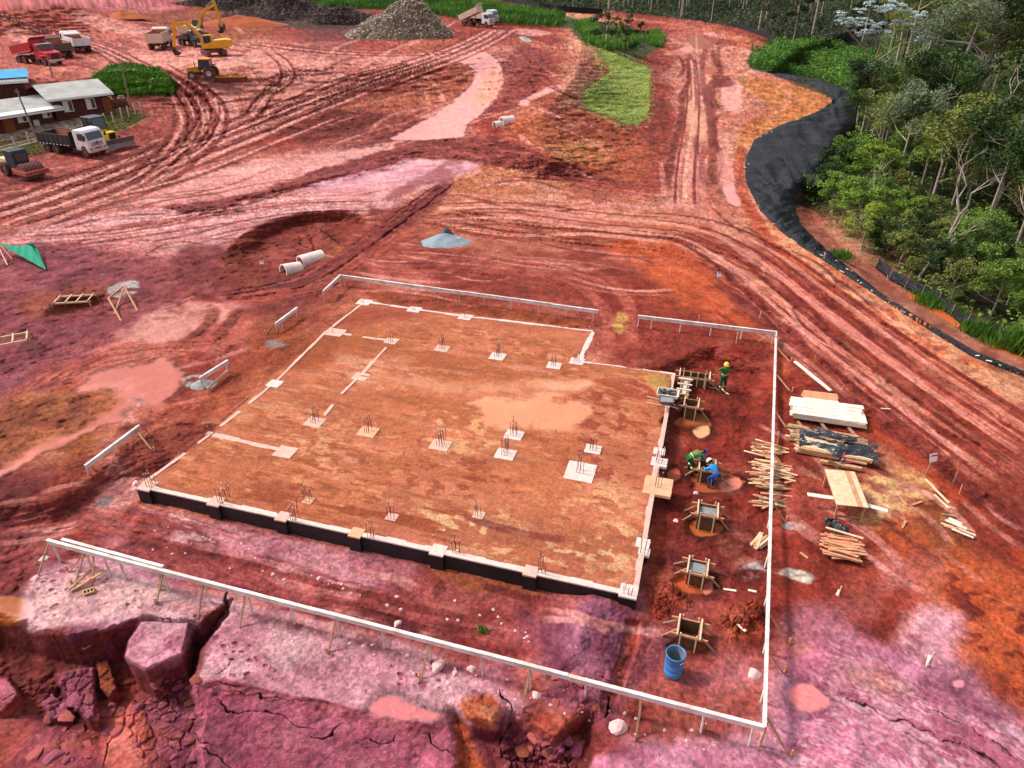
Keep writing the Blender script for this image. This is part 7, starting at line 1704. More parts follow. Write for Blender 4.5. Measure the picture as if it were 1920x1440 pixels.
b = MB(); b.lathe([(0, 0), (.29, 0), (.3, .85), (.0, .85)], n=16); o = b.build('barrel', 'blue_bin'); o.location = at(213, 200); tagp(o, 'rusty red barrel at the corner of the brown hut', 'barrel')
for k, (x, y, m_) in enumerate(((206, 194, 'ac'), (222, 200, 'wood_dark'), (226, 192, 'wood_grey'), (233, 198, 'wood_dark'), (191, 208, 'ac'), (174, 208, 'wood_grey'), (163, 214, 'ac'))):
    b = MB(); b.box((0, 0, .3), (.9, .5, .6), rotz(k)); b.box((.1, .1, .7), (.4, .4, .25), rotz(k * 2)); o = b.build('crate', m_, bevel=.03); o.location = at(x, y); tagp(o, 'small crate standing in the clutter beside the brown hut', 'clutter', 'clutter beside the hut')
def pole(px, py, tx, ty, label, r=.11):
    p = at(px, py); sc = p.length
    dpt = p.y * CP + (CAMH - p.z) * SP; mp = dpt / FPX
    t = onplane(tx, ty, p.y); rt = thing('utility_pole', label, 'pole', p)
    b = MB(); b.tube([p - Vector((0, 0, .3)), t], [r, r * .7], 8); b.build('shaft', 'pole', rt, True); b = MB(); b.beam(t + Vector((-.3, 0, -.3)), t + Vector((.3, 0, -.3)), .06, .08); b.build('crossarm', 'pole', rt, True)
pole(72, 266, 30, 167, 'leaning grey wooden pole in front of the lower hut'); pole(246, 205, 226, 117, 'grey pole at the hut corner before the green grass mound'); pole(98, 145, 89, 106, 'pole behind the brown hut near the red truck')
FP = [(30, 278), (55, 270), (180, 236), (198, 233), (214, 230), (229, 222), (242, 219), (254, 214), (265, 211), (246, 204), (236, 198), (150, 244), (5, 284)]
for x, y in FP[:11]:
    p = at(x, y); b = MB(); b.box((0, 0, .6), (.14, .12, 1.3)); o = b.build('fence_post', 'fence_post'); o.location = p; o.rotation_euler = (random.uniform(-.05, .05), random.uniform(-.06, .06), .2)
    tagp(o, 'short white concrete fence post round the hut yard', 'post', 'white fence posts round the hut')
for a, c in (((-20, 290), (55, 272)), ((55, 272), (150, 245)), ((150, 245), (180, 236))):
    b = MB(); b.beam(at(*a, .5), at(*c, .5), .05, .05); b.beam(at(*a, .15), at(*c, .15), .12, .12); o = b.build('kerb_rail', 'fence_post'); tagp(o, 'low white rail edging the pale path in front of the huts', 'rail', 'low rails before the huts')
# ------------------------------------------------------------------ trucks and machines; local x forward, origin at the middle of the footprint on the ground
def wheel(b_root, x, y, r, w, rim='rim', side=1, dual=False):
    b = MB(); pr = [(r * .45, -w / 2), (r * .9, -w / 2), (r, -w * .32), (r, w * .32), (r * .9, w / 2), (r * .45, w / 2)]
    b.lathe(pr, (x, y, r), 20, 'y'); o = b.build('tyre', 'tyre', b_root, smooth=False)
    b = MB(); b.lathe([(0, -.05), (r * .2, -.05), (r * .3, -.02), (r * .5, .05), (r * .52, .05)], (x, y + (w / 2 - .08) * side, r), 16, 'y'); b.build('rim', rim, o)
    return o
def dump_truck(label, cx, cy, yaw, cab='flat', cabm='white_truck', bedm='black_paint', tilt=0.0, inner='soil_load', loadm=None, group='dump trucks on the site', emblem=False, bedh=1.15, rim='rim', sc=1.0, dashes=True):
    p = at(cx, cy); r = thing('dump_truck', label, 'truck', p, yaw, group)
    r.scale = (sc, sc, sc)
    b = MB(); b.box((-.2, 0, .82), (7.6, .9, .3)); b.box((1.2, 0, .62), (1.0, 1.9, .5)); b.build('chassis', 'chassis', r)
    for x in (-2.9, -1.55):
        for s in (-1, 1): wheel(r, x, s * .98, .52, .5, rim, s)
    fx = 3.0 if cab == 'hood' else 2.75
    for s in (-1, 1): wheel(r, fx, s * 1.05, .52, .32, rim, s)
    # bed
    bl, bw = 5.0, 2.5; hx = -3.9
    b = MB(); th = .09
    prof_side = [(0, 0), (bl, 0), (bl, bedh * 1.0), (0, bedh)]
    def T(x, y, z):
        c, s = math.cos(tilt), math.sin(tilt); return (hx + x * c - z * s, y, 1.08 + x * s + z * c)
    def bxl(b, x0, x1, y0, y1, z0, z1):
        vs = [T(x, y, z) for z in (z0, z1) for x, y in ((x0, y0), (x1, y0), (x1, y1), (x0, y1))]
        b.add(vs, [(0, 3, 2, 1), (4, 5, 6, 7), (0, 1, 5, 4), (1, 2, 6, 5), (2, 3, 7, 6), (3, 0, 4, 7)])
    bxl(b, 0, bl, -bw / 2, bw / 2, 0, .12)
    for s in (-1, 1): bxl(b, 0, bl, s * bw / 2 - th / 2, s * bw / 2 + th / 2, .12, bedh)
    bxl(b, 0, .09, -bw / 2 + .05, bw / 2 - .05, .12, bedh - .1); bxl(b, bl - .09, bl, -bw / 2 + .05, bw / 2 - .05, .12, bedh + .25)
    for k in range(7):
        for s in (-1, 1): bxl(b, .3 + k * .72, .38 + k * .72, s * (bw / 2 + .05) - .03, s * (bw / 2 + .05) + .03, .1, bedh - .03)
    # sloping headboard visor over the cab
    vs = [T(bl - .02, -bw / 2, bedh + .2), T(bl + .55, -bw / 2 + .15, bedh + .45), T(bl + .55, bw / 2 - .15, bedh + .45), T(bl - .02, bw / 2, bedh + .2)]
    b.add(vs + [tuple(Vector(v) + Vector((0, 0, .06))) for v in vs], [(0, 1, 2, 3), (7, 6, 5, 4), (0, 4, 5, 1), (1, 5, 6, 2), (2, 6, 7, 3), (3, 7, 4, 0)])
    bed = b.build('dump_bed', bedm, r)
    b = MB(); bxl(b, .1, bl - .1, -bw / 2 + .06, bw / 2 - .06, .13, .2)
    for s in (-1, 1): bxl(b, .1, bl - .1, s * (bw / 2 - .06) - .012, s * (bw / 2 - .06) + .012, .2, bedh - .08)
    bxl(b, bl - .13, bl - .1, -bw / 2 + .1, bw / 2 - .1, .2, bedh + .1)
    b.build('bed_lining', inner, bed)
    if dashes:
        b = MB()
        for k in range(9):
            for s in (-1, 1): bxl(b, .3 + k * .52, .52 + k * .52, s * (bw / 2 + .075) - .01, s * (bw / 2 + .075) + .01, .02, .09)
        b.build('reflector_strip', 'sign', bed)
    if tilt > .05:
        b = MB(); b.tube([(hx + 3.2, 0, .9), T(3.6, 0, 0)], .09, 8); b.build('hoist_ram', 'steel', r)
    # cab
    if cab == 'flat':
        pf = [(1.65, .75), (1.65, 2.75), (1.85, 2.86), (3.0, 2.82), (3.22, 2.62), (3.5, 1.75), (3.55, .95), (3.5, .55), (3.15, .55), (3.1, 1.0), (2.9, 1.2), (2.6, 1.2), (2.4, 1.0), (2.35, .65)]
        b = MB(); b.prism(pf, -1.18, 1.18); c = b.build('cab', cabm, r, bevel=.05)
        def F(z): return 3.22 + (3.5 - 3.22) * (2.62 - z) / .87
        b = MB(); vs = [(F(1.8) + .02, -1.0, 1.8), (F(1.8) + .02, 1.0, 1.8), (F(2.55) + .02, .95, 2.55), (F(2.55) + .02, -.95, 2.55)]; b.add(vs + [(x + .02, y, z) for x, y, z in vs], [(0, 3, 2, 1), (4, 5, 6, 7), (0, 1, 5, 4), (1, 2, 6, 5), (2, 3, 7, 6), (3, 0, 4, 7)]); b.build('windscreen', 'glass', c)
        for s in (-1, 1):
            b = MB(); y = s * 1.19; b.add([(2.25, y, 1.8), (3.3, y, 1.72), (3.1, y, 2.5), (2.3, y, 2.5)] + [(2.25, y + s * .02, 1.8), (3.3, y + s * .02, 1.72), (3.1, y + s * .02, 2.5), (2.3, y + s * .02, 2.5)], [(0, 1, 2, 3), (7, 6, 5, 4), (0, 4, 5, 1), (1, 5, 6, 2), (2, 6, 7, 3), (3, 7, 4, 0)]); b.build('side_window', 'glass', c)
            b = MB(); b.box((3.45, s * 1.38, 2.15), (.1, .2, .42)); b.beam((3.3, s * 1.15, 2.4), (3.45, s * 1.35, 2.3), .03, .03); b.build('mirror', 'chassis', c)
            b = MB(); b.box((3.57, s * .88, .86), (.06, .34, .2)); b.build('headlight', 'glass' if s < 0 else 'glass', c)
        b = MB()
        for k in range(4): b.box((3.555, 0, 1.18 + k * .11), (.04, 1.5 - k * .05, .045))
        b.build('grille', 'steel', c)
        b = MB(); b.box((3.56, 0, .68), (.16, 2.4, .34)); b.build('bumper', cabm, c, bevel=.03)
        if emblem:
            b = MB(); b.lathe([(0, 0), (.15, 0), (.16, .02)], (0, 0, 0), 20); e = b.build('emblem', 'ink', c); e.location = (3.60, 0, 1.45); e.rotation_euler = (0, -math.pi / 2, 0)
            b = MB()
            for a, q in (((-.07, .1), (-.0, .01)), ((.07, .1), (0, .01)), ((-.1, .02), (-.045, -.12)), ((-.045, -.12), (0, -.03)), ((0, -.03), (.045, -.12)), ((.045, -.12), (.1, .02))): b.beam((3.615, a[0], 1.45 + a[1]), (3.615, q[0], 1.45 + q[1]), .015, .012)
            b.build('badge_letters', 'sign', c)
    else:
        pf = [(1.2, .8), (1.2, 2.6), (1.4, 2.72), (2.3, 2.66), (2.62, 1.95), (4.0, 1.72), (4.12, 1.5), (4.12, .85), (3.6, .75), (3.45, 1.15), (3.1, 1.28), (2.7, 1.2), (2.5, .8)]
        b = MB(); b.prism(pf, -1.05, 1.05); c = b.build('cab', cabm, r, bevel=.05)
        b = MB(); b.box((2.5, 0, 2.3), (.04, 1.8, .55), roty(-.42)); b.build('windscreen', 'glass', c)
        for s in (-1, 1):
            b = MB(); b.box((1.85, s * 1.06, 2.2), (.75, .03, .55)); b.build('side_window', 'glass', c)
            b = MB(); b.box((3.05, s * 1.08, 1.32), (1.35, .3, .1)); b.box((3.7, s * 1.08, 1.12), (.12, .3, .42)); b.build('fender', cabm, c, bevel=.03)
            b = MB(); b.box((4.08, s * .78, 1.2), (.08, .24, .2)); b.build('headlight', 'sign', c)
        b = MB(); b.box((4.14, 0, 1.25), (.05, 1.0, .7)); b.build('grille', 'chassis', c)
        b = MB(); b.box((4.22, 0, .72), (.2, 2.3, .28)); b.build('bumper', 'white_truck', c, bevel=.03)
        b = MB(); b.box((1.85, 0, 2.74), (.9, 1.9, .05)); b.build('roof_panel', 'white_truck', c)
        b = MB(); b.tube([(1.05, .9, .9), (1.05, .9, 3.1)], .07, 8); b.build('exhaust', 'steel', c)
    return r
def heading(a, c):
    A0, B0 = at(*a), at(*c); return math.atan2(B0.y - A0.y, B0.x - A0.x)
dump_truck('black bedded dump truck with white cab parked by the huts', 144, 287, heading((100, 296), (170, 307)), emblem=True)
dump_truck('red long nosed dump truck with slightly raised red bed', 75, 120, heading((40, 120), (106, 127)), cab='hood', cabm='red_paint', bedm='red_paint', tilt=.16, inner='red_paint', dashes=True)
dump_truck('dusty grey dump truck squeezed between the red and the white truck', 110, 106, heading((145, 112), (92, 96)), cabm='red_paint', bedm='grey_bed')
dump_truck('white dump truck facing away behind the grey one', 146, 96, heading((163, 107), (112, 92)), cabm='white_truck', bedm='white_truck')
dump_truck('cream white dump truck seen from behind near the excavators', 303, 90, heading((292, 97), (322, 82)), cabm='white_truck', bedm='cream_truck', bedh=1.5)
dump_truck('white tipper with raised bed beyond the woodchip pile', 896, 50, heading((880, 51), (908, 53)), bedm='cream_truck', tilt=.38, sc=.98)
dump_truck('second white truck mostly hidden behind the raised tipper', 905, 44, heading((880, 45), (908, 47)), bedm='cream_truck')
dump_truck('black flat loader truck between the two excavators', 362, 86, heading((345, 84), (378, 89)), cab='hood', cabm='black_paint', bedm='black_paint', bedh=.6, dashes=False, sc=.92)
def tracks(r, L_, gauge, w_, h_, m='track_steel'):
    for s in (-1, 1):
        k = 10; pf = []
        for i in range(k + 1): a = -math.pi / 2 + math.pi * i / k; pf.append((L_ / 2 - h_ / 2 + h_ / 2 * math.cos(a), h_ / 2 + h_ / 2 * math.sin(a)))
        for i in range(k + 1): a = math.pi / 2 + math.pi * i / k; pf.append((-L_ / 2 + h_ / 2 + h_ / 2 * math.cos(a), h_ / 2 + h_ / 2 * math.sin(a)))
        b = MB(); b.prism(pf, s * gauge / 2 - w_ / 2, s * gauge / 2 + w_ / 2); o = b.build('track', m, r)
        b = MB()
        for i in range(5): b.lathe([(0, -.02), (h_ * .28, -.02), (h_ * .28, .02), (0, .02)], (-L_ / 2 + h_ / 2 + i * (L_ - h_) / 4, s * (gauge / 2 + w_ / 2 + .01), h_ / 2), 12, 'y')
        b.build('rollers', 'chassis', o)
        b = MB()
        for i in range(int(L_ / .22)): b.box((-L_ / 2 + .2 + i * .22, s * gauge / 2, h_ + .015), (.05, w_, .05))
        b.build('grousers', m, o)
def excavator(label, px, py, yaw, swing, m='yellow', cabm='yellow', boom=((0.6, 1.6), (2.2, 4.0), (4.6, 4.4)), stick=(5.6, 1.7), bucket=0):
    p = at(px, py); r = thing('excavator', label, 'excavator', p, yaw, 'yellow crawler excavators')
    tracks(r, 4.2, 2.4, .6, .85)
    b = MB(); b.box((0, 0, .75), (2.2, 1.9, .5)); b.build('undercarriage', 'track_steel', r)
    R_ = rotz(swing)
    def rb(b): b.v = [tuple(R_ @ Vector(v)) for v in b.v]; return b
    b = MB(); b.prism([(-2.6, 1.25), (-2.75, 1.5), (-2.7, 2.2), (-2.2, 2.35), (-.5, 2.2), (1.4, 1.6), (1.5, 1.25), (1.3, 1.1), (-2.3, 1.1)], -1.3, 1.3); body = rb(b).build('body', m, r, bevel=.06)
    b = MB(); b.box((-2.6, 0, 1.75), (.5, 2.5, .95)); rb(b).build('counterweight', m, body, bevel=.1)
    b = MB(); b.prism([(-.3, 1.6), (-.3, 2.95), (-.1, 3.05), (1.0, 3.0), (1.45, 2.2), (1.45, 1.6)], .35, 1.25); cab = rb(b).build('cab', cabm, r, bevel=.05)
    b = MB(); b.box((.5, 1.27, 2.35), (1.1, .03, 1.0)); b.box((.5, .33, 2.55), (1.1, .03, .7)); b.box((1.3, .8, 2.6), (.03, .75, .75), roty(-.45)); rb(b).build('window', 'glass', cab)
    pts = [Vector((x, -.25, z)) for x, z in boom]
    b = MB()
    for a, c, w0 in ((pts[0], pts[1], .55), (pts[1], pts[2], .48)): b.beam(a, c, .4, w0)
    bo = rb(b).build('boom', m, r, bevel=.03)
    b = MB(); b.tube([(1.2, -.0, 1.5), tuple(pts[0].lerp(pts[1], .8) + Vector((0, .25, -.2)))], .09, 8); b.tube([(1.2, -.5, 1.5), tuple(pts[0].lerp(pts[1], .8) + Vector((0, -.25, -.2)))], .09, 8); rb(b).build('boom_ram', 'steel', bo)
    st = Vector((stick[0], -.25, stick[1])); up_ = pts[2] + (pts[2] - st).normalized() * .7
    b = MB(); b.beam(up_, st, .32, .42); sk = rb(b).build('stick', m, r, bevel=.03)
    b = MB(); b.tube([pts[1].lerp(pts[2], .2) + Vector((0, 0, .4)), up_], .08, 8); rb(b).build('stick_ram', 'steel', sk)
    b = MB(); cx, cz = st.x, st.z
    b.prism([(cx + .1, cz + .1), (cx + .35, cz - .5), (cx + .1, cz - 1.1), (cx - .5, cz - 1.15), (cx - .95, cz - .7), (cx - .6, cz - .75), (cx - .25, cz - .5)], -.8, .3); rb(b).build('bucket', 'chassis', r)
    return r
y2 = heading((380, 96), (420, 112))
excavator('nearer yellow excavator with its arm folded down to the left', 402, 104, y2, math.pi - y2 + .25, boom=((.6, 1.6), (3.2, 4.6), (5.0, 4.3)), stick=(5.6, 1.3))
excavator('farther excavator with dark cab, cream rear and raised boom', 368, 72, .1, .05, m='cream', cabm='black_paint', boom=((.6, 1.6), (2.4, 4.6), (4.5, 5.6)), stick=(5.0, 2.0))
for o in bpy.data.objects:
    if o.parent and o.parent.get('label', '').startswith('farther excavator') and o.name.split('.')[0] in ('boom', 'stick'):
        o.data.materials[0] = M['yellow']
# wheeled tractor and disc harrow
p = at(384, 148); yt = heading((374, 149), (364, 150)); r = thing('tractor', 'orange wheeled tractor with black cab facing left', 'tractor', p, math.pi + .05)
for s in (-1, 1):
    wheel(r, -1.0, s * .85, .82, .45, 'rim_white', s); wheel(r, 1.35, s * .8, .58, .34, 'rim_white', s)
b = MB(); b.prism([(.3, .9), (.3, 1.65), (1.9, 1.5), (2.1, 1.3), (2.1, .8)], -.38, .38); hd = b.build('hood', 'orange', r, bevel=.05); b = MB(); b.tube([(.9, .3, 1.5), (.9, .3, 2.3)], .05, 8); b.build('exhaust', 'chassis', hd)
b = MB(); b.box((0, 0, .7), (3.2, .4, .35)); b.build('chassis', 'chassis', r)
b = MB(); b.prism([(-1.2, 1.2), (-1.15, 2.45), (.15, 2.45), (.4, 1.2)], -.65, .65); cb = b.build('cab', 'glass', r, bevel=.04)
b = MB(); b.box((-.5, 0, 2.52), (1.5, 1.45, .16)); b.build('roof', 'orange', cb, bevel=.04)
for s in (-1, 1):
    b = MB(); b.box((-1.0, s * .85, 1.72), (1.1, .45, .08)); b.build('fender', 'chassis', r, bevel=.03)
    for x0, x1 in ((-1.2, -1.15), (.38, .17)): b = MB(); b.beam((x0, s * .66, 1.2), (x1, s * .66, 2.45), .06, .06); b.build('cab_pillar', 'black_paint', cb)
p = at(434, 154); r = thing('disc_harrow', 'yellow disc harrow towed behind the orange tractor', 'harrow', p, .05)
b = MB(); b.box((0, -.8, .75), (4.0, .12, .12)); b.box((0, .8, .75), (4.0, .12, .12))
for x in (-1.9, 0, 1.9): b.box((x, 0, .76), (.12, 1.72, .1))
b.beam((-1.9, 0, .7), (-4.0, 0, .6), .1, .1); b.build('frame', 'orange', r)
for k in range(9):
    for y in (-.8, .8):
        b = MB(); b.lathe([(0, -.02), (.33, 0), (.0, .03)], (0, 0, 0), 14, 'y'); o = b.build('disc', 'track_steel', r); o.location = (-1.8 + k * .45, y, .33); o.rotation_euler = (0, 0, .9)
for s in (-1, 1): wheel(r, -.6, s * .35, .38, .25, 'rim', s)
# bulldozer behind the black truck
p = at(196, 272); r = thing('bulldozer', 'yellow bulldozer with black cab and wide dirty blade behind the black truck', 'bulldozer', p, heading((160, 262), (215, 276)))
tracks(r, 3.6, 1.9, .5, .95)
b = MB(); b.prism([(-1.9, .9), (-1.9, 1.7), (.2, 1.7), (1.75, 1.62), (1.95, 1.3), (1.95, .7)], -.6, .6); bd = b.build('hood', 'yellow_br', r, bevel=.06); b = MB(); b.box((1.97, 0, 1.2), (.04, .8, .7)); b.build('grille', 'ink', bd)
b = MB(); b.prism([(-1.7, 1.7), (-1.6, 3.0), (-.05, 3.0), (.2, 1.7)], -.75, .75); cb = b.build('cab', 'glass', r, bevel=.04); b = MB(); b.box((-.85, 0, 3.05), (1.9, 1.7, .12)); b.build('roof', 'black_paint', cb, bevel=.04)
for x in (-1.68, -.9, .1):
    for s in (-1, 1): b = MB(); b.box((x, s * .77, 2.35), (.09, .06, 1.3)); b.build('cab_pillar', 'black_paint', cb)
b = MB(); b.tube([(1.0, .3, 1.6), (1.0, .3, 2.4)], .05, 8); b.build('exhaust', 'chassis', bd)
for s in (-1, 1): b = MB(); b.beam((-.2, s * 1.3, .5), (2.7, s * 1.3, .4), .16, .22); b.build('push_arm', 'track_steel', r)
b = MB(); b.prism([(2.75, .0), (2.6, .5), (2.8, 1.05), (2.9, 1.05), (2.72, .5), (2.87, 0)], -2.0, 2.0); b.build('blade', 'steel', r)
# padfoot roller
p = at(46, 330); yr = heading((14, 330), (60, 342)); r = thing('road_roller', 'padfoot roller with black covered cab and red front drum frame', 'roller', p, yr)
for s in (-1, 1): wheel(r, -1.5, s * .8, .72, .5, 'red_frame', s)
b = MB(); b.prism([(-2.6, .9), (-2.6, 1.7), (-1.0, 1.75), (-.9, .8)], -.7, .7); b.build('engine_cover', 'cream', r, bevel=.08)
b = MB(); b.prism([(-1.1, .9), (-1.15, 2.5), (-.9, 2.62), (.3, 2.6), (.45, 2.4), (.55, .9)], -.75, .75); cb = b.build('cab', 'tarp_black', r, bevel=.08)
b = MB(); b.box((.53, 0, 1.9), (.03, 1.1, .8), roty(-.03)); b.build('window', 'glass', cb)
b = MB(); b.lathe([(0, -1.0), (.68, -1.0), (.68, 1.0), (0, 1.0)], (1.6, 0, .76), 28, 'y'); dr = b.build('drum', 'track_steel', r)
b = MB()
for i in range(14):
    for j in range(9):
        a = 2 * math.pi * (i + .5 * (j % 2)) / 14; b.box((1.6 + .72 * math.cos(a), -.88 + j * .22, .76 + .72 * math.sin(a)), (.1, .12, .14), roty(-a + math.pi / 2))
b.build('pads', 'rim', dr)
b = MB()
for s in (-1, 1): b.box((1.5, s * 1.12, .72), (2.1, .14, .4))
b.box((2.6, 0, .7), (.18, 2.38, .42)); b.box((.5, 0, .75), (.2, 2.38, .4)); b.build('drum_frame', 'red_frame', r, bevel=.02)
# ------------------------------------------------------------------ people
def person(label, px, py, yaw, J, cols, helmet, sc=1.0, hold=None, z=0.0, band=True, group=None, fine=True):
    """J: joints in local coordinates (x right of the person, y forward, z up)."""
    p = at(px, py); r = thing('person', label, 'person', (p.x, p.y, p.z + z), yaw, group); r.scale = (sc, sc, sc)
    def skin_mesh(name, nodes, edges, m, parent, rootn, sub=2):
        me = bpy.data.meshes.new(name); keys = list(nodes); me.from_pydata([nodes[k][0] for k in keys], [(keys.index(a), keys.index(c)) for a, c in edges], [])
        me.materials.append(M[m]); o = bpy.data.objects.new(name, me); COLL.objects.link(o); o.parent = parent
        md = o.modifiers.new('skin', 'SKIN')
        md.use_smooth_shade = True
        for i, k in enumerate(keys):
            sv = me.skin_vertices[0].data[i] if me.skin_vertices else None
        bm_ = bmesh.new(); bm_.from_mesh(me); ly = bm_.verts.layers.skin.verify(); bm_.verts.ensure_lookup_table()
        for i, k in enumerate(keys): bm_.verts[i][ly].radius = nodes[k][1]; bm_.verts[i][ly].use_root = (k == rootn)
        bm_.to_mesh(me); bm_.free()
        s = o.modifiers.new('sub', 'SUBSURF'); s.levels = sub; s.render_levels = sub
        return o
    V3 = lambda k: Vector(J[k])
    N = {}; E = []
    def nd(k, pos, rad_): N[k] = (tuple(pos), rad_ if isinstance(rad_, tuple) else (rad_, rad_))
    nd('pel', V3('pel'), (.125, .10)); nd('spn', V3('spn'), (.115, .09)); nd('chs', V3('chs'), (.15, .105)); nd('nck', V3('nck'), .055); nd('chin', V3('nck').lerp(V3('hed'), .5), .06); nd('hed', V3('hed'), (.085, .095)); nd('crn', V3('hed') + (V3('hed') - V3('nck')).normalized() * .09, (.07, .08))
    E += [('pel', 'spn'), ('spn', 'chs'), ('chs', 'nck'), ('nck', 'chin'), ('chin', 'hed'), ('hed', 'crn')]
    for s in 'LR':
        nd('sh' + s, V3('sh' + s), .062); nd('el' + s, V3('el' + s), .044); nd('wr' + s, V3('wr' + s), .028)
        d = (V3('wr' + s) - V3('el' + s)).normalized(); pm = V3('wr' + s) + d * .07; nd('pm' + s, pm, (.034, .018)); E += [('chs', 'sh' + s), ('sh' + s, 'el' + s), ('el' + s, 'wr' + s), ('wr' + s, 'pm' + s)]
        nd('hp' + s, V3('hp' + s), .09); nd('kn' + s, V3('kn' + s), .06); nd('an' + s, V3('an' + s), .042)
        E += [('pel', 'hp' + s), ('hp' + s, 'kn' + s), ('kn' + s, 'an' + s)]
        f = V3('an' + s) + Vector((0, .16, -.05)); nd('ft' + s, f, (.045, .03)); E.append(('an' + s, 'ft' + s))
    body = skin_mesh('body', N, E, 'skin', r, 'pel')
    for s in 'LR':                   # five separate curled fingers
        d = (V3('wr' + s) - V3('el' + s)).normalized(); sd2 = d.cross(Vector((0, 0, 1))); sd2 = sd2.normalized() if sd2.length > .1 else Vector((1, 0, 0)); dn = sd2.cross(d).normalized() * -1
        pm = V3('wr' + s) + d * .07
        for q in range(4):
            b = MB(); b0 = pm + sd2 * ((q - 1.5) * .02) + d * .015; ln = (.07, .08, .075, .058)[q]
            b.tube([b0, b0 + d * ln * .5 + dn * .008, b0 + d * ln * .85 + dn * .03, b0 + d * ln * .9 + dn * .05], [.009, .009, .008, .006], 6); b.build('finger', 'skin', body, smooth=True)
        b = MB(); b0 = pm - sd2 * .03 - d * .03; b.tube([b0, b0 - sd2 * .03 + d * .03, b0 - sd2 * .025 + d * .06 + dn * .02], [.011, .010, .008], 6); b.build('thumb', 'skin', body, smooth=True)
    # clothing follows the body
    N2 = {k: (N[k][0], (N[k][1][0] * 1.14 + .008, N[k][1][1] * 1.14 + .008)) for k in N}
    def lerpn(k1, k2, t, rr): return (tuple(Vector(N[k1][0]).lerp(Vector(N[k2][0]), t)), (rr, rr))
    T_ = {k: N2[k] for k in ('pel', 'spn', 'chs', 'shL', 'elL', 'shR', 'elR')}
    for s in 'LR': T_['cu' + s] = lerpn('el' + s, 'wr' + s, .9, .042)
    T_['col'] = lerpn('chs', 'nck', .75, .075)
    skin_mesh('jacket', T_, [('pel', 'spn'), ('spn', 'chs'), ('chs', 'col'), ('chs', 'shL'), ('shL', 'elL'), ('elL', 'cuL'), ('chs', 'shR'), ('shR', 'elR'), ('elR', 'cuR')], cols[0], r, 'pel')
    T_ = {k: N2[k] for k in ('pel', 'hpL', 'knL', 'hpR', 'knR')}
    for s in 'LR': T_['hm' + s] = lerpn('kn' + s, 'an' + s, .85, .062)
    skin_mesh('trousers', T_, [('pel', 'hpL'), ('hpL', 'knL'), ('knL', 'hmL'), ('pel', 'hpR'), ('hpR', 'knR'), ('knR', 'hmR')], cols[1], r, 'pel')
    for s in 'LR':
        T_ = {'a': lerpn('kn' + s, 'an' + s, .8, .058), 'b': (N['an' + s][0], (.056, .056)), 'c': (N['ft' + s][0], (.055, .042))}
        skin_mesh('boot', T_, [('a', 'b'), ('b', 'c')], 'boot', r, 'b')
    # head: face, ears, hair, helmet
    hd = V3('hed'); upv = (hd - V3('nck')).normalized(); fw = Vector(J['face']).normalized(); fw = (fw - upv * fw.dot(upv)).normalized(); rt = fw.cross(upv)
    b = MB(); b.box(hd + fw * .105 - upv * .01, (.02, .03, .04)); b.build('nose', 'skin', body)
    for s in (-1, 1):
        b = MB(); b.box(hd + fw * .095 + rt * s * .032 + upv * .02, (.018, .018, .012)); b.build('eye', 'ink', body)
        b = MB(); b.box(hd + rt * s * .092, (.02, .03, .05)); b.build('ear', 'skin', body)
    b = MB(); b.box(hd + fw * .095 - upv * .05, (.04, .02, .01)); b.build('mouth', 'red_frame', body)
    Rm = Matrix((rt, fw, upv)).transposed()
    b = MB(); b.lathe([(.1, .0), (.098, -.05), (.085, -.09)], n=14); b.v = [tuple(Rm @ Vector((v[0], v[1] - .02, v[2])) + hd + upv * .05) for v in b.v]; b.build('hair', 'hair', r, smooth=True)
    if helmet:
        b = MB(); b.lathe([(.150, .0), (.135, .005), (.128, .05), (.105, .10), (.06, .13), (0, .14)], n=18); b.v = [tuple(Rm @ Vector((v[0], v[1] * 1.12 + (.02 if v[2] < .01 else 0), v[2])) + hd + upv * .055) for v in b.v]; h_ = b.build('helmet', helmet, r, smooth=True)
    if band:
        for z0, z1, ws in ((.35, .45, 1),):
            a, c = V3('pel').lerp(V3('chs'), z0), V3('pel').lerp(V3('chs'), z1); b = MB(); b.tube([a, c], .155, 14, cap=False); b.build('reflective_band', 'hi_vis', r)
        for s in 'LR':
            a, c = V3('kn' + s).lerp(V3('an' + s), .25), V3('kn' + s).lerp(V3('an' + s), .4); b = MB(); b.tube([a, c], .082, 10, cap=False); b.build('reflective_band', 'hi_vis', r)
    return r
STAND = dict(pel=(0, 0, .95), spn=(0, 0, 1.12), chs=(0, 0, 1.34), nck=(0, .01, 1.50), hed=(0, .03, 1.63), shL=(-.19, 0, 1.42), shR=(.19, 0, 1.42), elL=(-.30, .02, 1.16), elR=(.30, .02, 1.16), wrL=(-.30, .15, .95), wrR=(.30, .15, .95), hpL=(-.10, 0, .90), hpR=(.10, 0, .90), knL=(-.12, .03, .49), knR=(.12, .02, .49), anL=(-.14, 0, .09), anR=(.13, 0, .09), face=(0, 1, 0))
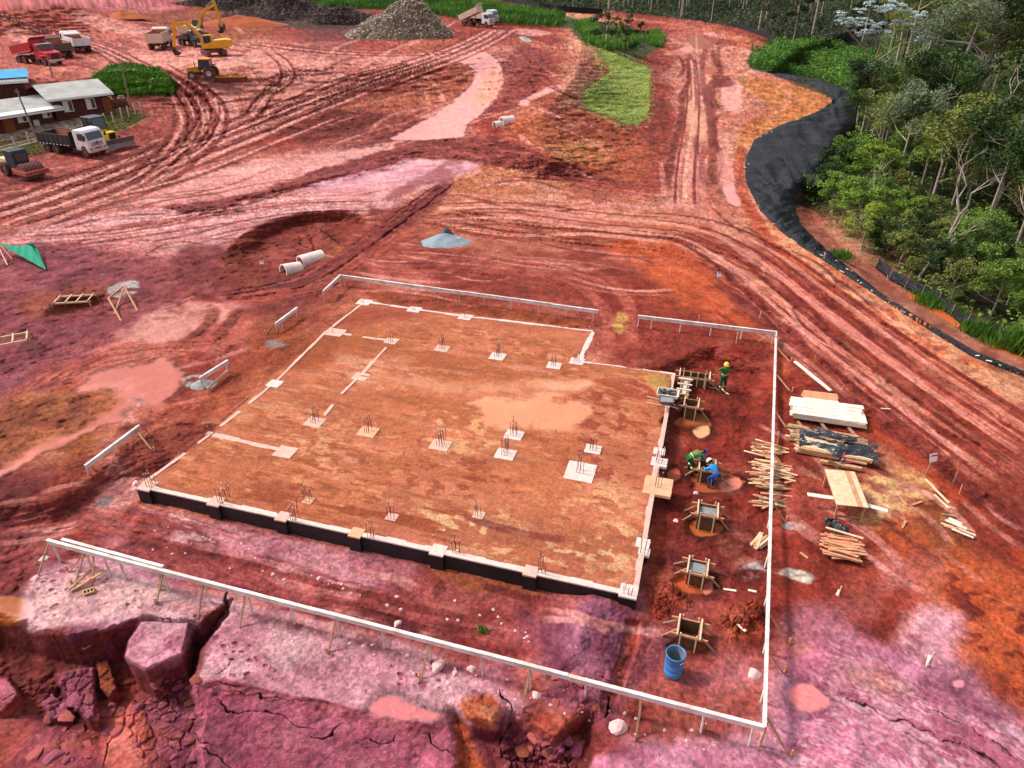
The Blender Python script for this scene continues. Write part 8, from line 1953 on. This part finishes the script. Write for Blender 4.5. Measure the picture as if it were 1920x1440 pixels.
s1 = dict(STAND); s1.update(elR=(.42, .12, 1.42), wrR=(.24, .20, 1.62), elL=(-.30, .10, 1.18), wrL=(-.14, .22, 1.40), anL=(-.17, -.05, .09), anR=(.16, .10, .09), face=(.2, 1, 0))
person('worker in green overalls and yellow helmet with an arm raised to the head', 1353, 734, math.pi + .15, s1, ('green_cloth', 'green_dark'), 'helmet_y')
bend = dict(pel=(0, -.22, .82), spn=(0, -.06, .95), chs=(0, .16, 1.04), nck=(0, .32, 1.05), hed=(0, .43, 1.03), shL=(-.18, .22, 1.02), shR=(.18, .22, 1.02), elL=(-.22, .34, .80), elR=(.22, .36, .80), wrL=(-.14, .52, .66), wrR=(.16, .55, .68), hpL=(-.10, -.2, .78), hpR=(.10, -.2, .78), knL=(-.16, .02, .46), knR=(.15, .0, .46), anL=(-.18, -.14, .09), anR=(.17, -.18, .09), face=(0, .7, -.7))
person('worker in green overalls and blue helmet bending over the column form', 1296, 884, math.radians(-78), bend, ('green_cloth', 'green_dark'), 'helmet_b')
b2 = dict(bend); b2.update(pel=(0, -.20, .74), spn=(0, -.10, .90), chs=(0, .06, 1.04), nck=(0, .18, 1.12), hed=(0, .28, 1.17), shL=(-.18, .10, 1.05), shR=(.18, .10, 1.05), elL=(-.24, .26, .86), elR=(.24, .28, .88), wrL=(-.14, .46, .80), wrR=(.18, .48, .82), knL=(-.15, .08, .48), knR=(.15, .10, .46), anL=(-.16, -.08, .09), anR=(.15, -.06, .09))
person('worker in light blue shirt and white helmet leaning on the column form', 1333, 912, math.radians(28), b2, ('blue_cloth', 'blue_dark'), 'helmet_w', band=False)
f1_ = dict(STAND); f1_.update(elL=(-.26, .03, 1.15), wrL=(-.24, .1, .93))
person('far worker in bright blue standing beside the excavators', 414, 61, 2.6, f1_, ('blue_dark', 'blue_dark'), None, band=False, sc=1.05)
person('far worker in dark navy walking beside the blue one', 422, 60, -.6, dict(f1_, knL=(-.1, .15, .5), anL=(-.1, .2, .09)), ('navy', 'navy'), None, band=False, sc=1.05)
